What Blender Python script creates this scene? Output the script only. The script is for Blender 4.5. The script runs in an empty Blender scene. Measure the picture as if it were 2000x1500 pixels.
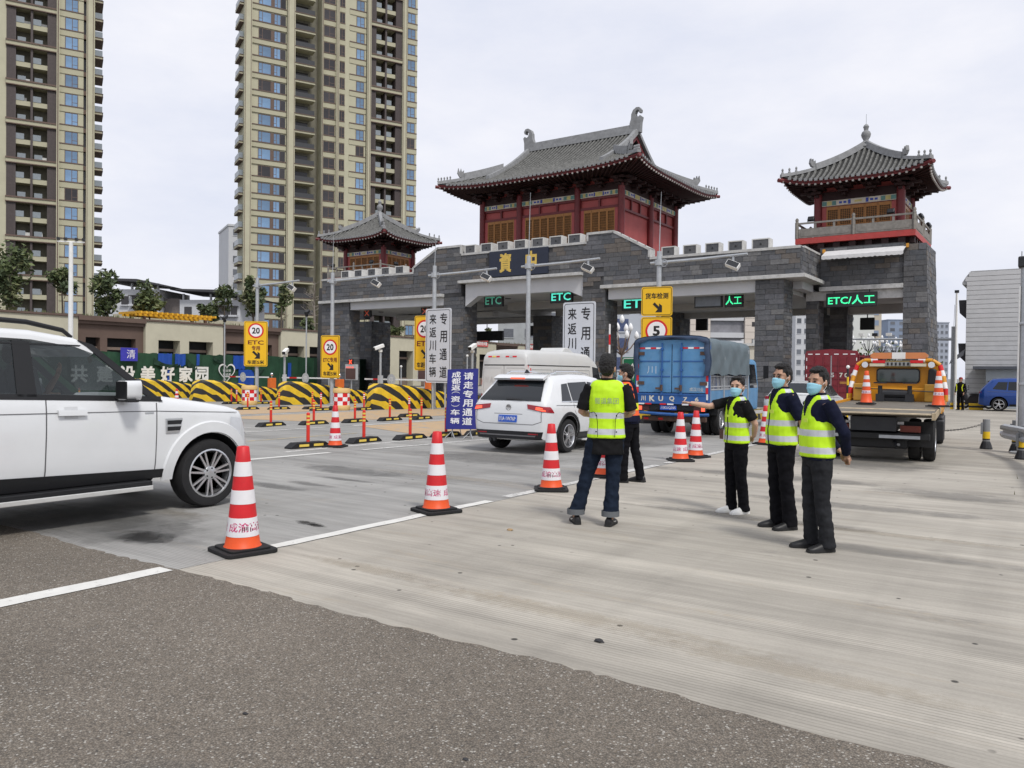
import bpy, bmesh, math, random
from mathutils import Vector, Matrix, Euler
random.seed(7)
S = bpy.context.scene
COL = S.collection
rad = math.radians
PI = math.pi

# ---------------------------------------------------------------- camera
cam_d = bpy.data.cameras.new("camera"); cam = bpy.data.objects.new("camera", cam_d); COL.objects.link(cam)
YAW, PITCH, ROLL = rad(34.5), rad(-0.72), rad(0.62)
fw = Vector((-math.sin(YAW) * math.cos(PITCH), math.cos(YAW) * math.cos(PITCH), math.sin(PITCH)))
rt = Vector((math.cos(YAW), math.sin(YAW), 0)); up = rt.cross(fw)
r2 = rt * math.cos(ROLL) + up * math.sin(ROLL); u2 = -rt * math.sin(ROLL) + up * math.cos(ROLL)
cam.matrix_world = Matrix(((r2.x, u2.x, -fw.x, 0), (r2.y, u2.y, -fw.y, 0), (r2.z, u2.z, -fw.z, 1.6), (0, 0, 0, 1)))
cam_d.sensor_width = 36; cam_d.lens = 28.08; cam_d.clip_start = 0.05; cam_d.clip_end = 6000
S.camera = cam

# ---------------------------------------------------------------- sky and sun
SUN_DIR = Vector((0.62, -0.30, 0.90)).normalized()      # towards the sun
w = bpy.data.worlds.new("World"); S.world = w; w.use_nodes = True
nt = w.node_tree; nt.nodes.clear()
sky = nt.nodes.new("ShaderNodeTexSky"); sky.sky_type = 'NISHITA'; sky.sun_disc = False
sky.sun_elevation = math.asin(SUN_DIR.z); sky.sun_rotation = math.atan2(SUN_DIR.x, SUN_DIR.y)
sky.air_density = 1.0; sky.dust_density = 3.0
tc = nt.nodes.new("ShaderNodeTexCoord")
mp = nt.nodes.new("ShaderNodeMapping"); mp.inputs['Scale'].default_value = (1, 1, 2.6)
nt.links.new(tc.outputs['Generated'], mp.inputs['Vector'])
ns = nt.nodes.new("ShaderNodeTexNoise"); ns.inputs['Scale'].default_value = 3.2; ns.inputs['Detail'].default_value = 7; ns.inputs['Roughness'].default_value = 0.6
nt.links.new(mp.outputs['Vector'], ns.inputs['Vector'])
cr = nt.nodes.new("ShaderNodeValToRGB")                  # thin even overcast
cr.color_ramp.elements[0].position = 0.30; cr.color_ramp.elements[0].color = (7.0, 7.3, 8.4, 1)
cr.color_ramp.elements[1].position = 0.72; cr.color_ramp.elements[1].color = (8.7, 8.7, 9.2, 1)
nt.links.new(ns.outputs['Fac'], cr.inputs['Fac'])
mx = nt.nodes.new("ShaderNodeMixRGB"); mx.inputs['Fac'].default_value = 0.93
nt.links.new(sky.outputs['Color'], mx.inputs['Color1']); nt.links.new(cr.outputs['Color'], mx.inputs['Color2'])
bg = nt.nodes.new("ShaderNodeBackground"); bg.inputs['Strength'].default_value = 0.1
nt.links.new(mx.outputs['Color'], bg.inputs['Color'])
out = nt.nodes.new("ShaderNodeOutputWorld"); nt.links.new(bg.outputs['Background'], out.inputs['Surface'])
sun_d = bpy.data.lights.new("sun", 'SUN'); sun_d.energy = 2.0; sun_d.angle = rad(10); sun_d.color = (1, 0.965, 0.91)
sun = bpy.data.objects.new("sun", sun_d); COL.objects.link(sun)
sun.rotation_euler = SUN_DIR.to_track_quat('Z', 'Y').to_euler()
S.view_settings.view_transform = 'Standard'; S.view_settings.look = 'None'
S.view_settings.exposure = 0.18; S.view_settings.gamma = 1.0; S.view_settings.use_curve_mapping = False
S.cycles.max_bounces = 6; S.cycles.diffuse_bounces = 3; S.cycles.glossy_bounces = 3
S.cycles.transmission_bounces = 4; S.cycles.transparent_max_bounces = 8; S.cycles.caustics_reflective = False

# ---------------------------------------------------------------- materials
MATS = {}
def M(name, col, rough=0.6, metal=0.0, var=0.12, scale=4.0, bump=0.0, bscale=30.0, spec=0.4, emit=0.0, rnd=0.0,
      stain=None, coat=0.0, trans=0.0, alpha=1.0, aniso=None, dirt=0.0, dirtcol=(0.12, 0.10, 0.08), dscale=3.0):
    """principled material: base colour with noise variation, optional fine bump, per-object variation, dirt stains"""
    if name in MATS: return MATS[name]
    m = bpy.data.materials.new(name); m.use_nodes = True; MATS[name] = m
    n = m.node_tree.nodes; L = m.node_tree.links; b = n['Principled BSDF']
    b.inputs['Roughness'].default_value = rough; b.inputs['Metallic'].default_value = metal
    b.inputs['Specular IOR Level'].default_value = spec
    if coat: b.inputs['Coat Weight'].default_value = coat; b.inputs['Coat Roughness'].default_value = 0.05
    if trans: b.inputs['Transmission Weight'].default_value = trans; b.inputs['IOR'].default_value = 1.15
    b.inputs['Alpha'].default_value = alpha
    if emit:
        b.inputs['Emission Color'].default_value = (*col, 1); b.inputs['Emission Strength'].default_value = emit
    b.inputs['Base Color'].default_value = (*col, 1)
    if not (var or rnd or dirt or bump): return m
    t = n.new("ShaderNodeTexCoord"); vec = t.outputs['Object']
    if aniso:
        mp = n.new("ShaderNodeMapping"); mp.inputs['Scale'].default_value = aniso; L.new(vec, mp.inputs['Vector']); vec = mp.outputs['Vector']
    cur = None
    if var:
        ns = n.new("ShaderNodeTexNoise"); ns.inputs['Scale'].default_value = scale; ns.inputs['Detail'].default_value = 6; ns.inputs['Roughness'].default_value = 0.65
        L.new(vec, ns.inputs['Vector'])
        mr = n.new("ShaderNodeMapRange"); mr.inputs['From Min'].default_value = 0.3; mr.inputs['From Max'].default_value = 0.7
        mr.inputs['To Min'].default_value = 1 - var; mr.inputs['To Max'].default_value = 1 + var; L.new(ns.outputs['Fac'], mr.inputs['Value'])
        cur = mr.outputs['Result']
    if rnd:
        oi = n.new("ShaderNodeObjectInfo")
        mr2 = n.new("ShaderNodeMapRange"); mr2.inputs['To Min'].default_value = 1 - rnd; mr2.inputs['To Max'].default_value = 1 + rnd
        L.new(oi.outputs['Random'], mr2.inputs['Value'])
        if cur is None: cur = mr2.outputs['Result']
        else:
            mu = n.new("ShaderNodeMath"); mu.operation = 'MULTIPLY'; L.new(cur, mu.inputs[0]); L.new(mr2.outputs['Result'], mu.inputs[1]); cur = mu.outputs[0]
    color = None
    if cur is not None:
        vm = n.new("ShaderNodeVectorMath"); vm.operation = 'SCALE'; vm.inputs[0].default_value = col; L.new(cur, vm.inputs['Scale'])
        color = vm.outputs['Vector']
    if dirt:
        nd = n.new("ShaderNodeTexNoise"); nd.inputs['Scale'].default_value = dscale; nd.inputs['Detail'].default_value = 9; nd.inputs['Roughness'].default_value = 0.7
        L.new(vec, nd.inputs['Vector'])
        mr3 = n.new("ShaderNodeMapRange"); mr3.inputs['From Min'].default_value = 0.48; mr3.inputs['From Max'].default_value = 0.72
        mr3.inputs['To Max'].default_value = dirt; L.new(nd.outputs['Fac'], mr3.inputs['Value'])
        mix = n.new("ShaderNodeMixRGB"); L.new(mr3.outputs['Result'], mix.inputs['Fac'])
        if color is not None: L.new(color, mix.inputs['Color1'])
        else: mix.inputs['Color1'].default_value = (*col, 1)
        mix.inputs['Color2'].default_value = (*dirtcol, 1); color = mix.outputs['Color']
    if color is not None:
        L.new(color, b.inputs['Base Color'])
    if bump:
        nb = n.new("ShaderNodeTexNoise"); nb.inputs['Scale'].default_value = bscale; nb.inputs['Detail'].default_value = 5
        L.new(vec, nb.inputs['Vector'])
        bp = n.new("ShaderNodeBump"); bp.inputs['Strength'].default_value = bump; bp.inputs['Distance'].default_value = 0.02
        L.new(nb.outputs['Fac'], bp.inputs['Height']); L.new(bp.outputs['Normal'], b.inputs['Normal'])
    return m

def glass(name, col=(0.02, 0.025, 0.03), rough=0.06, alpha=1.0, spec=0.6):
    m = M(name, col, rough=rough, var=0, spec=spec)
    if alpha < 1:
        nn = m.node_tree.nodes; L = m.node_tree.links; b = nn['Principled BSDF']; o = [x for x in nn if x.type == 'OUTPUT_MATERIAL'][0]
        tr = nn.new("ShaderNodeBsdfTransparent"); tr.inputs['Color'].default_value = (0.75, 0.82, 0.82, 1)
        mx = nn.new("ShaderNodeMixShader"); mx.inputs['Fac'].default_value = alpha
        L.new(tr.outputs[0], mx.inputs[1]); L.new(b.outputs[0], mx.inputs[2]); L.new(mx.outputs[0], o.inputs['Surface'])
    return m

# ---------------------------------------------------------------- mesh builder
class MB:
    def __init__(s): s.v = []; s.f = []; s.m = []
    def add(s, vs, fs, mi=0, X=None):
        o = len(s.v)
        if X is not None: vs = [X @ Vector(p) for p in vs]
        s.v += [tuple(p) for p in vs]; s.f += [tuple(i + o for i in f) for f in fs]; s.m += [mi] * len(fs); return s
    def box(s, x0, x1, y0, y1, z0, z1, mi=0, X=None):
        return s.add([(x0,y0,z0),(x1,y0,z0),(x1,y1,z0),(x0,y1,z0),(x0,y0,z1),(x1,y0,z1),(x1,y1,z1),(x0,y1,z1)],
                     [(0,3,2,1),(4,5,6,7),(0,1,5,4),(1,2,6,5),(2,3,7,6),(3,0,4,7)], mi, X)
    def cbox(s, c, d, mi=0, rot=None):
        X = Matrix.Translation(c) @ (Euler(rot).to_matrix().to_4x4() if rot else Matrix())
        return s.box(-d[0]/2, d[0]/2, -d[1]/2, d[1]/2, -d[2]/2, d[2]/2, mi, X)
    def prism(s, poly, ax, a, b, mi=0, X=None, mcap=None):
        n = len(poly)
        def P(p, t):
            if ax == 'y': return (p[0], t, p[1])
            if ax == 'x': return (t, p[0], p[1])
            return (p[0], p[1], t)
        vs = [P(p, a) for p in poly] + [P(p, b) for p in poly]
        s.add(vs, [(i, (i+1) % n, n + (i+1) % n, n + i) for i in range(n)], mi, X)
        o = len(s.v) - 2*n; mc = mi if mcap is None else mcap
        s.f += [tuple(o + i for i in range(n))[::-1], tuple(o + n + i for i in range(n))]; s.m += [mc, mc]; return s
    def loft(s, rings, mi=0, cap=True, closed=True, X=None):
        n = len(rings[0]); vs = [p for r in rings for p in r]; fs = []
        for k in range(len(rings) - 1):
            for i in range(n if closed else n - 1):
                j = (i + 1) % n; fs.append((k*n+i, k*n+j, (k+1)*n+j, (k+1)*n+i))
        if cap and closed: fs += [tuple(range(n))[::-1], tuple((len(rings)-1)*n + i for i in range(n))]
        return s.add(vs, fs, mi, X)
    def tube(s, path, r, n=8, mi=0, cap=True, X=None, flat=1.0):
        P = [Vector(p) for p in path]; R = r if isinstance(r, (list, tuple)) else [r]*len(P); rings = []
        up = Vector((0,0,1)); t0 = (P[1]-P[0]).normalized()
        if abs(t0.z) > 0.9: up = Vector((1,0,0))
        for i, p in enumerate(P):
            t = (P[min(i+1, len(P)-1)] - P[max(i-1, 0)]).normalized()
            a = t.cross(up)
            if a.length < 1e-4: a = t.cross(Vector((0,1,0)))
            a.normalize(); b = a.cross(t).normalized(); up = b
            rings.append([p + (a*math.cos(2*PI*k/n) + b*flat*math.sin(2*PI*k/n))*R[i] for k in range(n)])
        return s.loft(rings, mi, cap, True, X)
    def cyl(s, p0, p1, r, n=12, mi=0, r1=None, X=None): return s.tube([p0, p1], [r, r if r1 is None else r1], n, mi, True, X)
    def lathe(s, prof, n=16, c=(0,0,0), mi=0, X=None, ax='z', cap=True):
        rings = []
        for r, z in prof:
            ring = []
            for k in range(n):
                a = 2*PI*k/n
                if ax == 'z': ring.append((c[0]+r*math.cos(a), c[1]+r*math.sin(a), c[2]+z))
                elif ax == 'x': ring.append((c[0]+z, c[1]+r*math.cos(a), c[2]+r*math.sin(a)))
                else: ring.append((c[0]+r*math.sin(a), c[1]+z, c[2]+r*math.cos(a)))
            rings.append(ring)
        return s.loft(rings, mi, cap, True, X)
    def ell(s, c, r, n=12, m=8, mi=0, X=None):
        rings = []
        for j in range(m + 1):
            t = PI * (j + 0.03 if j == 0 else (j - 0.03 if j == m else j)) / m
            rings.append([(c[0]+r[0]*math.sin(t)*math.cos(2*PI*k/n), c[1]+r[1]*math.sin(t)*math.sin(2*PI*k/n), c[2]-r[2]*math.cos(t)) for k in range(n)])
        return s.loft(rings, mi, True, True, X)
    def quad(s, a, b, c, d, mi=0, X=None): return s.add([a,b,c,d], [(0,1,2,3)], mi, X)
    def mesh(s, name, mats, smooth=None, fix=True):
        me = bpy.data.meshes.new(name); me.from_pydata(s.v, [], s.f)
        for m in (mats if isinstance(mats, (list, tuple)) else [mats]): me.materials.append(m)
        me.polygons.foreach_set('material_index', s.m)
        if fix:
            bm = bmesh.new(); bm.from_mesh(me); bmesh.ops.recalc_face_normals(bm, faces=bm.faces); bm.to_mesh(me); bm.free()
        if smooth:
            me.polygons.foreach_set('use_smooth', [True]*len(me.polygons)); me.set_sharp_from_angle(angle=rad(smooth))
        me.update(); return me
    def build(s, name, mats, parent=None, smooth=None, loc=None, rot=None, fix=True, bevel=0):
        o = bpy.data.objects.new(name, s.mesh(name, mats, smooth, fix)); COL.objects.link(o)
        if parent: o.parent = parent
        if loc: o.location = loc
        if rot: o.rotation_euler = rot
        if bevel:
            b = o.modifiers.new("bevel", 'BEVEL'); b.width = bevel; b.segments = 2; b.limit_method = 'ANGLE'; b.angle_limit = rad(40)
        return o

def tag(o, label, cat, group=None):
    o['label'] = label; o['category'] = cat
    if group: o['group'] = group
    return o
def thing(name, label, cat, loc=(0,0,0), rz=0.0, group=None):
    o = bpy.data.objects.new(name, None); COL.objects.link(o); o.location = loc; o.rotation_euler = (0,0,rz); o.empty_display_size = 0.2
    return tag(o, label, cat, group)
def struct(o, kind='structure'): o['kind'] = kind; return o
def inst(name, me, parent, loc=(0,0,0), rot=(0,0,0), scale=None):
    o = bpy.data.objects.new(name, me); COL.objects.link(o); o.parent = parent; o.location = loc; o.rotation_euler = rot
    if scale: o.scale = scale
    return o
def clone(root, label=None, loc=None, rz=None):
    def cp(o, par):
        c = o.copy(); COL.objects.link(c); c.parent = par
        for ch in KIDS.get(o.name, []): cp(ch, c)
        return c
    KIDS = {}
    for o in list(COL.objects):
        if o.parent: KIDS.setdefault(o.parent.name, []).append(o)
    c = cp(root, None)
    if label: c['label'] = label
    if loc is not None: c.location = loc
    if rz is not None: c.rotation_euler = (0,0,rz)
    return c
_TX = {}
_TS = bpy.data.scenes.new("lettering_workshop")
def text_mesh(body, size=1.0, bold=0.0, shear=0.0, sx=1.0, spacing=1.0, mat=None, line=1.0):
    key = (body, size, bold, shear, sx, spacing, mat.name if mat else '', line)
    if key in _TX: return _TX[key]
    c = bpy.data.curves.new("lettering", 'FONT'); c.body = body; c.size = size; c.align_x = 'CENTER'; c.align_y = 'CENTER'
    c.shear = shear; c.space_character = spacing; c.space_line = line; c.resolution_u = 2; c.fill_mode = 'FRONT'
    o = bpy.data.objects.new("lettering", c); _TS.collection.objects.link(o)
    _TS.view_layers[0].update(); dg = _TS.view_layers[0].depsgraph; src = bpy.data.meshes.new_from_object(o.evaluated_get(dg), depsgraph=dg)
    V = [tuple(v.co) for v in src.vertices]; F = [tuple(p.vertices) for p in src.polygons]
    xs = [v[0] for v in V]; ys = [v[1] for v in V]; cx = (min(xs)+max(xs))/2; cy = (min(ys)+max(ys))/2
    mb = MB(); d = bold*size; offs = [(0,0)] if d <= 0 else [(-d,-d),(d,-d),(-d,d),(d,d)]      # heavier strokes: slightly shifted layers
    for i, (ox, oy) in enumerate(offs): mb.add([((v[0]-cx+ox)*sx, v[1]-cy+oy, 0.0004*i) for v in V], F)
    bpy.data.objects.remove(o); bpy.data.curves.remove(c); bpy.data.meshes.remove(src)
    me = mb.mesh("lettering", mat, fix=False)
    _TX[key] = me; return me
def text(body, parent, loc, size, mat, rot=(PI/2,0,0), bold=0.0, sx=1.0, spacing=1.0, name="lettering", shear=0.0, line=1.0):
    return inst(name, text_mesh(body, size, bold, shear, sx, spacing, mat, line), parent, loc, rot)
def fontfit(body, parent, loc, w, h, mat, rot=(PI/2,0,0), bold=0.0, name="lettering"):
    """lettering scaled to fill exactly w x h"""
    me = text_mesh(body, 1.0, bold, 0, 1, 1, mat)
    xs = [v.co.x for v in me.vertices]; ys = [v.co.y for v in me.vertices]
    return inst(name, me, parent, loc, rot, (w/(max(xs)-min(xs)), h/(max(ys)-min(ys)), 1))
def lerp(a, b, t): return a + (b - a)*t
def interp(tab, x):
    if x <= tab[0][0]: return tab[0][1]
    for (x0, y0), (x1, y1) in zip(tab, tab[1:]):
        if x <= x1:
            t = (x - x0)/(x1 - x0); return y0 + (y1 - y0)*t
    return tab[-1][1]

# common materials
m_white = M('white_paint', (0.78, 0.78, 0.76), 0.5, var=0.06)
m_black = M('black_rubber', (0.012, 0.012, 0.013), 0.75, var=0.2, scale=20)
m_blackp = M('black_plastic', (0.015, 0.015, 0.017), 0.45, var=0.1)
m_dark = M('dark_metal', (0.035, 0.036, 0.04), 0.5, metal=0.4, var=0.15)
m_galv = M('galvanised_steel', (0.42, 0.44, 0.46), 0.45, metal=0.35, var=0.12, scale=9)
m_red = M('red_reflective', (0.62, 0.015, 0.02), 0.4, var=0.06)
m_white_refl = M('white_reflective', (0.80, 0.79, 0.80), 0.35, var=0.04)
m_yel = M('yellow_paint', (0.80, 0.52, 0.02), 0.45, var=0.10, scale=6, dirt=0.25, dscale=4)
m_signyel = M('yellow_sign_sheeting', (0.80, 0.47, 0.012), 0.4, var=0.03)
m_ink = M('black_sign_ink', (0.012, 0.011, 0.012), 0.5, var=0)
m_chrome = M('chrome', (0.75, 0.76, 0.78), 0.15, metal=1.0, var=0)
m_alu = M('brushed_aluminium', (0.62, 0.63, 0.65), 0.28, metal=0.9, var=0.05)
m_glass = glass('dark_glass')

# ================================================================ GROUND
def ground_mat(name, base, kind):
    m = bpy.data.materials.new(name); m.use_nodes = True; n = m.node_tree.nodes; L = m.node_tree.links; b = n['Principled BSDF']
    t = n.new("ShaderNodeTexCoord"); V = t.outputs['Object']
    def mapped(sc):
        mp = n.new("ShaderNodeMapping"); mp.inputs['Scale'].default_value = sc; L.new(V, mp.inputs['Vector']); return mp.outputs['Vector']
    def noise(vec, scale, detail=5, rough=0.6):
        q = n.new("ShaderNodeTexNoise"); q.inputs['Scale'].default_value = scale; q.inputs['Detail'].default_value = detail; q.inputs['Roughness'].default_value = rough
        L.new(vec, q.inputs['Vector']); return q.outputs['Fac']
    def rng(v, a, b_, c, d):
        q = n.new("ShaderNodeMapRange"); q.inputs['From Min'].default_value = a; q.inputs['From Max'].default_value = b_
        q.inputs['To Min'].default_value = c; q.inputs['To Max'].default_value = d; L.new(v, q.inputs['Value']); return q.outputs['Result']
    def mul(a, c):
        q = n.new("ShaderNodeMath"); q.operation = 'MULTIPLY'; L.new(a, q.inputs[0])
        if isinstance(c, float): q.inputs[1].default_value = c
        else: L.new(c, q.inputs[1])
        return q.outputs[0]
    def mixc(f, c1, c2):
        q = n.new("ShaderNodeMixRGB"); L.new(f, q.inputs['Fac'])
        for i, c in ((1, c1), (2, c2)):
            if isinstance(c, tuple): q.inputs[i].default_value = (*c, 1)
            else: L.new(c, q.inputs[i])
        return q.outputs['Color']
    def scale(col, f):
        q = n.new("ShaderNodeVectorMath"); q.operation = 'SCALE'
        if isinstance(col, tuple): q.inputs[0].default_value = col
        else: L.new(col, q.inputs[0])
        L.new(f, q.inputs['Scale']); return q.outputs['Vector']
    if kind == 'concrete':
        band = rng(noise(mapped((0.16, 1.5, 1)), 1.0, 4, 0.6), 0.3, 0.7, 0.80, 1.14)
        band2 = rng(noise(mapped((0.45, 6.0, 1)), 1.0, 6, 0.7), 0.3, 0.7, 0.84, 1.12)
        band3 = rng(noise(mapped((1.6, 34.0, 1)), 1.0, 3, 0.6), 0.3, 0.7, 0.90, 1.07); band2 = mul(band2, band3)
        patch = rng(noise(V, 0.45, 6, 0.6), 0.3, 0.7, 0.86, 1.12)
        fine = rng(noise(V, 55, 3, 0.7), 0.3, 0.7, 0.94, 1.06)
        f = mul(mul(band, band2), mul(patch, fine))
        track = rng(noise(mapped((1.9, 0.07, 1)), 1.0, 3, 0.5), 0.54, 0.74, 1.0, 0.88)         # tyre darkening along the lanes
        f = mul(f, track)
        oi = n.new("ShaderNodeObjectInfo"); f = mul(f, rng(oi.outputs['Random'], 0, 1, 0.95, 1.05))
        wv = n.new("ShaderNodeTexWave"); wv.wave_type = 'BANDS'; wv.bands_direction = 'Y'; wv.inputs['Scale'].default_value = 9.0
        wv.inputs['Distortion'].default_value = 0.15; wv.inputs['Detail'].default_value = 1; L.new(V, wv.inputs['Vector'])
        gm = rng(noise(mapped((0.22, 0.9, 1)), 1.0, 3, 0.5), 0.46, 0.58, 0.0, 1.0)
        groove = mul(rng(wv.outputs['Fac'], 0.0, 0.35, 1.0, 0.0), gm)
        f = mul(f, rng(groove, 0, 1, 1.0, 0.72))
        col = scale(base, f)
        warm = rng(noise(mapped((0.35, 2.6, 1)), 1.0, 7, 0.75), 0.56, 0.68, 0.0, 0.55)           # exposed sandy aggregate
        vor = n.new("ShaderNodeTexVoronoi"); vor.inputs['Scale'].default_value = 14; L.new(V, vor.inputs['Vector'])
        warm = mul(warm, rng(vor.outputs['Distance'], 0.1, 0.5, 1.0, 0.3))
        col = mixc(warm, col, (0.36, 0.29, 0.20))
        stain = rng(noise(mapped((0.9, 1.4, 1)), 0.8, 8, 0.72), 0.60, 0.74, 0.0, 0.55)
        col = mixc(stain, col, (0.10, 0.098, 0.095))
        vo = n.new("ShaderNodeTexVoronoi"); vo.inputs['Scale'].default_value = 3.1; vo.inputs['Randomness'].default_value = 1.0; L.new(V, vo.inputs['Vector'])
        hole = rng(vo.outputs['Distance'], 0.050, 0.075, 0.9, 0.0)
        hole = mul(hole, rng(noise(V, 0.8, 2), 0.42, 0.50, 0.0, 1.0))
        col = mixc(hole, col, (0.03, 0.028, 0.025))
        L.new(col, b.inputs['Base Color']); b.inputs['Roughness'].default_value = 0.82; b.inputs['Specular IOR Level'].default_value = 0.3
        bp = n.new("ShaderNodeBump"); bp.inputs['Strength'].default_value = 0.35; bp.inputs['Distance'].default_value = 0.004
        L.new(mul(fine, rng(groove, 0, 1, 1.0, 0.4)), bp.inputs['Height']); L.new(bp.outputs['Normal'], b.inputs['Normal'])
    else:
        vo = n.new("ShaderNodeTexVoronoi"); vo.inputs['Scale'].default_value = 110; L.new(V, vo.inputs['Vector'])
        sep = n.new("ShaderNodeSeparateColor"); L.new(vo.outputs['Color'], sep.inputs['Color'])
        st = rng(sep.outputs[0], 0, 1, 0.68, 1.26); lightst = rng(sep.outputs[1], 0.955, 0.965, 0.0, 0.8); drk = rng(sep.outputs[2], 0.0, 0.13, 0.45, 0.0)
        gap = rng(vo.outputs['Distance'], 0.30, 0.62, 1.0, 0.55)
        patch = rng(noise(V, 0.55, 6, 0.65), 0.3, 0.7, 0.84, 1.16); fine = rng(noise(V, 9, 5, 0.7), 0.3, 0.7, 0.9, 1.1)
        col = scale(base, mul(mul(st, gap), mul(patch, fine)))
        warm = rng(sep.outputs[2], 0.7, 1.0, 0, 0.35); col = mixc(warm, col, (0.20, 0.155, 0.11))
        col = mixc(lightst, col, (0.42, 0.40, 0.36)); col = mixc(drk, col, (0.03, 0.03, 0.032))
        blot = rng(noise(V, 1.7, 8, 0.75), 0.66, 0.74, 0, 0.6); col = mixc(blot, col, (0.05, 0.05, 0.05))
        L.new(col, b.inputs['Base Color']); b.inputs['Roughness'].default_value = 0.85; b.inputs['Specular IOR Level'].default_value = 0.3
        bp = n.new("ShaderNodeBump"); bp.inputs['Strength'].default_value = 0.7; bp.inputs['Distance'].default_value = 0.006
        L.new(gap, bp.inputs['Height']); L.new(bp.outputs['Normal'], b.inputs['Normal'])
    return m
m_conc = ground_mat('grooved_concrete', (0.40, 0.372, 0.322), 'concrete')
m_conc2 = ground_mat('grey_worn_concrete', (0.315, 0.31, 0.295), 'concrete')
m_asph = ground_mat('aggregate_asphalt', (0.215, 0.188, 0.155), 'asphalt')
m_far = M('far_ground', (0.20, 0.20, 0.19), 0.9, var=0.2, scale=0.1)
m_joint = M('joint_grit', (0.045, 0.042, 0.038), 0.95, var=0.3, scale=8)

g = MB(); g.quad((-2500,-1500,-0.07),(2500,-1500,-0.07),(2500,3500,-0.07),(-2500,3500,-0.07)); struct(g.build('ground', m_far))
g = MB(); g.quad((-60,2.0,-0.045),(24,2.0,-0.045),(24,90,-0.045),(-60,90,-0.045)); apron = struct(g.build('concrete_apron', m_joint))
XJ = [-60, -46, -40.3, -34.6, -28.9, -23.2, -17.5, -11.85, -5.83, 0.35, 24]
YJ = [3.2, 9.0, 14.0, 19.0, 24.0, 29.0, 34.0, 40.0, 46.0, 54.0, 66.0, 90.0]
for i in range(len(XJ)-1):
    for j in range(len(YJ)-1):
        g = MB(); e = 0.005; dz = random.uniform(-0.003, 0.0)
        g.box(XJ[i]+e, XJ[i+1]-e, YJ[j]+e, YJ[j+1]-e, -0.04, dz)
        g.build('slab', m_conc2 if XJ[i] < -5.9 and YJ[j] < 60 else m_conc, apron)
# asphalt with a ragged edge against the concrete
g = MB(); xs = []; x = -60.0
while x < 24:
    xs.append(x); x += random.uniform(0.05, 0.14) if -9 < x < 4 else 1.2
xs.append(24.0)
edge = [(x, 3.74 + 0.02*math.sin(x*2.1) + random.uniform(-0.022, 0.022)) for x in xs]
n0 = len(edge); vs = [(x, y, 0.006) for x, y in edge] + [(x, -40, 0.006) for x, y in edge] + [(x, y + 0.012, -0.001) for x, y in edge]
g.add(vs, [(i, i+1, n0+i+1, n0+i) for i in range(n0-1)] + [(2*n0+i, 2*n0+i+1, i+1, i) for i in range(n0-1)])
struct(g.build('asphalt_road', m_asph, fix=False))

# painted markings (worn)
def worn(name, col, under, amount, scale=14):
    m = M(name, col, 0.6, var=0.08, scale=5, dirt=1.0, dirtcol=under, dscale=scale)
    for q in m.node_tree.nodes:
        if q.type == 'MAP_RANGE' and abs(q.inputs['From Min'].default_value - 0.48) < 1e-6:
            q.inputs['From Min'].default_value = 0.66 - amount; q.inputs['From Max'].default_value = 0.72 - amount
    return m
m_line = worn('white_lane_paint', (0.66, 0.655, 0.62), (0.34, 0.33, 0.31), 0.06)
m_line2 = worn('worn_white_lane_paint', (0.58, 0.575, 0.55), (0.33, 0.325, 0.31), 0.16)
m_tan = worn('faded_tan_surfacing', (0.47, 0.33, 0.19), (0.32, 0.30, 0.27), 0.12, 2.5)
m_tan2 = worn('worn_yellow_lane_paint', (0.52, 0.40, 0.19), (0.33, 0.325, 0.31), 0.17)
def strip(name, x0, x1, y0, y1, z, mat, jag=0.012, skew=0.0):
    g = MB(); k = max(2, int((y1-y0)/0.25)); vs = []
    for i in range(k+1):
        y = y0 + (y1-y0)*i/k; s = skew*(y-y0)
        vs += [(x0 + s + random.uniform(-jag, jag), y, z), (x1 + s + random.uniform(-jag, jag), y, z)]
    g.add(vs, [(2*i, 2*i+1, 2*i+3, 2*i+2) for i in range(k)])
    return struct(g.build(name, mat, fix=False))
strip('lane_marking', -5.98, -5.79, -20, 3.70, 0.011, m_line)
strip('lane_marking', -5.97, -5.83, 4.72, 8.1, 0.004, m_line)
strip('lane_marking', -5.99, -5.84, 8.5, 13.2, 0.004, m_line2)
strip('lane_marking', -5.98, -5.84, 13.6, 27, 0.004, m_line2)
strip('lane_marking', -12.18, -12.03, 8.9, 11.0, 0.004, m_line, skew=0.085)
strip('lane_marking', -11.92, -11.77, 11.8, 17.5, 0.004, m_line2, skew=0.085)
strip('lane_marking', -12.75, -12.60, 10.5, 16.5, 0.004, m_line2)
strip('lane_marking', -17.75, -17.60, 8.0, 16.0, 0.004, m_line2, skew=0.02)
strip('lane_marking', -17.52, -17.37, 17.0, 23.5, 0.004, m_line, skew=0.02)
strip('lane_marking', -18.9, -18.78, 12, 22.0, 0.004, m_line2)
strip('lane_marking', -15.3, -15.2, 10.5, 15.0, 0.004, m_tan2)
strip('lane_marking', -24.3, -24.15, 13, 24.0, 0.004, m_line2)
strip('lane_marking', -29.9, -29.75, 14, 24.0, 0.004, m_line2)
g = MB(); g.add([(-17.15,17.0,0.004),(-12.6,15.2,0.004),(-12.4,30,0.004),(-17.0,30,0.004)], [(0,1,2,3)]); struct(g.build('coloured_surfacing', m_tan, fix=False))
g = MB(); g.add([(-23.8,16.6,0.004),(-19.2,17.6,0.004),(-19.2,32,0.004),(-23.6,27,0.004)], [(0,1,2,3)]); struct(g.build('coloured_surfacing', m_tan, fix=False))
g = MB(); g.add([(-29.4,17.5,0.004),(-24.6,17.0,0.004),(-25.4,27,0.004),(-29.4,25,0.004)], [(0,1,2,3)]); struct(g.build('coloured_surfacing', m_tan, fix=False))
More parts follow.
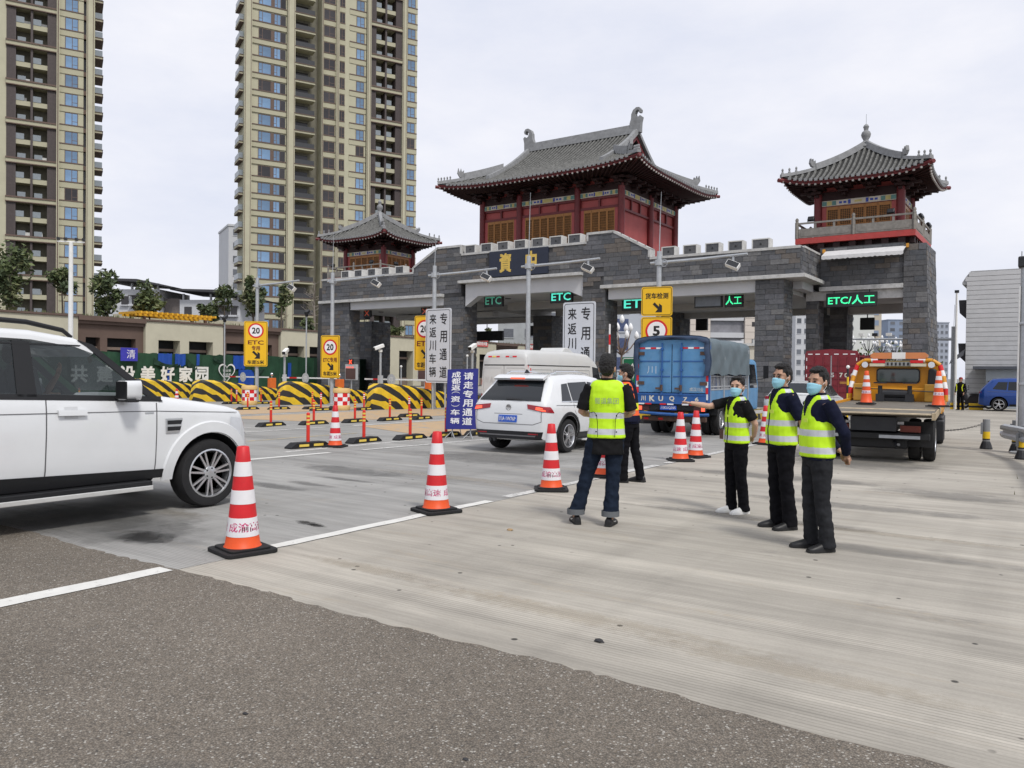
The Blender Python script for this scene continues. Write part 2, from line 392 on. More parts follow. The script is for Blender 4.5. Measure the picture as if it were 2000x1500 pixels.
# dusty verge at the right edge of the apron
m_dirt = M('dusty_verge_soil', (0.22, 0.19, 0.15), 0.95, var=0.3, scale=9, bump=0.5, bscale=25)
g = MB(); vs = []
for i in range(40):
    y = 10 + i*0.35; vs += [(-0.12 - 0.02*(y-10) + random.uniform(-0.10, 0.10), y, 0.005), (3.5, y, 0.012)]
g.add(vs, [(2*i, 2*i+1, 2*i+3, 2*i+2) for i in range(39)]); struct(g.build('dirt_verge', m_dirt, fix=False))
g = MB()
for i in range(420):
    y = random.uniform(12, 23.5); x = -0.1 - 0.02*(y-10) + random.gauss(0.25, 0.22); a = random.uniform(0, PI); h = random.uniform(0.03, 0.11); d = 0.012
    lx, ly = random.uniform(-.04,.04), random.uniform(-.04,.04)
    g.add([(x-d*math.cos(a), y-d*math.sin(a), 0.01), (x+d*math.cos(a), y+d*math.sin(a), 0.01), (x+lx, y+ly, h)], [(0,1,2)])
o = struct(g.build('weeds', M('dry_weeds', (0.13, 0.13, 0.05), 0.8, var=0.4, scale=3), fix=False), 'stuff'); tag(o, 'dry weeds along the dusty right edge of the concrete', 'weeds')
# pebbles and scraps lying on the near concrete
for i, (x, y, s) in enumerate([(-2.26, 4.24, .028), (-4.62, 6.72, .03), (-5.2,1.9,.012), (-2.0,2.6,.013), (-3.1,2.35,.014), (-1.4,2.5,.012)]):
    g = MB(); rings = []
    for r, z in ((1, 0), (0.95, .3), (.55, .55)): rings.append([(x+s*r*math.cos(k*PI/3.5)*random.uniform(.8,1.5), y+s*r*math.sin(k*PI/3.5)*random.uniform(.6,1), (0.006 if y < 3.7 else 0.0)+z*s) for k in range(7)])
    g.loft(rings); o = g.build('pebble', M('dark_pebble', (0.03,0.03,0.032), 0.7, var=0.2) if i != 1 else M('dry_leaf', (0.35,0.24,0.13), 0.8))
    tag(o, ['flat black pebble lying on the pale concrete near the asphalt edge', 'curled brown leaf lying on the white lane line past the nearest cone', 'small dark stone on the asphalt near the white line', 'small dark stone on the asphalt close to the concrete', 'small dark stone in the middle of the asphalt', 'small dark stone at the lower right of the asphalt'][i], 'leaf' if i == 1 else 'pebble')
# oil and damp stains with their own shapes, thin films on the concrete
def stain_mat(name, col, amt, scale):
    m = bpy.data.materials.new(name); m.use_nodes = True; n = m.node_tree.nodes; L = m.node_tree.links; b = n['Principled BSDF']; b.inputs['Base Color'].default_value = (*col, 1); b.inputs['Roughness'].default_value = .6; b.inputs['Specular IOR Level'].default_value = .25
    t = n.new("ShaderNodeTexCoord"); g_ = n.new("ShaderNodeTexGradient"); g_.gradient_type = 'SPHERICAL'; mp = n.new("ShaderNodeMapping"); mp.inputs['Location'].default_value = (-1, -1, 0); mp.inputs['Scale'].default_value = (2, 2, 0)
    L.new(t.outputs['Generated'], mp.inputs['Vector']); L.new(mp.outputs['Vector'], g_.inputs['Vector'])
    ns = n.new("ShaderNodeTexNoise"); ns.inputs['Scale'].default_value = scale; ns.inputs['Detail'].default_value = 9; ns.inputs['Roughness'].default_value = .7; L.new(t.outputs['Object'], ns.inputs['Vector'])
    ad = n.new("ShaderNodeMath"); ad.operation = 'MULTIPLY_ADD'; ad.inputs[1].default_value = 2.2; L.new(ns.outputs['Fac'], ad.inputs[0]); L.new(g_.outputs['Fac'], ad.inputs[2])
    mr = n.new("ShaderNodeMapRange"); mr.inputs['From Min'].default_value = 1.22; mr.inputs['From Max'].default_value = 1.75; mr.inputs['To Max'].default_value = amt; L.new(ad.outputs[0], mr.inputs['Value'])
    mu = n.new("ShaderNodeMath"); mu.operation = 'MULTIPLY'; L.new(mr.outputs['Result'], mu.inputs[0]); sm = n.new("ShaderNodeMapRange"); sm.inputs['From Max'].default_value = .25; L.new(g_.outputs['Fac'], sm.inputs['Value']); L.new(sm.outputs['Result'], mu.inputs[1])
    tr = n.new("ShaderNodeBsdfTransparent"); mx = n.new("ShaderNodeMixShader"); L.new(mu.outputs[0], mx.inputs['Fac']); L.new(tr.outputs[0], mx.inputs[1]); L.new(b.outputs[0], mx.inputs[2]); o = [x for x in n if x.type == 'OUTPUT_MATERIAL'][0]; L.new(mx.outputs[0], o.inputs['Surface']); return m
m_oil = stain_mat('oil_stain', (.04,.038,.035), .85, 5.0); m_damp = stain_mat('damp_stain', (.12,.12,.118), .42, 1.6); m_grime = stain_mat('tyre_grime', (.16,.157,.15), .36, 1.3); m_sandy = stain_mat('sandy_scabs', (.37,.31,.22), .22, 9.0)
def stain(x, y, sx, sy, mat, z=.0022, rz=0.0):
    g = MB(); g.quad((-sx,-sy,0),(sx,-sy,0),(sx,sy,0),(-sx,sy,0)); o = g.build('ground_stain', mat, loc=(x, y, z), rot=(0,0,rz), fix=False); struct(o)
for a in ((-6.53,5.73,.26,.10,m_oil),(-6.36,5.70,.18,.07,m_oil),(-9.0,7.3,.9,.22,m_damp),(-8.8,7.75,.7,.16,m_damp),(-8.8,8.4,.8,.14,m_damp),(-7.6,4.5,1.3,.55,m_damp),(-8.4,4.4,1.9,1.3,m_grime),(-8.0,5.2,.6,.25,m_sandy),(-7.2,4.3,.5,.3,m_oil),
          (-8.9,12.2,2.2,1.2,m_grime),(-8.6,17.5,1.6,3.0,m_grime),(-3.2,16.0,1.9,1.6,m_grime),(-3.9,12.9,2.4,.5,m_grime),(-1.2,12.4,1.3,.6,m_grime),(-2.2,10.6,2.2,.30,m_grime),(-3.0,9.0,2.0,.22,m_grime),(-1.3,8.0,1.4,.25,m_grime),
          (-2.6,4.6,1.8,.18,m_sandy),(-1.2,4.45,1.2,.16,m_sandy),(-1.5,8.9,1.9,.13,m_sandy),(-7.9,9.6,2.2,.25,m_sandy),(-4.6,4.7,1.0,.15,m_sandy),(-9.6,9.2,1.6,.5,m_damp),(-2.4,1.6,.9,.5,m_grime),(-4.2,.2,1.2,.6,m_grime)):
    stain(*a[:4], a[4], .0022 if a[1] > 3.7 else .0085)

# ================================================================ TOLL GATE
TONES = [M('slate_stone_%d' % i, c, 0.75, var=0.22, scale=7, bump=0.5, bscale=22, dirt=0.25, dirtcol=(0.05,0.05,0.05), dscale=5)
         for i, c in enumerate([(0.105,0.108,0.115),(0.085,0.09,0.10),(0.125,0.128,0.14),(0.135,0.12,0.108),(0.16,0.16,0.162),(0.10,0.10,0.104)])]
m_mortar = M('dark_mortar', (0.06,0.06,0.062), 0.9, var=0.2)
m_coping = M('weathered_coping', (0.50,0.50,0.49), 0.7, var=0.15, scale=5, dirt=0.45, dirtcol=(0.10,0.10,0.095), dscale=3)
m_beam = M('grey_painted_beam', (0.52,0.53,0.55), 0.6, var=0.06, scale=1.5, dirt=0.1)
m_soffit = M('soffit_paint', (0.46,0.46,0.46), 0.7, var=0.06)
m_gdark = M('dark_steel_casing', (0.02,0.021,0.024), 0.5, var=0.1)
GX, GY = -24.42, 36.0
gate = thing('toll_gate', 'grey slate toll gate with battlements and a dark name plaque above the lanes', 'gate', (GX, 42, 0))
class WB(MB):      # geometry in world coordinates, parented to a thing
    def wb(s, name, mats, parent, smooth=None, bevel=0):
        o = s.build(name, mats, parent, smooth, bevel=bevel); o.location = -parent.location; return o
NP = [0]; REST = WB()
def stones(fr, to, z0, z1, place, ch=0.232, part=True, clip=None, lo=0.42, hi=0.95, th=0.035, seed=0):
    """courses of stones; place(u0,u1,z0,z1,th) -> 8 corners"""
    R = random.Random(seed); z = z0
    while z < z1 - 0.03:
        zt = min(z + ch, z1)
        if z1 - zt < 0.06: zt = z1
        u = fr - R.uniform(0, 0.4)
        while u < to:
            u1 = u + R.uniform(lo, hi)
            a, b = max(u, fr), min(u1, to)
            if clip: a, b = clip(a, b, (z+zt)/2)
            if b - a > 0.06:
                t = th*R.uniform(0.55, 1.25); mi = R.choices(range(6), (5,4,4,2,2,5))[0]; j = 0.006
                vs = place(a+j, b-j, z+j, zt-j, t)
                fs = [(0,3,2,1),(4,5,6,7),(0,1,5,4),(1,2,6,5),(2,3,7,6),(3,0,4,7)]
                if part and NP[0] < 298 and (b-a) > 0.15:
                    NP[0] += 1; q = WB(); q.add(vs, fs); q.wb('stone_block', TONES[mi], gate)
                else: REST.add(vs, fs, mi)
            u = u1
        z = zt
def front(Y): return lambda a,b,c,d,t: [(a,Y-t,c),(b,Y-t,c),(b,Y+.02,c),(a,Y+.02,c),(a,Y-t,d),(b,Y-t,d),(b,Y+.02,d),(a,Y+.02,d)]
def rside(X, bat=0.0): # face looking towards +X, u runs along Y
    return lambda a,b,c,d,t: [(X+t-bat*c,a,c),(X+t-bat*c,b,c),(X-.02-bat*c,b,c),(X-.02-bat*c,a,c),(X+t-bat*d,a,d),(X+t-bat*d,b,d),(X-.02-bat*d,b,d),(X-.02-bat*d,a,d)]
# wall silhouette of the front (x, top z)
TOP = [(-39.95,7.62),(-38.4,7.62),(-31.98,7.60),(-31.97,7.93),(-30.13,8.93),(-28.37,8.93),(-28.36,8.42),(-20.20,8.42),(-20.19,8.86),(-18.68,8.86),(-16.67,7.80),(-16.66,7.36),(-9.5,7.36)]
def topz(x): return interp(TOP, x)
def bot(x):
    if x < -29.65: return 6.20
    if x < -28.35: return 6.0
    if x < -20.40: return 6.88
    if x < -19.2: return 6.0
    return 6.13
Y0, YB = 36.05, 48.0
b = WB()
poly = TOP + [(-9.5,6.13),(-19.22,6.13),(-19.22,6.0),(-20.40,6.0),(-20.40,6.88),(-28.36,6.88),(-28.36,6.0),(-29.64,6.0),(-29.64,6.2),(-39.95,6.2)]
b.prism(poly, 'y', Y0, Y0+0.5); b.wb('parapet_wall', m_mortar, gate)
def wclip(a, b_, z):
    # trim a stone to where the wall really is at that height
    pts = [a + (b_-a)*k/24 for k in range(25)]
    ok = [x for x in pts if bot(x) <= z <= topz(x) - 0.03]
    if -26.36 < (a+b_)/2 < -22.46 and 6.95 < z < 8.36: return (0, 0)
    return (min(ok), max(ok)) if len(ok) > 2 else (0, 0)
stones(-28.36, -20.40, 6.9, 8.42, front(Y0), clip=wclip, seed=1)
stones(-19.2, -9.5, 6.14, 7.36, front(Y0), clip=wclip, seed=2)
stones(-20.40, -16.66, 6.14, 8.84, front(Y0), clip=lambda a,b_,z: wclip(a, b_, z) if (z > 7.36 or b_ < -19.15) else (0,0), seed=3)
stones(-39.9, -31.98, 6.22, 7.60, front(Y0), clip=wclip, seed=4)
stones(-31.98, -28.36, 6.22, 8.92, front(Y0), clip=wclip, seed=5)
# coping along the silhouette
cop = WB()
def cope(p, q, w=0.09):
    d = Vector((q[0]-p[0], 0, q[1]-p[1])); n_ = Vector((-d.z, 0, d.x)).normalized()
    if n_.z < 0 or (abs(n_.z) < 1e-3 and False): n_ = -n_
    a, c = Vector((p[0], 0, p[1])), Vector((q[0], 0, q[1]))
    vs = []
    for y in (Y0-0.06, Y0+0.54):
        for pt in (a - n_*w, c - n_*w, c + n_*0.03, a + n_*0.03): vs.append((pt.x, y, pt.z))
    cop.add(vs, [(0,1,2,3),(7,6,5,4),(0,4,5,1),(1,5,6,2),(2,6,7,3),(3,7,4,0)])
for p, q in zip(TOP, TOP[1:]):
    if abs(q[0]-p[0]) > 0.05: cope(p, q)
cop.wb('coping', m_coping, gate)
for x, za, zb in ((-31.97,7.6,7.93),(-28.36,8.42,8.93),(-20.20,8.42,8.86),(-16.66,7.36,7.8)):
    q = WB(); s = -1 if x in (-20.20,) else 1
    q.box(x-0.10, x+0.012, Y0-0.055, Y0+0.545, za+0.03, zb-0.02) if s > 0 else q.box(x-0.012, x+0.1, Y0-0.055, Y0+0.545, za+0.03, zb-0.02)
    q.wb('coping', m_coping, gate)
# merlons
m_mside = M('merlon_trim', (0.60,0.60,0.585), 0.7, var=0.1, dirt=0.2, dirtcol=(.2,.2,.19))
def merlon(x0, x1, zb, zt):
    q = WB(); q.box(x0+0.05, x1-0.05, Y0+0.0, Y0+0.48, zb-0.02, zt-0.05, 0)
    o = q.wb('merlon', TONES[int(random.random()*2)], gate)
    t = WB()
    t.box(x0, x0+0.05, Y0-0.02, Y0+0.5, zb+0.031, zt); t.box(x1-0.05, x1, Y0-0.02, Y0+0.5, zb+0.031, zt); t.box(x0+0.05, x1-0.05, Y0-0.02, Y0+0.5, zt-0.05, zt)
    c = t.build('merlon_trim', m_mside, o)
    h = WB(); xm = (x0+x1)/2; zm = zb + (zt-zb)*0.42
    h.prism([(xm-.045, zm-.04),(xm+.045, zm-.04),(xm+.045, zm+.04),(xm, zm+.08),(xm-.045, zm+.04)], 'y', Y0-0.004, Y0+0.01); h.build('loophole', m_gdark, o)
for k in range(7): merlon(-28.14+1.137*k, -27.38+1.137*k, 8.42, 8.90)
for k in range(5): merlon(-16.06+1.10*k, -15.36+1.10*k+(0.1 if k == 4 else 0), 7.36, 7.83)
for k in range(5): merlon(-38.15+1.165*k, -37.45+1.165*k, 7.62, 8.07)
# name plaque
pl = WB(); pl.box(-26.33, -22.48, Y0-0.10, Y0-0.0, 6.97, 8.37); plaque = pl.wb('plaque', M('navy_plaque', (0.018,0.024,0.045), 0.5, var=0.1), gate)
m_gold = M('gold_characters', (0.66,0.46,0.10), 0.4, var=0.08, metal=0.2)
for ch, x in (('\u8cc7', -25.24), ('\u4e2d', -23.55)):
    t = fontfit(ch, plaque, (x, Y0-0.104, 7.70), 0.80 if ch != '\u4e2d' else 0.72, 1.05, m_gold, bold=0.035)
# cornices
def cornice(x0, x1, z0, z1, y0, y1, name='cornice'):
    q = WB(); q.box(x0, x1, y0, y1, z0, z1); q.wb(name, m_coping, gate, bevel=0.012)
cornice(-19.26, -9.22, 5.96, 6.128, Y0-0.30, 39.2); cornice(-28.42, -20.38, 6.72, 6.878, Y0-0.3, 37.6); cornice(-39.98, -29.62, 6.03, 6.198, Y0-0.3, 37.6)
# beams under the cornices
def beam(poly, y0, y1, name='beam', mat=None):
    q = WB(); q.prism(poly, 'y', y0, y1); q.wb(name, mat or m_beam, gate)
beam([(-18.95,5.42),(-11.48,5.42),(-11.48,5.958),(-18.95,5.958)], Y0+0.05, 36.6)
beam([(-28.1,5.42),(-27.2,5.98),(-21.3,5.98),(-20.42,5.62),(-20.42,6.718),(-28.1,6.718)], Y0+0.05, 36.6)
beam([(-37.38,5.56),(-29.66,5.56),(-29.66,6.028),(-37.38,6.028)], Y0+0.05, 36.6)
beam([(-10.18,5.62),(-9.75,5.62),(-9.75,5.958),(-10.18,5.958)], 37.4, 39.35)
# roof slab, ceilings and cross beams
q = WB(); q.box(-39.5,-9.55,36.56,YB,6.15,6.9); q.box(-31.9,-16.8,36.56,YB,6.9,7.2); q.wb('roof_slab', M('grey_concrete', (0.33,0.33,0.325), 0.85, var=0.12, dirt=0.3), gate)
q = WB(); q.box(-39.3,-29.6,36.61,47.9,5.57,6.02); q.wb('ceiling', m_soffit, gate)
q = WB(); q.box(-19.3,-10.25,36.61,47.9,5.43,5.95); q.wb('ceiling', m_soffit, gate)
q = WB(); q.box(-29.55,-19.35,36.61,47.9,5.99,6.7); q.wb('ceiling', m_soffit, gate)
for y in (40.6, 46.3):
    for x0, x1, zb in ((-37.6,-29.4,5.2),(-28.3,-20.3,5.55),(-19.2,-11.3,5.1)):
        q = WB(); q.box(x0,x1,y,y+0.6,zb,5.99 if zb == 5.55 else 5.5); q.wb('beam', m_soffit, gate)
for i in range(3):      # round downlights in the ceilings
    for (x, z) in ((-34.5,5.565),(-24.4,5.985),(-15.2,5.425)):
        for dx in (-2.2, 2.2):
            q = WB(); q.cyl((x+dx, 38.2+2.9*i, z-0.03), (x+dx, 38.2+2.9*i, z+0.01), 0.17, 14); q.wb('downlight', m_gdark, gate)
# columns (front and back rows)
def column(x0, x1, y0, y1, zt, sides=True, fr=True, part=True):
    q = WB(); q.box(x0, x1, y0, y1, 0, zt); q.wb('column', m_mortar, gate)
    if fr: stones(x0-0.01, x1+0.01, 0.2, zt, front(y0), part=part, seed=int(-x0*7+y0))
    if sides: stones(y0-0.01, y1+0.01, 0.2, zt, rside(x1), part=False, ch=0.16, lo=0.25, hi=0.55, seed=int(-x0*5+y0))
column(-11.46, -10.2, Y0, 37.35, 5.95); column(-20.40, -19.1, Y0, 37.35, 5.99); column(-29.62, -28.2, Y0, 37.3, 5.99, part=False); column(-39.9, -37.4, Y0, 36.95, 6.02, part=False)
for x0, x1 in ((-11.46,-10.2),(-20.4,-19.1),(-29.62,-28.2),(-39.0,-37.4)): column(x0, x1, 45.6, 47.2, 5.55, part=False)
column(-45.2, -43.4, 44.2, 46.2, 5.5, part=False)
q = WB(); q.box(-37.55,-36.9,44.6,47.3,0,5.5); q.wb('column', TONES[1], gate)
# set-back right bay
YS = 39.4
q = WB(); q.box(-9.9,-9.5,36.56,YS+0.01,6.13,7.34); q.wb('return_wall', m_mortar, gate)
stones(36.04, YS, 6.14, 7.34, rside(-9.5), part=False, ch=0.2, lo=0.3, hi=0.7, seed=21)
q = WB(); q.box(-10.0,-9.44,36.56,YS,7.34,7.43); q.wb('coping', m_coping, gate)
q = WB(); q.box(-9.49,-5.86,YS,YS+0.5,5.85,7.7); q.wb('setback_wall', m_mortar, gate)
stones(-9.46, -5.88, 5.88, 7.66, front(YS), part=True, seed=31)
cornice(-9.47, -5.87, 5.64, 5.848, YS-0.18, 40.2); beam([(-10.1,5.22),(-5.88,5.22),(-5.88,5.638),(-10.1,5.638)], YS+0.02, YS+0.5, mat=m_coping)
beam([(-10.1,4.86),(-5.9,4.86),(-5.9,5.3),(-10.1,5.3)], 43.6, 44.2, mat=m_soffit)
q = WB(); q.box(-10.1,-5.9,YS+0.5,45.9,5.3,5.7); q.wb('ceiling', m_soffit, gate)
column(-10.1, -9.55, YS+0.1, 40.4, 5.3, part=False); column(-9.9, -9.1, 43.4, 44.8, 5.3, part=False)
# battered right pillar
def pillar(sg):
    q = WB(); xi, xo, xb = (-5.86, -5.0, -4.74)
    X = lambda x: x if sg > 0 else 2*GX - x
    vs = []
    for y in (39.3, 42.4): vs += [(X(xi),y,0),(X(xb),y,0),(X(xo),y,7.58),(X(xi),y,7.58)]
    q.add(vs, [(0,1,2,3),(7,6,5,4),(0,4,5,1),(1,5,6,2),(2,6,7,3),(3,7,4,0)]); q.wb('pillar', m_mortar, gate)
    if sg > 0:
        stones(xi-0.01, xb, 0.1, 7.58, front(39.3), part=True, clip=lambda a,b_,z: (a, min(b_, lerp(xb, xo, z/7.58)+0.02)), seed=41)
        stones(39.28, 42.4, 0.1, 7.58, rside(xb, (xb-xo)/7.58), part=False, ch=0.21, lo=0.3, hi=0.7, seed=42)
pillar(1); pillar(-1)
q = WB(); q.box(2*GX+5.86, 2*GX+9.49, YS, YS+0.5, 5.25, 7.7); q.wb('setback_wall', TONES[0], gate)
# main roof deck behind the set-back walls
for sg in (1, -1):
    q = WB(); x0, x1 = (-10.0, -5.9) if sg > 0 else (2*GX+5.9, 2*GX+10.0); q.box(x0, x1, YS+0.5, 46.2, 7.0, 7.55); q.wb('roof_slab', MATS['grey_concrete'], gate)
o = REST.wb('stone_cladding', TONES, gate); struct(o, 'stuff')
# scalloped awning over the right bay
aw = thing('awning', 'white scalloped canvas awning rolled out over the rightmost gate bay', 'awning', (-7.5, 39.3, 7.4))
q = MB(); N = 36; vs = []
for i in range(N+1):
    x = -1.72 + 3.44*i/N; sc = 0.045*abs(math.sin(i*PI/2.4)); vs += [(x, 0.05, 0.12), (x, -0.75, -0.20), (x, -0.76, -0.34-sc)]
q.add(vs, [f for i in range(N) for f in ((3*i,3*i+3,3*i+4,3*i+1),(3*i+1,3*i+4,3*i+5,3*i+2))]); q.build('canvas', M('awning_canvas', (0.62,0.62,0.62), 0.7, var=0.08, dirt=0.15), aw, fix=False)
for x in (-1.78, 1.78):
    q = MB(); q.box(x-0.05,x+0.05,-0.1,0.06,0.02,0.2); q.build('bracket', M('orange_bracket', (0.6,0.28,0.03), 0.5), aw)
    q = MB(); q.cyl((x*0.97,0.04,-0.05),(x*0.97,-0.74,-0.22),0.015,6); q.build('arm', m_dark, aw)

# lane signs under the gate
m_led = M('green_led', (0.05,0.85,0.35), 0.4, var=0, emit=1.0); m_ledc = M('cyan_led', (0.10,0.80,0.62), 0.4, var=0, emit=0.75); m_ledd = M('dim_green_led', (0.09,0.38,0.27), 0.4, var=0, emit=0.30); m_ledr = M('red_led', (0.45,0.08,0.04), 0.4, var=0, emit=0.35)
m_ledr2 = M('bright_red_led', (1.0,0.08,0.03), 0.4, var=0, emit=1.2)
m_panel = M('led_panel_face', (0.03,0.034,0.036), 0.5, var=0.15, scale=40)
def ledsign(label, x0, x1, z0, z1, y, body, mat, fit=0.86, d=0.14):
    t = thing('lane_sign', label, 'sign', ((x0+x1)/2, y, z0), group=None)
    wd, h = x1-x0, z1-z0
    q = MB(); q.box(-wd/2, wd/2, 0, d, 0, h); q.build('casing', m_gdark, t, bevel=0.01)
    q = MB(); q.box(-wd/2+.03, wd/2-.03, -0.012, 0.0, 0.03, h-.03); q.build('display_face', m_panel, t)
    for sx in (-1, 1):
        q = MB(); q.cyl((sx*wd*.35, d/2, h),(sx*wd*.35, d/2, h+0.35), 0.02, 6); q.build('hanger', m_gdark, t)
    if body: fontfit(body, t, (0, -0.016, h/2), wd*fit, h*0.64, mat, bold=0.012)
    return t
ledsign('dim green letter display in the left half of the central arch', -27.36, -26.06, 5.42, 6.1, 36.9, 'ETC', m_ledd)
ledsign('bright teal letter display in the right half of the central arch', -22.92, -21.52, 5.46, 6.1, 36.9, 'ETC', m_ledc)
ledsign('wide green letter display behind the truck inspection sign', -18.6, -16.7, 4.88, 5.58, 36.9, 'ETC', m_ledc)
ledsign('small green two character display above the blue truck lane', -13.2, -12.32, 4.86, 5.50, 36.9, '\u4eba\u5de5', m_led)
bl_ = ledsign('blank grey framed display next to the two character display', -14.7, -13.32, 4.88, 5.52, 36.9, None, None)
q = MB(); q.box(-.62,.62,-.02,-.014,.07,.57); q.build('blank_screen', M('blank_grey_screen', (.17,.19,.22), .25, var=.2, scale=2), bl_)
ledsign('long green display with letters, slash and characters over rightmost bay', -9.13, -6.93, 4.86, 5.52, 39.2, 'ETC/\u4eba\u5de5', m_led, fit=0.92)
ledsign('small dark lane closed display left in the left arch', -37.0, -36.38, 5.12, 5.66, 36.9, '\u2715', m_ledr, fit=0.6)
ledsign('small dark lane closed display by the white sign in the left arch', -32.15, -31.5, 5.07, 5.60, 36.9, '\u2715', m_ledr, fit=0.6)
for label, x, y, z, wd, h in (('black back of a hanging sign seen through the truck lane', -18.6, 47.9, 4.45, 0.75, 0.75), ('small black hanging sign back under the long green display', -8.7, 46.5, 4.2, 0.72, 0.66),
                       ('long black hanging sign back left in the central arch', -35.3, 47.9, 4.05, 3.0, 0.72), ('long black hanging sign back right in the central arch', -30.2, 47.9, 4.35, 2.5, 0.72), ('wide black hanging sign back in the left arch', -40.9, 47.9, 4.6, 2.4, 0.8)):
    t = thing('lane_sign', label, 'sign', (x, y, z))
    q = MB(); q.box(-wd/2, wd/2, 0, 0.2, 0, h); q.build('casing', m_gdark, t, bevel=0.02)
    q = MB(); q.cyl((0, .1, h),(0, .1, h+1.2), 0.03, 6); q.build('hanger', m_gdark, t)

# ================================================================ PAVILIONS
m_tile = M('grey_roof_tile', (0.125,0.125,0.118), 0.8, var=0.45, scale=5, bump=0.3, bscale=40, dirt=0.5, dirtcol=(0.25,0.25,0.235), dscale=6)
m_tilebed = M('tile_bed', (0.03,0.03,0.029), 0.9, var=0.3, scale=9)
m_ridge = M('ridge_plaster', (0.25,0.255,0.26), 0.75, var=0.2, scale=5, dirt=0.35, dirtcol=(0.14,0.14,0.135))
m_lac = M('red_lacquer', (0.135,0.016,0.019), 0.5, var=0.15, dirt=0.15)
m_lacd = M('shaded_lacquer', (0.024,0.007,0.007), 0.7, var=0.15)  # lacquer darkened: the deep shade under the eaves is put into its colour
m_pinkwall = M('faded_red_wall', (0.36,0.075,0.072), 0.65, var=0.10, scale=2, dirt=0.12, dirtcol=(0.30,0.12,0.10))
m_wood = M('varnished_wood', (0.33,0.14,0.03), 0.45, var=0.18, scale=6)
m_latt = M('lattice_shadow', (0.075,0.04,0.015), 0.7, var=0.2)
m_wht = M('white_tip', (0.36,0.34,0.32), 0.6, var=0.1)
m_pblue = M('painted_blue', (0.03,0.06,0.33), 0.5, var=0.1); m_pyel = M('painted_yellow', (0.50,0.42,0.16), 0.5, var=0.15); m_pgrn = M('painted_green', (0.10,0.22,0.20), 0.5, var=0.1); m_pcream = M('painted_cream', (0.55,0.50,0.42), 0.5, var=0.1)

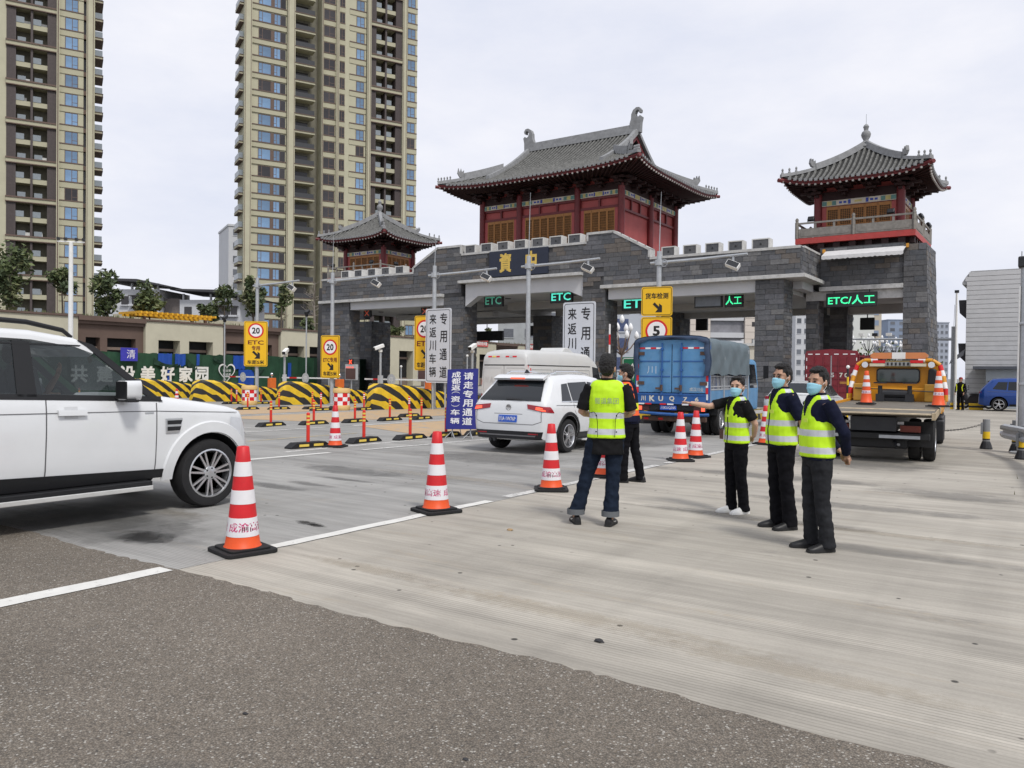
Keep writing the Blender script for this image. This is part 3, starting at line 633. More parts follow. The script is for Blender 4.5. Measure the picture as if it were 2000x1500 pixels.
def sweep(mb, path, wd, h, mi=0, z0=-0.02):
    P = [Vector(p) for p in path]; rings = []
    for i, p in enumerate(P):
        t = (P[min(i+1, len(P)-1)] - P[max(i-1, 0)]); t.z = 0
        s = Vector((-t.y, t.x, 0)).normalized()*wd/2
        rings.append([p - s + Vector((0,0,z0)), p + s + Vector((0,0,z0)), p + s*0.75 + Vector((0,0,h)), p - s*0.75 + Vector((0,0,h))])
    return mb.loft(rings, mi)
def pavilion(name, label, cx, cy, hx, hy, z0, zb, ze, zr, ov, rl=0.0, gab=0.0, upt=0.3, sp=0.25, big=False, bare=False):
    """cx,cy centre; hx,hy body half sizes; z0 floor; zb top of beams; ze eave; zr ridge; ov overhang; rl ridge half length; gab run where gables start"""
    t = thing(name, label, 'pavilion', (cx, cy, z0)); Z = lambda z: z - z0
    ax, ay = hx + ov, hy + ov; ry = 0.0
    prof = lambda u: 0.62*u + 0.38*u*u
    def surf(side, s, u):
        """side 0 front(-y) 1 right(+x) 2 back 3 left; s -1..1 along the eave; u 0 eave..1 ridge"""
        z = Z(ze) + (zr - ze)*prof(u) + upt*(abs(s)**4)*(1-u)**2
        fl = 0.10*(abs(s)**6)*(1-u)
        if side in (0, 2):
            half = max(ax*(1-u) + rl*u if not gab else ax - (ay)*u, rl) if (rl or gab) else ax*(1-u)
            if gab: half = max(ax - ay*u, rl)
            x = s*(half + fl); y = -(ay*(1-u) + fl)
            return (x, y, z) if side == 0 else (-x, -y, z)
        x = ax - ay*u + fl if gab else (ax*(1-u) + rl*u + fl)
        y = s*(ay*(1-u) + fl)
        return (x, y, z) if side == 1 else (-x, -y, z)
    ug = (ax - rl)/ay if gab else 1.0
    US = [i/10 for i in range(11)]
    bed = MB(); tiles = MB(); ends = MB()
    for side in range(4):
        umax = 1.0 if side in (0, 2) or not gab else ug
        NS = 20
        grid = [[surf(side, -1 + 2*i/NS, umax*j/10) for i in range(NS+1)] for j in range(11)]
        bed.add([p for r in grid for p in r], [(j*(NS+1)+i, j*(NS+1)+i+1, (j+1)*(NS+1)+i+1, (j+1)*(NS+1)+i) for j in range(10) for i in range(NS)])
        L = ax if side in (0, 2) else ay; k = int(2*L/sp)
        for i in range(k+1):
            pos = -L + (2*L)*(i+0.5)/(k+1) if True else 0
            path = []
            for j in range(11):
                u = umax*j/10
                half = (max(ax-ay*u, rl) if gab else ax*(1-u)+rl*u) if side in (0, 2) else ay*(1-u)
                if abs(pos) > half: break
                p = surf(side, pos/max(half, 1e-3), u); path.append((p[0], p[1], p[2]+0.02))
            if len(path) >= 2:
                tiles.tube(path, 0.062, 6, 0); p = path[0]
                ends.cbox((p[0], p[1], p[2]-0.02), (0.13, 0.13, 0.13), 0)
    bed.build('roof_bed', m_tilebed, t, fix=False)
    struct(tiles.build('roof_tiles', m_tile, t, smooth=50), 'stuff'); struct(ends.build('tile_ends', m_ridge, t), 'stuff')
    # eave boards, soffit and rafters
    eb = MB()
    for side in range(4):
        pts = [surf(side, -1 + i/12, 0) for i in range(25)]
        rings = []
        for p in pts:
            nrm = {0:(0,1),1:(-1,0),2:(0,-1),3:(1,0)}[side]
            rings.append([(p[0]+nrm[0]*.02, p[1]+nrm[1]*.02, p[2]-0.03), (p[0]+nrm[0]*.10, p[1]+nrm[1]*.10, p[2]-0.03), (p[0]+nrm[0]*.10, p[1]+nrm[1]*.10, p[2]-0.19), (p[0]+nrm[0]*.05, p[1]+nrm[1]*.05, p[2]-0.19)])
        eb.loft(rings)
    eb.build('eave_board', m_lac, t)
    so = MB(); raf = MB(); rtip = MB()
    for side in range(4):
        NS = 24; top = Z(zb) + 0.62
        for i in range(NS+1):
            s = -1 + 2*i/NS; p = surf(side, s, 0)
            q = [(s*hx, -hy), (hx, s*hy), (-s*hx, hy), (-hx, -s*hy)][side]
            so.v.append((p[0], p[1], p[2]-0.12)); so.v.append((q[0], q[1], top))
        o = len(so.v) - 2*(NS+1)
        for i in range(NS): so.f.append((o+2*i, o+2*i+2, o+2*i+3, o+2*i+1)); so.m.append(0)
        L = ax if side in (0, 2) else ay; k = int(2*L/(sp*1.15))
        for i in range(k+1):
            s = (-1 + 2*i/k)*0.985; p = Vector(surf(side, s, 0)); q2 = [(s*hx, -hy), (hx, s*hy), (-s*hx, hy), (-hx, -s*hy)][side]
            a = Vector((p.x, p.y, p.z-0.22)); b_ = Vector((q2[0], q2[1], top-0.04)); d = (b_-a).normalized()
            a = a + d*0.03; e = a + d*(ov*0.9)
            raf.tube([a, e], 0.045, 5, 0); rtip.tube([a - d*0.012, a + d*0.05], 0.055, 5, 0)
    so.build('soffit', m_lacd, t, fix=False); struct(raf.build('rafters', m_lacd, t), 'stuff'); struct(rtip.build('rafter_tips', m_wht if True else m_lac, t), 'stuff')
    # ridges
    rg = []
    def ridge_part(path, wd, h, nm='ridge'):
        q = MB(); sweep(q, path, wd, h); q.build(nm, m_ridge, t)
    for sx in (-1, 1):
        for sy in (-1, 1):
            u0 = ug if gab else 1.0
            path = [surf(0 if sy < 0 else 2, sx if sy < 0 else -sx, u0*j/10) for j in range(11)]
            lo, hi_ = path[:5], path[4:]
            ridge_part(lo, 0.22, 0.17 if big else 0.14, 'hip_ridge'); ridge_part(hi_, 0.28, 0.42 if big else 0.30, 'hip_ridge')
            for j, u in enumerate((0.01, 0.055, 0.10, 0.145, 0.19) if big else (0.02, 0.10, 0.18)):      # ridge figures
                p = surf(0 if sy < 0 else 2, sx if sy < 0 else -sx, u0*u)
                q = MB(); q.lathe([(0.07,0),(0.06,0.05),(0.035,0.10),(0.055,0.16),(0.05,0.2),(0.02,0.25)], 7, (p[0], p[1], p[2]+0.14)); q.build('ridge_figure', m_ridge, t)
            p = Vector(surf(0 if sy < 0 else 2, sx if sy < 0 else -sx, u0*0.40)); dirv = Vector((sx, sy, 0)).normalized(); sc = 1.0 if big else 0.7
            q = MB(); pr = [(0,0),(0.28,0.06),(0.42,0.30),(0.36,0.62),(0.28,0.36),(0.20,0.60),(0.14,0.38),(0.02,0.50)]
            X = Matrix(((dirv.x, -dirv.y, 0, p.x), (dirv.y, dirv.x, 0, p.y), (0, 0, 1, p.z+0.1), (0,0,0,1)))
            q.prism([(a*sc, b_*sc) for a, b_ in pr], 'y', -0.08, 0.08, X=X); q.build('ridge_beast', m_ridge, t)
            # corner beam end
            p = Vector(surf(0 if sy < 0 else 2, sx if sy < 0 else -sx, 0)); q = MB(); q.tube([p - dirv*1.4 + Vector((0,0,-0.28)), p + dirv*0.14 + Vector((0,0,-0.16))], 0.10, 6); q.build('corner_beam', m_lac, t)
    if rl:
        ridge_part([(x, 0, Z(zr)) for x in (-rl, -rl/2, 0, rl/2, rl)], 0.34, 0.50, 'main_ridge')
        for sx in (-1, 1):
            q = MB()    # curled dragon-tail end piece
            pts = []
            outl = [(-0.40,0),(0.32,0),(0.34,0.62),(0.42,0.95),(0.30,1.05),(0.14,0.95),(0.02,1.02),(-0.06,1.20),(0.02,1.38),(0.16,1.42),(0.24,1.32),(0.20,1.24),(0.32,1.24),(0.36,1.40),(0.24,1.56),(0.02,1.58),(-0.20,1.44),(-0.32,1.20),(-0.34,0.9),(-0.44,0.6)]
            q.prism([(rl*sx + sx*a*0.9, Z(zr)+b_*0.93) for a, b_ in outl], 'y', -0.15, 0.15); q.build('ridge_ornament', m_ridge, t)
            for sy in (-1, 1):     # gable verge ridges
                path = [(sx*(rl+0.02), sy*ay*(1-u), Z(ze)+(zr-ze)*prof(u)) for u in (1.0, 0.9, 0.8, 0.7, 0.6, ug)] + [(sx*(rl+0.05), sy*ay*(1-u), Z(ze)+(zr-ze)*prof(u)) for u in (ug-0.1, ug-0.2, ug-0.3)]
                ridge_part(path, 0.30, 0.30, 'verge_ridge')
            q = MB(); zg = Z(ze)+(zr-ze)*prof(ug); yg = ay*(1-ug)
            q.prism([(-yg+.1, zg),(yg-.1, zg),(0, Z(zr)-0.15)], 'x', sx*(rl-0.45), sx*(rl-0.40)); q.build('gable_wall', m_lacd, t)
            for sy in (-1, 1):
                pth = [(sx*(rl-0.02), sy*ay*(1-u)*0.985, Z(ze)+(zr-ze)*prof(u)-0.22) for u in (1.0, 0.9, 0.8, 0.7, ug)]
                q = MB(); sweep(q, pth, 0.1, 0.0, z0=-0.22); q2 = MB()
                rr = []
                for p in pth: rr.append([(p[0]-.03,p[1],p[2]+.12),(p[0]+.03,p[1],p[2]+.12),(p[0]+.03,p[1],p[2]-.16),(p[0]-.03,p[1],p[2]-.16)])
                q2.loft(rr); q2.build('barge_board', m_lac, t)
    else:
        q = MB(); q.lathe([(0.26,0),(0.22,0.10),(0.16,0.14),(0.20,0.20),(0.13,0.26),(0.12,0.34),(0.20,0.48),(0.23,0.60),(0.19,0.72),(0.10,0.80),(0.11,0.90),(0.14,0.98),(0.10,1.06),(0.03,1.12)], 14, (0,0,Z(zr)-0.05)); q.build('finial', m_ridge, t, smooth=40)
        q = MB(); q.cyl((0,0,Z(zr)+1.05),(0,0,Z(zr)+1.55),0.012,5); q.build('lightning_rod', m_galv, t)
    # body
    q = MB(); q.box(-hx+0.12, hx-0.12, -hy+0.12, hy-0.12, 0, Z(zb)+0.6); q.build('wall', m_pinkwall, t)
    colx = [-hx, -hx*0.42, hx*0.42, hx] if big else [-hx, hx]
    coly = [-hy, 0.05, hy] if big else [-hy, hy]
    cols = {(x, y) for x in colx for y in (-hy, hy)} | {(x, y) for y in coly for x in (-hx, hx)}
    r = 0.19
    for x, y in sorted(cols):
        q = MB(); q.cyl((x, y, 0), (x, y, Z(zb)+0.3), r, 14); q.build('column', m_lac, t, smooth=40)
    # top beams, brackets
    for side in range(4):
        R = Matrix.Rotation(side*PI/2, 4, 'Z'); h_, d_ = (hx, hy) if side in (0, 2) else (hy, hx)
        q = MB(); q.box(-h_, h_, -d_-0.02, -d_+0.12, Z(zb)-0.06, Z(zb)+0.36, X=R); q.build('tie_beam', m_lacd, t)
        n = int(h_*2/1.15); br = MB()
        for i in range(n+1):
            x = -h_ + 2*h_*i/n
            for wd, dp, zz in ((0.16,0.35,0.10),(0.45,0.5,0.24),(0.16,0.85,0.34),(0.75,0.6,0.44)):
                br.box(x-wd/2, x+wd/2, -d_-dp, -d_+0.05, Z(zb)+zz, Z(zb)+zz+0.11, X=R)
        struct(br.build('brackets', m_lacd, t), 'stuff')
    # bays with painted beam and lattice doors
    leafm = {}
    def leaf(wd, h):
        k = (round(wd,3), round(h,3))
        if k not in leafm:
            q = MB(); fwd = 0.055
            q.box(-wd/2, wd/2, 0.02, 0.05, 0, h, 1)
            for (a,b_,c,d) in ((-wd/2,-wd/2+fwd,0,h),(wd/2-fwd,wd/2,0,h),(-wd/2+fwd,wd/2-fwd,h-0.16,h),(-wd/2+fwd,wd/2-fwd,0,0.3),(-wd/2+fwd,wd/2-fwd,h*0.42,h*0.42+0.05)): q.box(a,b_,-0.02,0.02,c,d,0)
            nb = 5
            for i in range(1, nb): x = -wd/2+fwd+(wd-2*fwd)*i/nb; q.box(x-.008,x+.008,-0.008,0.02,0.3,h-0.16,0)
            for i in range(1, 14): z = 0.3+(h-0.46)*i/14; q.box(-wd/2+fwd,wd/2-fwd,-0.006,0.02,z-.008,z+.008,0)
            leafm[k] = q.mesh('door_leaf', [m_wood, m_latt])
        return leafm[k]
    def bay(R, u0, u1, d_, doors, ztop, paint=True):
        """panel between two columns on a face at distance d_"""
        a, b_ = u0 + r, u1 - r; wdt = b_-a
        if paint:
            segs = [(0,.07,2),(.07,.14,1),(.14,.2,2),(.2,.36,3),(.36,.4,0),(.4,.6,4 if big else 3),(.6,.64,0),(.64,.8,3),(.8,.86,2),(.86,.93,1),(.93,1,2)]
            q = MB(); zz0, zz1 = ztop-0.33, ztop-0.07
            q.box(a, b_, -d_-0.06, -d_, zz0, zz1, 5, X=R)
            for s0, s1, mi in segs: q.box(a+wdt*s0+.01, a+wdt*s1-.01, -d_-0.075, -d_-0.06, zz0+.03, zz1-.03, mi, X=R)
            for s0, s1 in ((.24,.28),(.30,.34),(.66,.70),(.72,.76),(.45,.55)): q.box(a+wdt*s0, a+wdt*s1, -d_-0.082, -d_-0.075, zz0+.08, zz1-.08, 0 if s0 != .45 else 1, X=R)
            q.build('painted_beam', [m_pblue, m_pyel, m_pgrn, m_pcream, m_pyel, m_pcream], t)
        if doors:
            dh = 1.62 if big else 1.0; zt = ztop - (1.02 if big else 0.36); zb_ = zt - (2.4 if big else 1.6)
            q = MB(); q.box(a, b_, -d_-0.03, -d_+0.1, zt, zt+0.14, X=R); q.build('lintel', m_lac, t)
            m = 0.20; n = doors; lw = (wdt-2*m)/n; me = leaf(lw-0.01, zt-zb_)
            for i in range(n):
                c = R @ Vector((a+m+lw*(i+.5), -d_+0.01, zb_)); inst('door_leaf', me, t, c, (0,0,R.to_euler().z))
            for xx in (a, b_-m):
                q = MB(); q.box(xx, xx+m, -d_-0.01, -d_+0.1, zb_, zt, X=R); q.build('door_jamb', m_pinkwall, t)
            if big:
                n2 = 3 if wdt > 3 else 2
                q = MB(); q.box(a, b_, -d_+0.0, -d_+0.1, ztop-0.45, ztop-0.33, X=R); q.build('lintel', m_lac, t)
                for i in range(n2-1):
                    x = a + wdt*(i+1)/n2; q = MB(); q.box(x-.05,x+.05,-d_-0.0,-d_+.1,zt+.14,ztop-.45,X=R); q.build('mullion', m_lac, t)
        elif big:
            for zz in (ztop-0.45, ztop-1.15):
                q = MB(); q.box(a, b_, -d_+0.0, -d_+0.1, zz, zz+0.12, X=R); q.build('lintel', m_lac, t)
            for i in range(2):
                x = a + wdt*(i+1)/3; q = MB(); q.box(x-.05,x+.05,-d_,-d_+.1,ztop-1.03,ztop-.45,X=R); q.build('mullion', m_lac, t)
    ztop = Z(zb)
    R0 = Matrix(); R1 = Matrix.Rotation(PI/2, 4, 'Z'); R2 = Matrix.Rotation(PI, 4, 'Z'); R3 = Matrix.Rotation(-PI/2, 4, 'Z')
    if big:
        for a, b_, n in ((-hx, -hx*.42, 4), (-hx*.42, hx*.42, 6), (hx*.42, hx, 4)): bay(R0, a, b_, hy, n, ztop); bay(R2, a, b_, hy, 0, ztop)
        for R_ in (R1, R3): bay(R_, -hy, 0.05, hx, 0, ztop); bay(R_, 0.05, hy, hx, 0, ztop)
    else:
        for R_, d_, h_ in ((R0, hy, hx), (R1, hx, hy), (R2, hy, hx), (R3, hx, hy)): bay(R_, -h_, h_, d_, 5, ztop)
    return t

main = pavilion('gate_pavilion', 'large red pavilion with curved grey tiled roof on top of the gate', -24.42, 42.65, 4.67, 3.65, 7.2, 11.75, 12.62, 15.75, 1.85, rl=3.75, gab=1.0, upt=0.32, sp=0.27, big=True)
m_stone_rail = M('weathered_stone_rail', (0.22,0.205,0.185), 0.8, var=0.25, scale=5, dirt=0.3, dirtcol=(.09,.085,.08))
m_flood = M('black_floodlight', (0.012,0.013,0.016), 0.4, var=0.05)
def small_pav(name, label, cx):
    t = pavilion(name, label, cx, 42.2, 1.84, 1.50, 8.27, 10.22, 10.95, 12.98, 1.32, upt=0.32, sp=0.24)
    q = MB(); q.box(-2.62,2.62,-2.6,2.6,-0.27,0.0); q.build('deck', M('red_deck_edge', (0.40,0.05,0.045), 0.6, var=0.12, dirt=0.2), t)
    q = MB(); q.box(-2.3,2.3,-2.2,2.2,-0.72,-0.27)
    for i in range(7):
        for s in (-1, 1):
            q.box(-2.3+i*.7,-2.0+i*.7,s*2.4-.1,s*2.4+.1,-0.55,-0.28); q.box(s*2.45-.1,s*2.45+.1,-2.3+i*.7,-2.0+i*.7,-0.55,-0.28)
    q.build('bracket_band', m_lacd, t)
    xs = (-2.56, 0, 2.56); ys = (-2.54, 0, 2.54)
    posts = {(x, y) for x in xs for y in (-2.54, 2.54)} | {(x, y) for y in ys for x in (-2.56, 2.56)}
    for x, y in sorted(posts):
        q = MB(); q.lathe([(0.09,0),(0.09,0.78),(0.06,0.82),(0.085,0.88),(0.07,0.95),(0.02,1.0)], 4, (x,y,0)); q.build('rail_post', m_stone_rail, t)
    for side in range(4):
        R = Matrix.Rotation(side*PI/2, 4, 'Z'); h, d = (2.56, 2.54) if side % 2 == 0 else (2.54, 2.56)
        q = MB(); q.box(-h,h,-d-.035,-d+.035,0.68,0.76,X=R); q.build('rail', m_stone_rail, t)
        for a, b_ in ((-h,0),(0,h)):
            q = MB(); q.box(a+.09,b_-.09,-d-.03,-d+.03,0.02,0.46,X=R); q.box(a+.2,b_-.2,-d-.045,-d-.03,0.10,0.38,X=R); q.build('rail_panel', m_stone_rail, t)
            q = MB()
            for k in (1, 2): q.box(lerp(a,b_,k/3)-.05,lerp(a,b_,k/3)+.05,-d-.02,-d+.02,0.46,0.68,X=R)
            q.build('rail_stub', m_stone_rail, t)
    return t
small_pav('corner_pavilion', 'small red pavilion with pointed tiled roof and balcony at the right gate end', -8.08)
small_pav('corner_pavilion', 'small red pavilion with pointed roof at the left gate end before the tower', -40.76)
def floodlight(x, y, z, rz, label, tilt=-0.5):
    t = thing('floodlight', label, 'floodlight', (x, y, z), rz)
    q = MB(); q.cbox((0,0,0.16),(0.30,0.14,0.22), rot=(tilt,0,0)); q.build('lamp_head', m_flood, t, bevel=0.02)
    q = MB(); q.box(-0.17,-0.15,-.02,.02,0,.18); q.box(0.15,0.17,-.02,.02,0,.18); q.box(-.17,.17,-.02,.02,0,.02); q.build('yoke', m_flood, t)
for x, y, rz, l in ((-10.0,39.72,0,'black floodlight at the left end of the right balcony rail'),(-6.5,39.72,0,'black floodlight near the right end of the right balcony rail'),(-5.5,41.6,1.4,'black floodlight on the side rail of the right balcony'),(-5.5,44.2,1.4,'black floodlight on the far side rail of the right balcony')):
    floodlight(x, y, 9.03, rz, l)
for x, y, rz, l in ((-42.9,39.72,0,'black floodlight on the far left rail of the left balcony'),(-39.1,39.72,0,'black floodlight on the front rail of the left balcony'),(-38.2,41.2,1.4,'black floodlight on the side rail of the left balcony')):
    floodlight(x, y, 9.03, rz, l)

# ================================================================ TOWERS
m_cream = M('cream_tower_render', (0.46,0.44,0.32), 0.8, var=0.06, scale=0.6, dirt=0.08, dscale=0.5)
m_cream2 = M('cream_band_render', (0.42,0.40,0.285), 0.8, var=0.06, scale=0.6)
m_brown = M('brown_trim', (0.13,0.088,0.07), 0.7, var=0.12, scale=2)
m_louv = M('bronze_louvre', (0.075,0.06,0.058), 0.6, var=0.15, scale=3)
m_loginside = M('recess_shade_render', (0.20,0.19,0.15), 0.9, var=0.2, scale=1)  # darkened cream: shade of the recesses is put into the wall colour
m_winblue = M('sky_tinted_glass', (0.14,0.245,0.39), 0.12, var=0.25, scale=0.35, spec=0.8, rnd=0.30)  # the sky's reflection is painted in as a blue base colour
m_windark = M('dark_window_glass', (0.035,0.032,0.034), 0.15, var=0.3, scale=0.5, spec=0.5, rnd=0.4)
m_rail = M('glass_balustrade', (0.22,0.25,0.27), 0.25, var=0.1, spec=0.6)
def win_mesh(wd, h, split, dark=False, flip=False):
    q = MB(); fr = 0.09
    q.box(-wd/2-.06, wd/2+.06, -0.06, 0.10, -h/2-.06, -h/2+fr-.06, 0); q.box(-wd/2-.06, wd/2+.06, -0.06, 0.10, h/2-fr+.06, h/2+.06, 0)
    q.box(-wd/2-.06, -wd/2+fr-.06, -0.06, 0.10, -h/2+.03, h/2-.03, 0); q.box(wd/2-fr+.06, wd/2+.06, -0.06, 0.10, -h/2+.03, h/2-.03, 0)
    s = -wd/2 + wd*split
    q.box(s-.045, s+.045, -0.04, 0.05, -h/2+.03, h/2-.03, 0)
    a, b_ = (s+.045, wd/2-.03) if not flip else (-wd/2+.03, s-.045)
    q.box(a, b_, -0.04, 0.05, -h*0.18-.035, -h*0.18+.035, 0)
    q.box(-wd/2, wd/2, -0.03, 0.02, -h/2, h/2, 1)
    return q.mesh('window', [m_brown, m_windark if dark else m_winblue])
def tower(name, label, loc, zones, pitch, zc, nf, ztop, depth=16, lband=None, u0=None, u1=None):
    t = thing(name, label, 'tower block', loc, rad(64)); top = ztop
    core = MB()
    for z in zones:
        k, a, b_ = z[:3]; yy = {'log': 2.0, 'rec': 2.6, 'balc': 1.6, 'slot': 0.8}.get(k, 0.0)
        if k == 'side': continue
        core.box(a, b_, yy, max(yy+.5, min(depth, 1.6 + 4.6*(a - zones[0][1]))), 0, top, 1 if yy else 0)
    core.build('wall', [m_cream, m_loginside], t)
    for z in zones:
        k, a, b_ = z[:3]; wd = b_-a; c = (a+b_)/2
        floors = [zc + pitch*j for j in range(-1, nf)]
        if k == 'win':
            med = win_mesh(z[3], z[4], z[5], True, z[7] if len(z) > 7 else False); me = win_mesh(z[3], z[4], z[5], z[6] if len(z) > 6 else False, z[7] if len(z) > 7 else False); cu = z[8] if len(z) > 8 else c
            led = MB(); led.box(-wd/2, wd/2, -0.16, 0.0, -0.08, 0.08); lm = led.mesh('sill_band', m_brown)
            sp = MB(); sp.box(-wd/2, wd/2, -0.10, 0.0, -0.42, 0.42); sm = sp.mesh('spandrel', m_cream2)
            for f in floors:
                if f < 2: continue
                inst('window', med if random.random() < .09 else me, t, (cu, 0, f)); 
                inst('sill_band', lm, t, (c, 0, f - pitch/2 + 0.52)); inst('spandrel', sm, t, (c, 0, f - pitch/2))
        elif k == 'win2':           # two windows with a brown panel between
            m1d = win_mesh(z[3], z[4], 0.28, True, True); m2d = win_mesh(z[5], z[4], 0.45, True, True); m1 = win_mesh(z[3], z[4], 0.28, flip=True); m2 = win_mesh(z[5], z[4], 0.45, flip=True)
            led = MB(); led.box(-wd/2-.15, wd/2, -0.28, 0.0, -0.08, 0.08); lm = led.mesh('sill_band', m_brown)
            sp = MB(); sp.box(-wd/2-.1, wd/2, -0.20, 0.0, -0.40, 0.40); sm = sp.mesh('spandrel', m_cream2)
            bp = MB(); bp.box(z[8], z[9], -0.04, 0.0, -z[4]/2, z[4]/2); bm_ = bp.mesh('wall_panel', m_brown)
            dk = MB(); dk.box(z[10], z[11], -0.03, 0.0, -z[4]/2, z[4]/2); dm = dk.mesh('corner_pane', m_windark)
            for f in floors:
                if f < 2: continue
                inst('window', m1d if random.random() < .08 else m1, t, (z[6], -0.01, f)); inst('window', m2d if random.random() < .12 else m2, t, (z[7], -0.01, f)); inst('wall_panel', bm_, t, (0, 0, f)); inst('corner_pane', dm, t, (0, 0, f))
                inst('sill_band', lm, t, (c, 0, f - pitch/2 + 0.48)); inst('spandrel', sm, t, (c, 0, f - pitch/2))
        elif k == 'pil':
            q = MB(); q.box(a, b_, -0.55, 0.0, 0, top); q.box(a+.12, a+.2, -0.58, -0.55, 0, top, 1); q.box(b_-.2, b_-.12, -0.58, -0.55, 0, top, 1); q.build('pilaster', [m_cream, m_brown], t)
        elif k == 'log':            # double height loggias
            lp, rp = z[3], z[4]; ia, ib = a + lp, b_ - rp; mid = (ia+ib)/2
            q = MB(); q.box(a, ia, -0.05, 2.0, 0, top)
            for i in range(int(lp/0.22)): q.box(a+.22*i+.05, a+.22*i+.13, -0.10, -0.05, 0, top)
            q.build('louvre_panel', m_louv, t)
            q = MB(); q.box(ib, b_, -0.05, 2.0, 0, top)
            for i in range(int(rp/0.22)): q.box(ib+.22*i+.05, ib+.22*i+.13, -0.10, -0.05, 0, top)
            q.build('louvre_panel', m_louv, t)
            q = MB(); q.box(mid-.16, mid+.16, -0.05, 2.0, 0, top); q.build('mullion', m_louv, t)
            band = MB(); band.box(a-.05, b_+.05, -0.30, 2.0, -0.42, 0.12, 0); band.box(a-.1, b_+.1, -0.42, 0.0, 0.12, 0.34, 1); band.box(a-.1, b_+.1, -0.36, 0.0, -0.56, -0.42, 1); bmsh = band.mesh('floor_band', [m_cream2, m_brown])
            par = MB(); par.box(-(mid-.16-ia)/2, (mid-.16-ia)/2, 0.0, 2.0, -0.45, 0.28); pm = par.mesh('balcony', m_cream2)
            gl = MB(); gl.box(-(mid-.16-ia)/2, 0.12, 0.05, 0.09, -0.45, 0.45); gm = gl.mesh('glass_rail', m_rail)
            ac = MB(); ac.box(-.42,.42,.9,1.3,-.32,.32); acm = ac.mesh('air_conditioner', m_white)
            zb = z[5]
            while zb < top:
                inst('floor_band', bmsh, t, (0, 0, zb))
                for s, cc in ((0, (ia+mid-.16)/2), (1, (mid+.16+ib)/2)):
                    inst('balcony', pm, t, (cc, 0.1, zb + pitch)); inst('glass_rail', gm, t, (cc, 0, zb + pitch + 0.75)); inst('glass_rail', gm, t, (cc+.2, 0.2, zb + 0.72))
                    inst('air_conditioner', acm, t, (cc+random.uniform(-.3,.5), 0.3, zb + pitch*random.choice((0,1)) + .75)) if random.random() < .35 else None
                zb += pitch*2
        elif k == 'balc':           # cantilevered balconies in a recess
            sl = MB(); sl.box(a-.05, b_+.5, -0.5, 1.6, -0.18, 0.16, 0); sl.box(a-.1, b_+.55, -0.6, 0.0, 0.16, 0.26, 1); slm = sl.mesh('balcony', [m_cream2, m_brown])
            gr = MB(); gr.box(a, b_+.4, -0.42, -0.38, 0.26, 1.1); grm = gr.mesh('glass_rail', M('dark_balustrade', (0.05,0.052,0.055), 0.3, var=0.1))
            dr = MB(); dr.box(a+.3, b_-.3, 1.5, 1.58, 0.2, 2.3); drm = dr.mesh('balcony_door', m_windark)
            for f in floors:
                if f < 2: continue
                inst('balcony', slm, t, (0, 0, f-1.2)); inst('glass_rail', grm, t, (0, 0, f-1.2)); inst('balcony_door', drm, t, (0, 0, f-1.2))
        elif k == 'side':           # balconies sticking out at a corner
            sl = MB(); sl.box(a, b_, 0.3, 4.2, -0.2, 0.12, 0); sl.box(a, b_+.12*z[3], 0.2, 4.3, 0.12, 0.2, 1); sl.box(a, b_+.12*z[3], 0.2, 4.3, -0.28, -0.2, 1); slm = sl.mesh('balcony', [m_cream2, m_brown])
            e = b_-.06 if z[3] > 0 else a+.06
            gr = MB(); gr.box(a, b_, 0.34, 0.38, 0.2, 1.15); gr.box(e-.02, e+.02, 0.38, 4.1, 0.2, 1.15); grm = gr.mesh('glass_rail', m_rail)
            for f in floors:
                if f < 2: continue
                inst('balcony', slm, t, (0, 0, f-1.3)); inst('glass_rail', grm, t, (0, 0, f-1.3))
        elif k == 'slot':
            q = MB(); q.box(a+.05, b_-.05, 0.5, 0.8, 0, top); q.build('slot_glazing', m_windark, t)
            led = MB(); led.box(a, b_, 0.05, 0.8, -.35, .35); lm = led.mesh('spandrel', m_brown)
            for f in floors: inst('spandrel', lm, t, (0, 0, f-pitch/2))
    return t
tower('apartment_tower', 'tall cream apartment tower at the left edge with dark loggias', (-131.3, 62.7, 0), [
    ('wall', -14, -6.13), ('log', -6.13, 0.56, 1.25, 1.25, 15.9-3*5.98), ('pil', 0.56, 0.95), ('win', 0.95, 4.3, 1.72, 1.9, 0.55, False, False, 2.62), ('slot', 4.3, 4.69), ('pil', 4.69, 5.8), ('wall', 5.8, 5.9), ('side', 5.85, 7.0, 1)],
    2.99, 17.34-2.99*5, 22, 70)
tower('apartment_tower', 'tall cream apartment tower standing behind the left small pavilion', (-109.7, 100.5, 0), [
    ('side', -15.7, -14.9, -1), ('pil', -15.0, -13.75), ('win2', -13.75, -7.8, 2.05, 1.75, 1.05, -11.5, -9.4, -10.42, -9.98, -8.82, -7.95), ('pil', -7.72, -6.36),
    ('balc', -6.36, -3.3), ('rec', -3.3, -1.6), ('pil', -1.6, -1.32), ('win', -1.32, 1.05, 2.0, 1.75, 0.5, True), ('pil', 1.05, 1.6), ('win', 1.6, 2.75, 1.0, 1.75, 0.5, True), ('wall', 2.75, 3.6), ('win', 3.6, 6.75, 1.42, 1.75, 0.5, False, False, 5.65), ('pil', 6.85, 7.6),
    ('log', 7.7, 13.75, 1.0, 1.2, 36.7-2*2.96*6), ('pil', 13.8, 14.7), ('win', 14.75, 16.9, 1.45, 1.75, 0.45, False, False, 15.7)],
    2.96, 18.6-2.96*5, 24, 80)

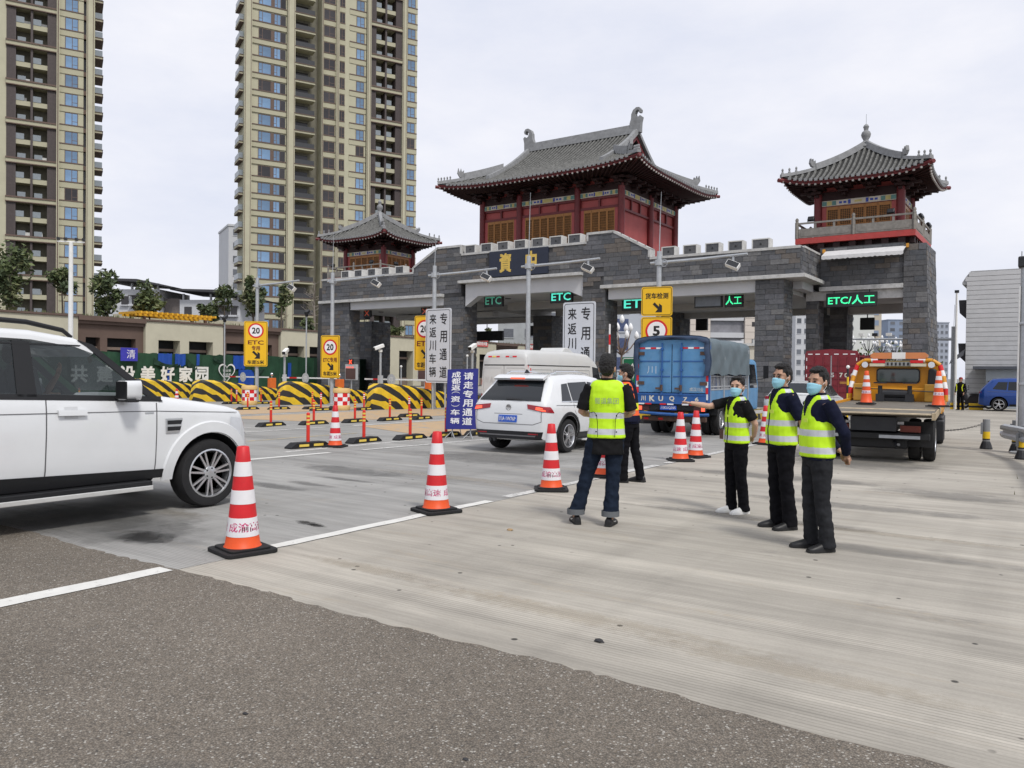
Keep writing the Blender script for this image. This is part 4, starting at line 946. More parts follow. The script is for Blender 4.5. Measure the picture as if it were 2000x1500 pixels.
# far apartment slab peeking out beside the second tower
def simple_block(name, label, loc, rz, wd, dp, h, mat, rows, cols, ww, wh, z0=3.0, wm=None, sides=True, cat='building', x0=None, x1=None):
    t = thing(name, label, cat, loc, rz)
    q = MB(); q.box(-wd/2, wd/2, 0, dp, 0, h); q.build('wall', mat, t)
    q = MB(); q.box(-wd/2-.2, wd/2+.2, -.2, dp+.2, h, h+.5); q.build('roof_parapet', mat, t)
    wq = MB(); wq.box(-ww/2, ww/2, -0.05, 0.04, -wh/2, wh/2, 0); wq.box(-ww/2-.1, ww/2+.1, -0.12, 0.0, -wh/2-.14, -wh/2, 1); me = wq.mesh('window', [wm or M('hazy_window', (.13,.14,.16), .3, var=.2, rnd=.3), mat])
    a = -wd/2 + wd/cols/2 if x0 is None else x0; b_ = wd/2 - wd/cols/2 if x1 is None else x1
    for r in range(rows):
        for c in range(cols):
            inst('window', me, t, (lerp(a, b_, c/max(1, cols-1)), 0, z0 + (h-z0-1.5)*r/max(1, rows-1)))
    if sides:
        for r in range(rows):
            for c in range(max(2, int(dp/4))):
                inst('window', me, t, (wd/2, 2 + c*4, z0 + (h-z0-1.5)*r/max(1, rows-1)), (0,0,PI/2))
    return t
FR = rad(34.5)
m_pale = M('pale_tiled_facade', (0.52,0.53,0.55), 0.7, var=0.05, scale=0.4); m_pale2 = M('cool_grey_facade', (0.40,0.43,0.48), 0.7, var=0.06, scale=0.4)
m_bluegrey = M('blue_grey_tower', (0.22,0.27,0.36), 0.6, var=0.08, scale=0.3); m_pinkb = M('pinkish_cream_facade', (0.60,0.54,0.48), 0.75, var=0.05, scale=0.5); m_wfac = M('white_hospital_facade', (0.62,0.63,0.60), 0.7, var=0.04, scale=0.3)
simple_block('far_apartment_block', 'pale grey apartment block edge beside the left side of middle tower', (-168, 135, 0), rad(64), 22, 14, 38, m_pale, 11, 5, 2.2, 1.6)
# white houses with dark canopy roofs between the towers
def canopy_house(label, loc, rz, wd, dp, h, brown=False):
    t = thing('terrace_house', label, 'house', loc, rz)
    q = MB(); q.box(-wd/2, wd/2, 0, dp, 0, h); q.build('wall', m_pale, t)
    if brown:
        q = MB(); q.box(-wd/2-2.4, -wd/2-.01, 0.3, dp, 0, h+.2); q.build('wall', M('grey_brown_block', (0.16,0.14,0.13), 0.8, var=0.15), t)
    q = MB(); q.prism([(-wd/2-1.0, h+1.5),(wd*0.18, h+1.35),(wd/2+2.6, h+.25),(wd/2+2.5, h+.12),(wd*0.18, h+.95),(-wd/2-.8, h+1.3)], 'y', -1.2, dp); q.build('canopy_roof', M('dark_canopy_roof', (0.05,0.05,0.055), 0.7, var=0.1), t)
    for x in (-wd/2+.4, 0, wd/2-.4):
        q = MB(); q.box(x-.12, x+.12, .2, .5, h, h+.9); q.build('post', m_pale, t)
    wq = MB(); wq.box(-.55,.55,-.06,.05,-.6,.6,0); wq.box(-.65,.65,-.35,0,-.8,-.66,1); me = wq.mesh('window', [m_windark, m_pale])
    w2 = MB(); w2.box(-1.9,1.9,-.06,.05,-.55,.55,0); w2.box(-2.1,2.1,-.7,0,-.85,-.6,1); w2.box(-2.1,2.1,-.7,0,.6,.72,2)
    for i in range(4): w2.box(-1.9+i*.95-.03,-1.9+i*.95+.03,-.1,-.06,-.55,.55,1)
    me2 = w2.mesh('window', [m_windark, m_pale, m_windark])
    for r in range(4):
        z = h - 1.6 - r*2.9
        inst('window', me, t, (-wd*.36, 0, z)); inst('window', me, t, (-wd*.1, 0, z)); inst('window', me2, t, (wd*.24, 0, z))
    return t
canopy_house('white terrace house under a dark sloping canopy beside the left tower', (-110.5, 63.7, 0), rad(30), 8.6, 9, 13.2)
canopy_house('white house with grey brown side wing under a dark canopy roof', (-101.2, 70.2, 0), rad(30), 9.0, 9, 11.8, True)

# ================================================================ PODIUM PARADE (runs along the left side)
m_pcrm = M('podium_cream_render', (0.50,0.47,0.36), 0.8, var=0.07, scale=0.7, dirt=0.10, dscale=0.6); m_pbr = M('podium_brown_render', (0.125,0.085,0.068), 0.8, var=0.10, scale=0.8)
m_void = M('unlit_shop_interior', (0.012,0.012,0.013), 0.8, var=0.3)
pod = thing('shop_parade', 'long low cream and brown shop parade behind the green fence', 'building', (-66, 60, 0))
PX = -66.0
class PB(MB):
    def wb(s, name, mats, bevel=0):
        o = s.build(name, mats, pod, bevel=bevel); o.location = -pod.location; return o
q = PB(); q.box(-84, -68.2, 8, 125, 0, 5.75); q.wb('rear_wall', m_void)
q = PB(); q.box(-84, -66.3, 8, 125, 5.62, 5.8); q.wb('roof_deck', M('roof_deck_soil', (0.16,0.14,0.10), 0.9, var=0.3, scale=2))
def bayp(y0, y1, crm, ops, px=PX, zt=5.86):
    mat = m_pcrm if crm else m_pbr; x1 = px + (0.35 if crm else 0.0)
    q = PB(); q.box(px-1.0, x1, y0, y1, 4.26, zt-.02); q.wb('fascia', mat)
    ys = [y0] + [v for o_ in ops for v in o_] + [y1]
    for i in range(0, len(ys), 2):
        q = PB(); q.box(px-1.0, x1, ys[i], ys[i+1], 0, 4.26); q.wb('pier', mat)
    for a, b_ in ops:
        q = PB(); q.box(px-.8, px-.7, a, b_, 0, 4.24); q.wb('shop_window', m_void)
        q = PB(); q.box(px-.7, px-.5, a, b_, 3.28, 3.52); q.box(px-.7, px-.55, a, b_, 0, 1.0); q.wb('transom', M('bronze_transom', (0.20,0.15,0.12), 0.6))
    if crm:
        q = PB(); q.box(px-1.1, x1+.12, y0-.1, y1+.1, zt, zt+.16); q.wb('cap', m_pbr)
    else:
        q = PB(); q.box(px-1.0, px+.28, y0+.01, y1-.01, 5.35, 5.62); q.box(px-1.0, px+.5, y0+.01, y1-.01, 5.62, 6.0); q.wb('cap', m_pbr)
bayp(10, 20, False, [(11.5,14.5),(16,19)]); bayp(20, 33.4, True, [(21.2,24.2),(25.6,28.6),(30,32.4)]); bayp(33.4, 39.2, False, [(34.2,35.4),(36.0,38.5)])
bayp(39.2, 47.0, True, [(40.4,42.5),(43.4,45.9)]); bayp(47.0, 53.8, False, [(47.6,50.0),(51.0,53.0)]); bayp(53.8, 60.6, True, [(54.7,56.9),(57.6,59.8)])
bayp(60.6, 69.5, False, [(61.5,64.5),(66,68.7)]); bayp(69.5, 79.5, True, [(71.5,74.0),(75.5,78.0)]); bayp(79.5, 86.0, False, [(80.2,82.4),(83.2,85.4)])
bayp(86.0, 91.5, True, [(87.6,90.4)]); bayp(91.5, 96.9, False, [(92.2,96.2)]); bayp(96.9, 105.6, True, [(98.5,100.5),(102,104)]); bayp(105.6, 125, False, [(107,111),(114,118)])
# rooftop bits
q = thing('pergola', 'yellow slatted pergola on the roof of the shop parade', 'pergola', (-68.5, 43.2, 5.8)); pg = q
m_or = M('pergola_yellow', (0.78,0.43,0.03), 0.6, var=0.1)
for y in (-3.0, 3.2):
    for x in (-1.2, .9):
        b = MB(); b.box(x-.12,x+.12,y-.12,y+.12,0,.62); b.build('post', M('pergola_post', (0.12,0.07,0.05), 0.7), pg)
for x in (-1.2, .9): b = MB(); b.box(x-.1,x+.1,-3.8,3.9,.62,.82); b.build('beam', m_or, pg)
for i in range(16): y = -3.7+i*.5; b = MB(); b.box(-1.9,1.7,y-.07,y+.07,.82,1.02); b.build('slat', m_or, pg)
q = PB(); q.box(-76,-74,42,58,5.8,7.0); q.wb('roof_wall', m_pcrm)
for i, (y0, y1) in enumerate(((85.2, 89.4), (98.8, 104.9))):
    t = thing('banner', ['red banner with white characters on parade seen left in central arch','red banner with white characters on parade seen behind the van'][i], 'banner', (PX+.42, (y0+y1)/2, 5.3))
    b = MB(); b.box(0, .05, -(y1-y0)/2, (y1-y0)/2, 0, .85); b.build('cloth', M('red_banner', (0.55,0.10,0.09), 0.7, var=0.1), t)
    fontfit('\u52a0\u5f3a\u75ab\u60c5\u9632\u63a7\u5171\u5efa', t, (0.055, 0, .43), (y1-y0)*.9, .5, m_white, rot=(PI/2,0,PI/2), bold=.02)
# ---- trees
LEAF = [M('leaf_green_%d' % i, c, 0.7, var=0.35, scale=1.5) for i, c in enumerate([(0.085,0.115,0.045),(0.12,0.15,0.06),(0.055,0.078,0.035),(0.15,0.16,0.075)])]
m_bark = M('bark', (0.11,0.09,0.07), 0.9, var=0.3, scale=5)
def tree(label, loc, h, rx, rz, n, seed, leafs=0.17, cl=9, base=0.35, bare=False, tone=(4,3,3,1), lean=0.0, cat='tree', name='tree', grp=None):
    R = random.Random(seed); t = thing(name, label, cat, loc, group=grp); q = MB(); n = int(n*1.9); rx *= 1.2; leafs *= 1.1; cl += 3
    top = Vector((lean*h, R.uniform(-.05,.05)*h, h*(0.95 if bare else 0.72))); r0 = 0.022*h
    path = [Vector((0,0,0)), Vector((lean*h*.25+R.uniform(-.02,.02)*h, R.uniform(-.02,.02)*h, h*.35)), Vector((lean*h*.6, R.uniform(-.03,.03)*h, h*.6)), top]
    q.tube(path, [r0, r0*.8, r0*.5, r0*.15], 6)
    tips = []
    for i in range(22 if bare else 7):
        f = R.uniform(.18 if bare else .3, .95); a = R.uniform(0, 2*PI); p = path[0].lerp(path[3], f)
        ln = (rx*(1.25-f) if bare else rx*.85); e = p + Vector((math.cos(a)*ln, math.sin(a)*ln, ln*(0.55 if bare else .6)))
        q.tube([p, p.lerp(e, .5) + Vector((0,0,ln*(-.06 if bare else .1))), e], [r0*.35, r0*.22, r0*.08], 4); tips.append(e)
        if bare:
            for k in range(3): e2 = p.lerp(e, .4+.18*k); q.tube([e2, e2+Vector((R.uniform(-.3,.3)*ln, R.uniform(-.3,.3)*ln, .4*ln))], [r0*.12, r0*.04], 3)
    q.build('trunk', m_bark if not bare else M('pale_bark', (0.24,0.21,0.18), 0.9, var=0.2), t, smooth=60)
    if bare: return t
    c = MB(); cen = []
    for i in range(cl):
        a = R.uniform(0, 2*PI); rr = math.sqrt(R.random())*rx*.75; zz = h*(base + .25*(1-base)) + R.random()*(h*.95 - h*(base + .25*(1-base)))
        f = 1 - .5*abs((zz/h - .62)/.45); cen.append((lean*zz + rr*math.cos(a)*f, rr*math.sin(a)*f, zz, R.uniform(.45, .8)*rx*.62, R.choices(range(4), tone)[0]))
    for i in range(n):
        cx, cy, cz, cr, mi = cen[R.randrange(cl)]
        d = Vector((R.gauss(0,1), R.gauss(0,1), R.gauss(0,1))).normalized()*cr*(R.random()**.4); d.z *= rz
        p = Vector((cx, cy, cz)) + d; s = leafs*R.uniform(.6,1.6)
        ax = Vector((R.gauss(0,1), R.gauss(0,1), R.gauss(0,.6))).normalized(); b_ = ax.cross(Vector((R.gauss(0,1), R.gauss(0,1), R.gauss(0,1)))).normalized()
        c.add([p - ax*s, p + b_*s*.5, p + ax*s, p - b_*s*.5], [(0,1,2,3)], mi if R.random() < .7 else R.randrange(4))
    struct(c.build('crown', LEAF, t, fix=False), 'stuff')
    return t
TG = 'trees on the parade roof'
tree('tall willowy tree on the parade roof at the far left edge', (-68.5, 29.6, 5.8), 5.0, 1.7, 1.5, 900, 1, cl=12, base=.05, grp=TG)
tree('slender leafy tree on the parade roof next to the white lamp pole', (-68.5, 33.6, 5.8), 4.0, 1.25, .7, 420, 2, cl=9, base=.45, grp=TG)
tree('dense green tree on the parade roof right of the left tower', (-68.5, 37.4, 5.8), 4.0, 1.2, 1.4, 750, 3, cl=10, base=.05, tone=(3,1,5,0), grp=TG)
tree('round green tree on the parade roof before the white house', (-69, 41.6, 5.8), 3.7, 1.5, 1.0, 750, 4, cl=11, base=.15, grp=TG)
tree('small dark bush behind the yellow pergola', (-70, 48.4, 5.8), 2.3, 1.1, .7, 420, 5, cl=6, base=.2, tone=(2,0,6,0), grp=TG)
tree('thin sparse tree at the right end of the yellow pergola', (-69, 49.5, 5.8), 4.3, 1.3, 1.0, 330, 6, cl=8, base=.35, tone=(3,1,5,0), grp=TG)
tree('tall bright green tree left of the nearest yellow sign pole', (-69, 53.0, 5.8), 5.4, 1.25, 1.4, 850, 7, cl=12, base=.15, tone=(3,5,2,2), grp=TG)
tree('slim young tree standing behind the lamp arm of the yellow sign', (-69, 56.6, 5.8), 5.2, 1.0, 1.4, 330, 8, cl=9, base=.2, tone=(3,4,2,2), grp=TG)
tree('small round shrub on the parade roof beside the bare tree', (-67.6, 59.0, 5.8), 1.5, .75, .8, 330, 9, cl=6, base=.1, tone=(3,4,2,1), grp=TG)
tree('leafless pale tree on the parade roof beside the gate', (-69, 61.2, 5.8), 6.2, 1.9, 1, 0, 10, bare=True, grp=TG)
tree('round shrub on the parade roof seen through the left arch', (-68, 73.3, 5.8), 2.0, 1.0, .8, 400, 11, cl=7, base=.1, tone=(3,4,2,1), grp=TG)
tree('yellow green bush on the parade roof seen through central arch', (-67.5, 91.9, 5.8), 2.2, .9, 1.0, 350, 12, cl=7, base=.1, tone=(0,3,0,5), grp=TG)
g = MB(); R = random.Random(5)
for i in range(1800):
    y = R.uniform(20, 108); x = R.uniform(-67.5, -66.0); s = R.uniform(.05,.14); hh = R.uniform(.15,.55)
    if 39 < y < 47 and R.random() < .6: continue
    a = R.uniform(0, PI); g.add([(x-s*math.cos(a), y-s*math.sin(a), 5.8), (x+s*math.cos(a), y+s*math.sin(a), 5.8), (x+R.uniform(-.15,.15), y+R.uniform(-.15,.15), 5.8+hh)], [(0,1,2)], R.choice((0,1,3,3)))
o = struct(g.build('roof_garden_grass', LEAF, fix=False), 'stuff'); tag(o, 'grass and low planting along the parade roof edge', 'planting')

# ================================================================ BUILDINGS SEEN THROUGH AND BESIDE THE GATE
simple_block('apartment_block', 'grey white residential block seen left of the truck inspection sign', (-43.5, 86.5, 0), FR, 9, 12, 16, m_pale2, 6, 3, 1.5, 1.5, wm=M('bluish_window', (0.06,0.08,0.16), .2, var=.3), sides=False)
t = thing('apartment_block', 'pinkish cream building with set back dark centre behind the blue truck', 'building', (-48.5, 137, 0), FR)
q = MB(); q.box(-6.4,-2.9,0,9,0,17); q.box(3.2,7,0,9,0,17); q.build('wing', m_pinkb, t); q = MB(); q.box(-2.9,3.2,.8,9,0,17); q.build('wall', M('grey_glazed_core', (0.22,0.22,0.24), .5, var=.25, scale=.6), t)
for r in range(5):
    q = MB(); q.box(-2.8,3.1,.3,.8,2.4+r*3,3.3+r*3); q.build('balcony', m_pale, t); q = MB(); q.box(4.4,5.0,-.05,.05,4.4+r*3,5.2+r*3); q.build('window', m_windark, t)
for r in range(14):
    for a, b_ in ((-6.42,-2.88),(3.18,7.02)): q = MB(); q.box(a,b_,-.03,0,1+r*1.2,1.06+r*1.2); q.build('joint_line', M('joint_shadow', (0.4,0.36,0.32), .8), t)
t = thing('show_building', 'pale columned front with brown panel and ribbed screen behind the truck', 'building', (-34.5, 95.5, 0), FR)
q = MB(); q.box(-7,5,1,7,0,4.6); q.build('wall', M('slate_glass', (0.10,0.115,0.14), .3, var=.2, scale=.4), t)
for x in (-6.8,-5.6,-4.6,-2.0,-1.2,2.8,4.2): q = MB(); q.box(x-.14,x+.14,.4,1,0,5.1 if x < -4 else 6.2); q.build('column', m_coping, t)
q = MB(); q.box(-1.2,2.8,.3,1,5.5,6.0); q.build('lintel', m_pale, t); q = MB(); q.box(.1,2.2,.2,.9,3.6,5.5); q.build('panel', M('brown_stone_panel', (0.30,0.20,0.15), .7, var=.15, scale=4), t)
for i in range(6): q = MB(); q.box(.1+i*.36,.1+i*.36+.26,.2,.9,0,3.6); q.build('screen_rib', M('ribbed_screen', (0.55,0.48,0.43), .6), t)
for z in (3.1, 3.9): q = MB(); q.box(-7,-2,.5,.9,z,z+.35); q.build('handrail', m_coping, t)
t = thing('guard_house', 'small cream house with a barred window beside the right front column', 'house', (-29.9, 93.5, 0), FR)
q = MB(); q.box(-1.6,3.5,0,5,0,5.2); q.build('wall', M('cream_house', (0.50,0.47,0.40), .8, var=.08), t); q = MB(); q.box(-1.9,3.8,-.3,5.2,5.2,5.5); q.build('roof', m_coping, t)
q = MB(); q.box(-.2,1.6,-.06,.04,1.9,3.6,0); 
for i in range(4): q.box(-.2+i*.6-.04,-.2+i*.6+.04,-.1,-.06,1.9,3.6,1)
q.build('window', [m_windark, m_white], t)
simple_block('residential_block', 'weathered grey house row seen through the central arch above the parade', (-71.5, 119, 0), FR, 22, 10, 13, M('weathered_grey_facade', (0.36,0.38,0.39), .8, var=.15, scale=.5), 4, 6, 1.7, 1.5, sides=False)
simple_block('hospital', 'white hospital block with red roof letters seen through the rightmost bay', (-52.8, 267.3, 0), FR-.14, 9.9, 40, 21.5, m_wfac, 7, 1, 1.4, 1.0, z0=2.5, x0=-1.8, x1=-1.8, sides=True)
hosp = [o for o in COL.objects if o.name.startswith('hospital')][0]
fontfit('\u80bf\u7624\u533b\u9662', hosp, (-0.4, -.3, 23.2), 8.4, 1.5, M('faded_red_letters', (0.42,0.10,0.12), .6), bold=.02)
simple_block('apartment_tower', 'beige tower with a blue glazed strip behind the hospital', (-67.5, 354.5, 0), FR, 14.5, 16, 60, M('beige_tower', (0.46,0.41,0.33), .8, var=.05), 14, 3, 2.6, 2.2, wm=m_bluegrey, sides=False)
simple_block('apartment_tower', 'tall blue grey tower beyond the right gate pillar', (-71.5, 461, 0), FR, 9.5, 14, 32, m_bluegrey, 9, 2, 2.4, 1.6, sides=False)
simple_block('apartment_tower', 'lower blue grey block left of the tall far tower', (-77.5, 452, 0), FR, 6, 12, 22, m_bluegrey, 6, 2, 1.6, 1.4, sides=False)
simple_block('apartment_tower', 'grey far tower between the gate pillar and the white building', (-47, 429, 0), FR, 6.5, 12, 28, M('hazy_grey_tower', (0.34,0.37,0.43), .7, var=.06), 9, 3, 1.2, 1.4, sides=False)
simple_block('apartment_block', 'pale apartment edge just right of the inner dark columns', (-64, 255, 0), FR, 9, 12, 30, m_pale, 9, 4, 1.3, 1.5, sides=False)
simple_block('far_building_row', 'low pale building row right of the hospital', (-44.5, 300, 0), FR, 14, 12, 12, m_pale2, 4, 6, 1.4, 1.2, sides=False)
# hedge beyond the gate
g = MB(); R = random.Random(8)
for i in range(2500):
    f = R.random(); p = Vector((lerp(-25, -15, f), lerp(112, 118, f), 0)) + Vector((R.gauss(0,.8), R.gauss(0,.8), abs(R.gauss(2.2,1.2)))); s = R.uniform(.15,.4)
    a = Vector((R.gauss(0,1),R.gauss(0,1),R.gauss(0,1))).normalized(); b_ = a.cross(Vector((R.gauss(0,1),R.gauss(0,1),R.gauss(0,1)))).normalized(); g.add([p-a*s, p+b_*s*.6, p+a*s, p-b_*s*.6], [(0,1,2,3)], R.randrange(3))
o = struct(g.build('hedge', LEAF, fix=False), 'stuff'); tag(o, 'green hedge beyond the gate above the red truck', 'hedge')
# blossom shaped street lamps
m_bulb = M('white_lamp_globe', (0.80,0.80,0.80), .35, var=.03); m_lampb = M('brown_lamp_arm', (0.16,0.11,0.085), .6, var=.1)
def blossom(label, loc, s=1.0, tall=5.0, pale=False):
    t = thing('street_lamp', label, 'street lamp', loc, group='blossom street lamps beyond the gate')
    q = MB(); q.tube([(0,0,0),(0,0,tall-1.5),(0,0,tall)], [.16,.12,.08], 8); q.build('post', m_lampb if not pale else m_dark, t)
    for i in range(9):
        a = i*2*PI/8; r, zz = (0,1.6) if i == 8 else ((1.0, .55) if i % 2 else (.62, 1.05))
        e = (r*s*math.cos(a), r*s*math.sin(a), tall+zz*s)
        if i < 8:
            q = MB(); q.tube([(0,0,tall-.5*s),(r*.6*s*math.cos(a), r*.6*s*math.sin(a), tall-.15*s+zz*.25*s), e], [.05*s,.045*s,.03*s], 5); q.build('arm', m_lampb if not pale else m_dark, t)
        q = MB(); q.lathe([(.05*s,0),(.15*s,.12*s),(.17*s,.24*s),(.11*s,.42*s),(.02*s,.55*s)], 8, e); q.build('globe', m_bulb, t, smooth=60)
blossom('brown blossom street lamp with white globes left of the truck inspection sign', (-31.8, 63.2, 0), 1.35, 4.0)
for i, (x, y, l) in enumerate(((-26.5,127.5,'leftmost'),(-24.9,134.7,'second'),(-24.1,141.2,'third'),(-23.1,148,'fourth'),(-22.3,154.6,'rightmost'))):
    blossom(l + ' blossom street lamp in the row seen through the rightmost bay', (x, y, 0), 1.15, 6.1, True)

# ---- white tiled building on the right
t = thing('tiled_building', 'white windowless building clad in long tile courses at the right edge', 'building', (8, 52, 0))
m_tilew = M('white_wall_tile', (0.60,0.605,0.61), .6, var=.06, scale=2, dirt=.12, dirtcol=(.3,.3,.3), dscale=.8)
q = MB(); q.prism([(-12.5,0),(14,0),(14,7.75),(-12.3,7.70),(-12.5,7.45),(-12.72,7.08),(-12.72,6.97),(-12.5,6.95),(-12.5,5.0),(-12.5,4.85)], 'y', 0, 12); q.build('wall', M('tile_grout', (0.36,0.365,0.37), .9, var=.1), t)
cs = MB(); z = 0.05; R = random.Random(3)
while z < 7.5:
    h = .262; x = -12.49 if z < 6.9 else interp([(6.9,-12.7),(7.08,-12.7),(7.45,-12.5),(7.7,-12.3),(7.76,-12.2)], z+.2)
    cs.box(x, 14, -.03-R.uniform(0,.006), .01, z+.012, z+h-.012, 0) 
    z += h
z0_ = z
struct(cs.build('tile_courses', m_tilew, t), 'stuff')
for z in (5.4, 2.9):
    q = MB(); q.prism([(-12.9,z+.0),(-12.56,z-.35),(-12.56,z+.75),(-12.95,z+.75)], 'y', .8, 2.4); q.build('window_cage', M('dark_cage', (.05,.05,.055), .6), t)
q = MB(); q.prism([(-2.2-5,7.95),(-2.0-5,8.3),(-1.5-5,8.22),(-.6-5,8.35),(-.2-5,8.1),(-.2-5,7.95)], 'y', 1, 3); q.build('tarpaulin', M('navy_tarpaulin', (.03,.05,.14), .6, var=.2), t)
for x in (-9.9,-9.5,-9.2): q = MB(); q.cyl((x,.5,7.8),(x,.5,8.7),.02,5); q.build('rebar', m_dark, t)
q = MB(); q.box(-12.0,-4.6,-1.6,-.05,2.15,2.3); q.build('porch_roof', M('porch_slate', (.10,.11,.13), .6), t)
q = MB(); q.box(-11.4,-5.2,-1.2,-.06,.0,2.14); q.build('porch', M('pale_blue_panel', (.46,.51,.55), .6, var=.05), t)
for x in (-5.6,-5.0): q = MB(); q.box(x,x+.25,-1.35,-1.21,0,2.14); q.build('post', m_galv, t)
for x in (-11.3,-10.5): q = MB(); q.box(x,x+.5,-1.25,-1.21,.7,1.5); q.build('window', m_windark, t)
for x, z in ((-9.3,2.75),(-3.0,2.7)): q = MB(); q.box(x-.28,x+.28,-.5,-.04,z,z+.36); q.build('wall_lamp', m_flood, t, bevel=.05)
q = MB(); q.add([(-12.5,-.2,3.3),(-12.5,-1.2,2.9),(-13.2,-1.2,2.4),(-13.2,-.2,2.7)], [(0,1,2,3)]); q.build('canopy', M('dark_canopy', (.03,.03,.035), .6), t)
# poles near it
t = thing('flag_pole', 'slim white pole rising beside the white tiled building', 'pole', (-6.0, 62.7, 0)); 
t.location = (-4.55, 47.5, 0)
q = MB(); q.tube([(0,0,0),(0,0,6.1)], [.075,.05], 8); q.build('pole', m_white, t); q = MB(); q.cbox((0,0,6.15),(.2,.1,.14)); q.build('cap', m_dark, t)
t = thing('traffic_pole', 'grey steel pole with a long camera arm behind the right gate pillar', 'pole', (-5.3, 54, 0))
q = MB(); q.cyl((0,0,0),(0,0,4.7),.13,10); q.build('pole', m_galv, t, smooth=50); q = MB(); q.tube([(0,0,3.95),(-1.2,.1,3.98),(-5.8,.4,4.05)],[.09,.08,.05],8); q.build('arm', m_galv, t)
for x in (-5.2,-4.4,-3.6): q = MB(); q.cbox((x,.4,4.32),(.3,.3,.18)); q.cyl((x,.4,4.02),(x,.4,4.25),.03,5); q.build('camera', m_white if x != -4.4 else m_dark, t)
q = MB(); q.cyl((0,0,4.7),(.03,0,6.0),.012,5); q.build('antenna', m_galv, t)

# ================================================================ CONES
m_conered = M('cone_red', (0.58,0.016,0.022), 0.5, var=0.14, scale=5, dirt=.22, dirtcol=(.16,.05,.04), dscale=7); m_coneor = M('cone_orange', (0.72,0.085,0.015), 0.5, var=0.08, scale=6); m_conewh = M('cone_white_sleeve', (0.72,0.71,0.73), 0.45, var=0.08, scale=6, dirt=.2, dirtcol=(.42,.40,.38), dscale=6)
m_cerise = M('cerise_print', (0.55,0.03,0.16), 0.5, var=0)
def bent_text(body, size, r0, zc, slope, start, mat, spread=1.0):
    """lettering wrapped round a cone of radius r0 at height zc"""
    src = text_mesh(body, size, 0.010, 0, 1, 1.0, mat); me = src.copy()
    for v in me.vertices:
        z = zc + v.co.y; r = r0 - slope*v.co.y + 0.0025; a = v.co.x*spread/r0 + start
        v.co = (r*math.sin(a), -r*math.cos(a), z)
    return me
CH = 0.93; RB, RT = 0.150, 0.052
def cone_r(z): return lerp(RB, RT, (z-0.05)/(CH-0.05))
def make_cone(loc=(0,0,0), truck=False):
    t = thing('traffic_cone', 'x', 'traffic cone', loc)
    q = MB(); s = 0.235
    pts = []
    for k, (sx, sy) in enumerate(((1,1),(-1,1),(-1,-1),(1,-1))):
        for a in range(4):
            an = k*PI/2 + a*PI/6; pts.append((sx*(s-.05) + .05*math.cos(an), sy*(s-.05) + .05*math.sin(an)))
    q.prism(pts, 'z', 0, 0.035); q.prism([(x*.80, y*.80) for x, y in pts], 'z', 0.034, 0.055); q.build('base', m_black, t, bevel=0.006)
    if not truck: bands = [(0,.147,m_conered),(.147,.289,m_conewh),(.289,.427,m_conered),(.427,.564,m_conewh),(.564,.70,m_conered),(.70,.885,m_conewh),(.885,1,m_coneor)]
    else: bands = [(0,.14,m_coneor),(.14,.26,m_conewh),(.26,.36,m_coneor),(.36,.49,m_conewh),(.49,.62,m_coneor),(.62,.71,m_conewh),(.71,1,m_coneor)]
    for i, (a, b_, m) in enumerate(bands):
        z1, z0 = CH - (CH-.05)*a, CH - (CH-.05)*b_; e = 0.0022 if m is m_conewh else 0.0
        prof = [(cone_r(z0)+e, z0), (cone_r(z1)+e, z1)]
        if i == 0: prof += [(RT*.85, z1+.006), (RT*.5, z1+.008), (RT*.45, z1-.03)]
        if i == len(bands)-1: prof = [(RB+.02, .05), (RB+.004, .062)] + prof[1:] if z0 <= .051 else prof
        q = MB(); q.lathe(prof, 24); q.build('sleeve' if m is m_conewh else 'cone_band', m, t, smooth=50)
    if not truck:
        zc = CH - (CH-.05)*.79; r = cone_r(zc)
        for st in (0, PI): inst('lettering', bent_text('\u6210\u6e1d\u9ad8\u901f', 0.085, r, zc, (RB-RT)/(CH-.05), st, m_cerise, 1.1), t)
    else:
        zc = CH - (CH-.05)*.665; inst('lettering', bent_text('\u901f \u6210\u6e1d\u9ad8\u901f', 0.062, cone_r(zc), zc, (RB-RT)/(CH-.05), 0, m_cerise, 1.1), t)
    return t
cone = make_cone()
CG = 'red and white traffic cones along the lane line'
spots = [((-5.96,4.48),1.00,0.55,1.35,'nearest traffic cone, beside the white car'),((-5.93,7.11),.99,0.5,-.35,'second nearest traffic cone, on the white lane line'),((-5.79,9.41),.98,0.55,.6,'traffic cone in front of the white car being checked'),
    ((-5.91,11.16),.98,.5,.3,'traffic cone half hidden between the legs of the man in jeans'),((-5.88,14.18),.98,.55,2.2,'left one of the two traffic cones behind the blue truck'),((-5.91,15.0),.98,.6,1.3,'right one of the two traffic cones behind the blue truck'),
    ((-5.74,18.93),.98,.5,1.4,'traffic cone behind the man with glasses'),((-12.75,11.91),.95,.5,2.0,'traffic cone between two delineator posts in the nearest row'),((-36.4,20.6),.95,.2,.4,'far traffic cone seen above the bonnet of the white car'),((-33.6,21.6),.8,.2,.4,'far traffic cone of which only the tip shows above the bonnet')]
for i, ((x, y), s, rb, rl, l) in enumerate(spots):
    c = cone if i == 0 else clone(cone)
    c.location = (x, y, 0); c.rotation_euler = (random.uniform(-.012,.012), random.uniform(-.012,.012), rl); c.scale = (s, s, s); c['label'] = l; c['group'] = CG
tcone = make_cone((-3.47, 18.6, 1.03), True); tcone['label'] = 'left orange cone standing on the tow truck bed'; tcone.scale = (.77,.77,.77); tcone['group'] = 'orange cones on the tow truck'
tc2 = clone(tcone, 'right orange cone standing on the tow truck bed', (-2.02, 18.05, 1.03), .7)

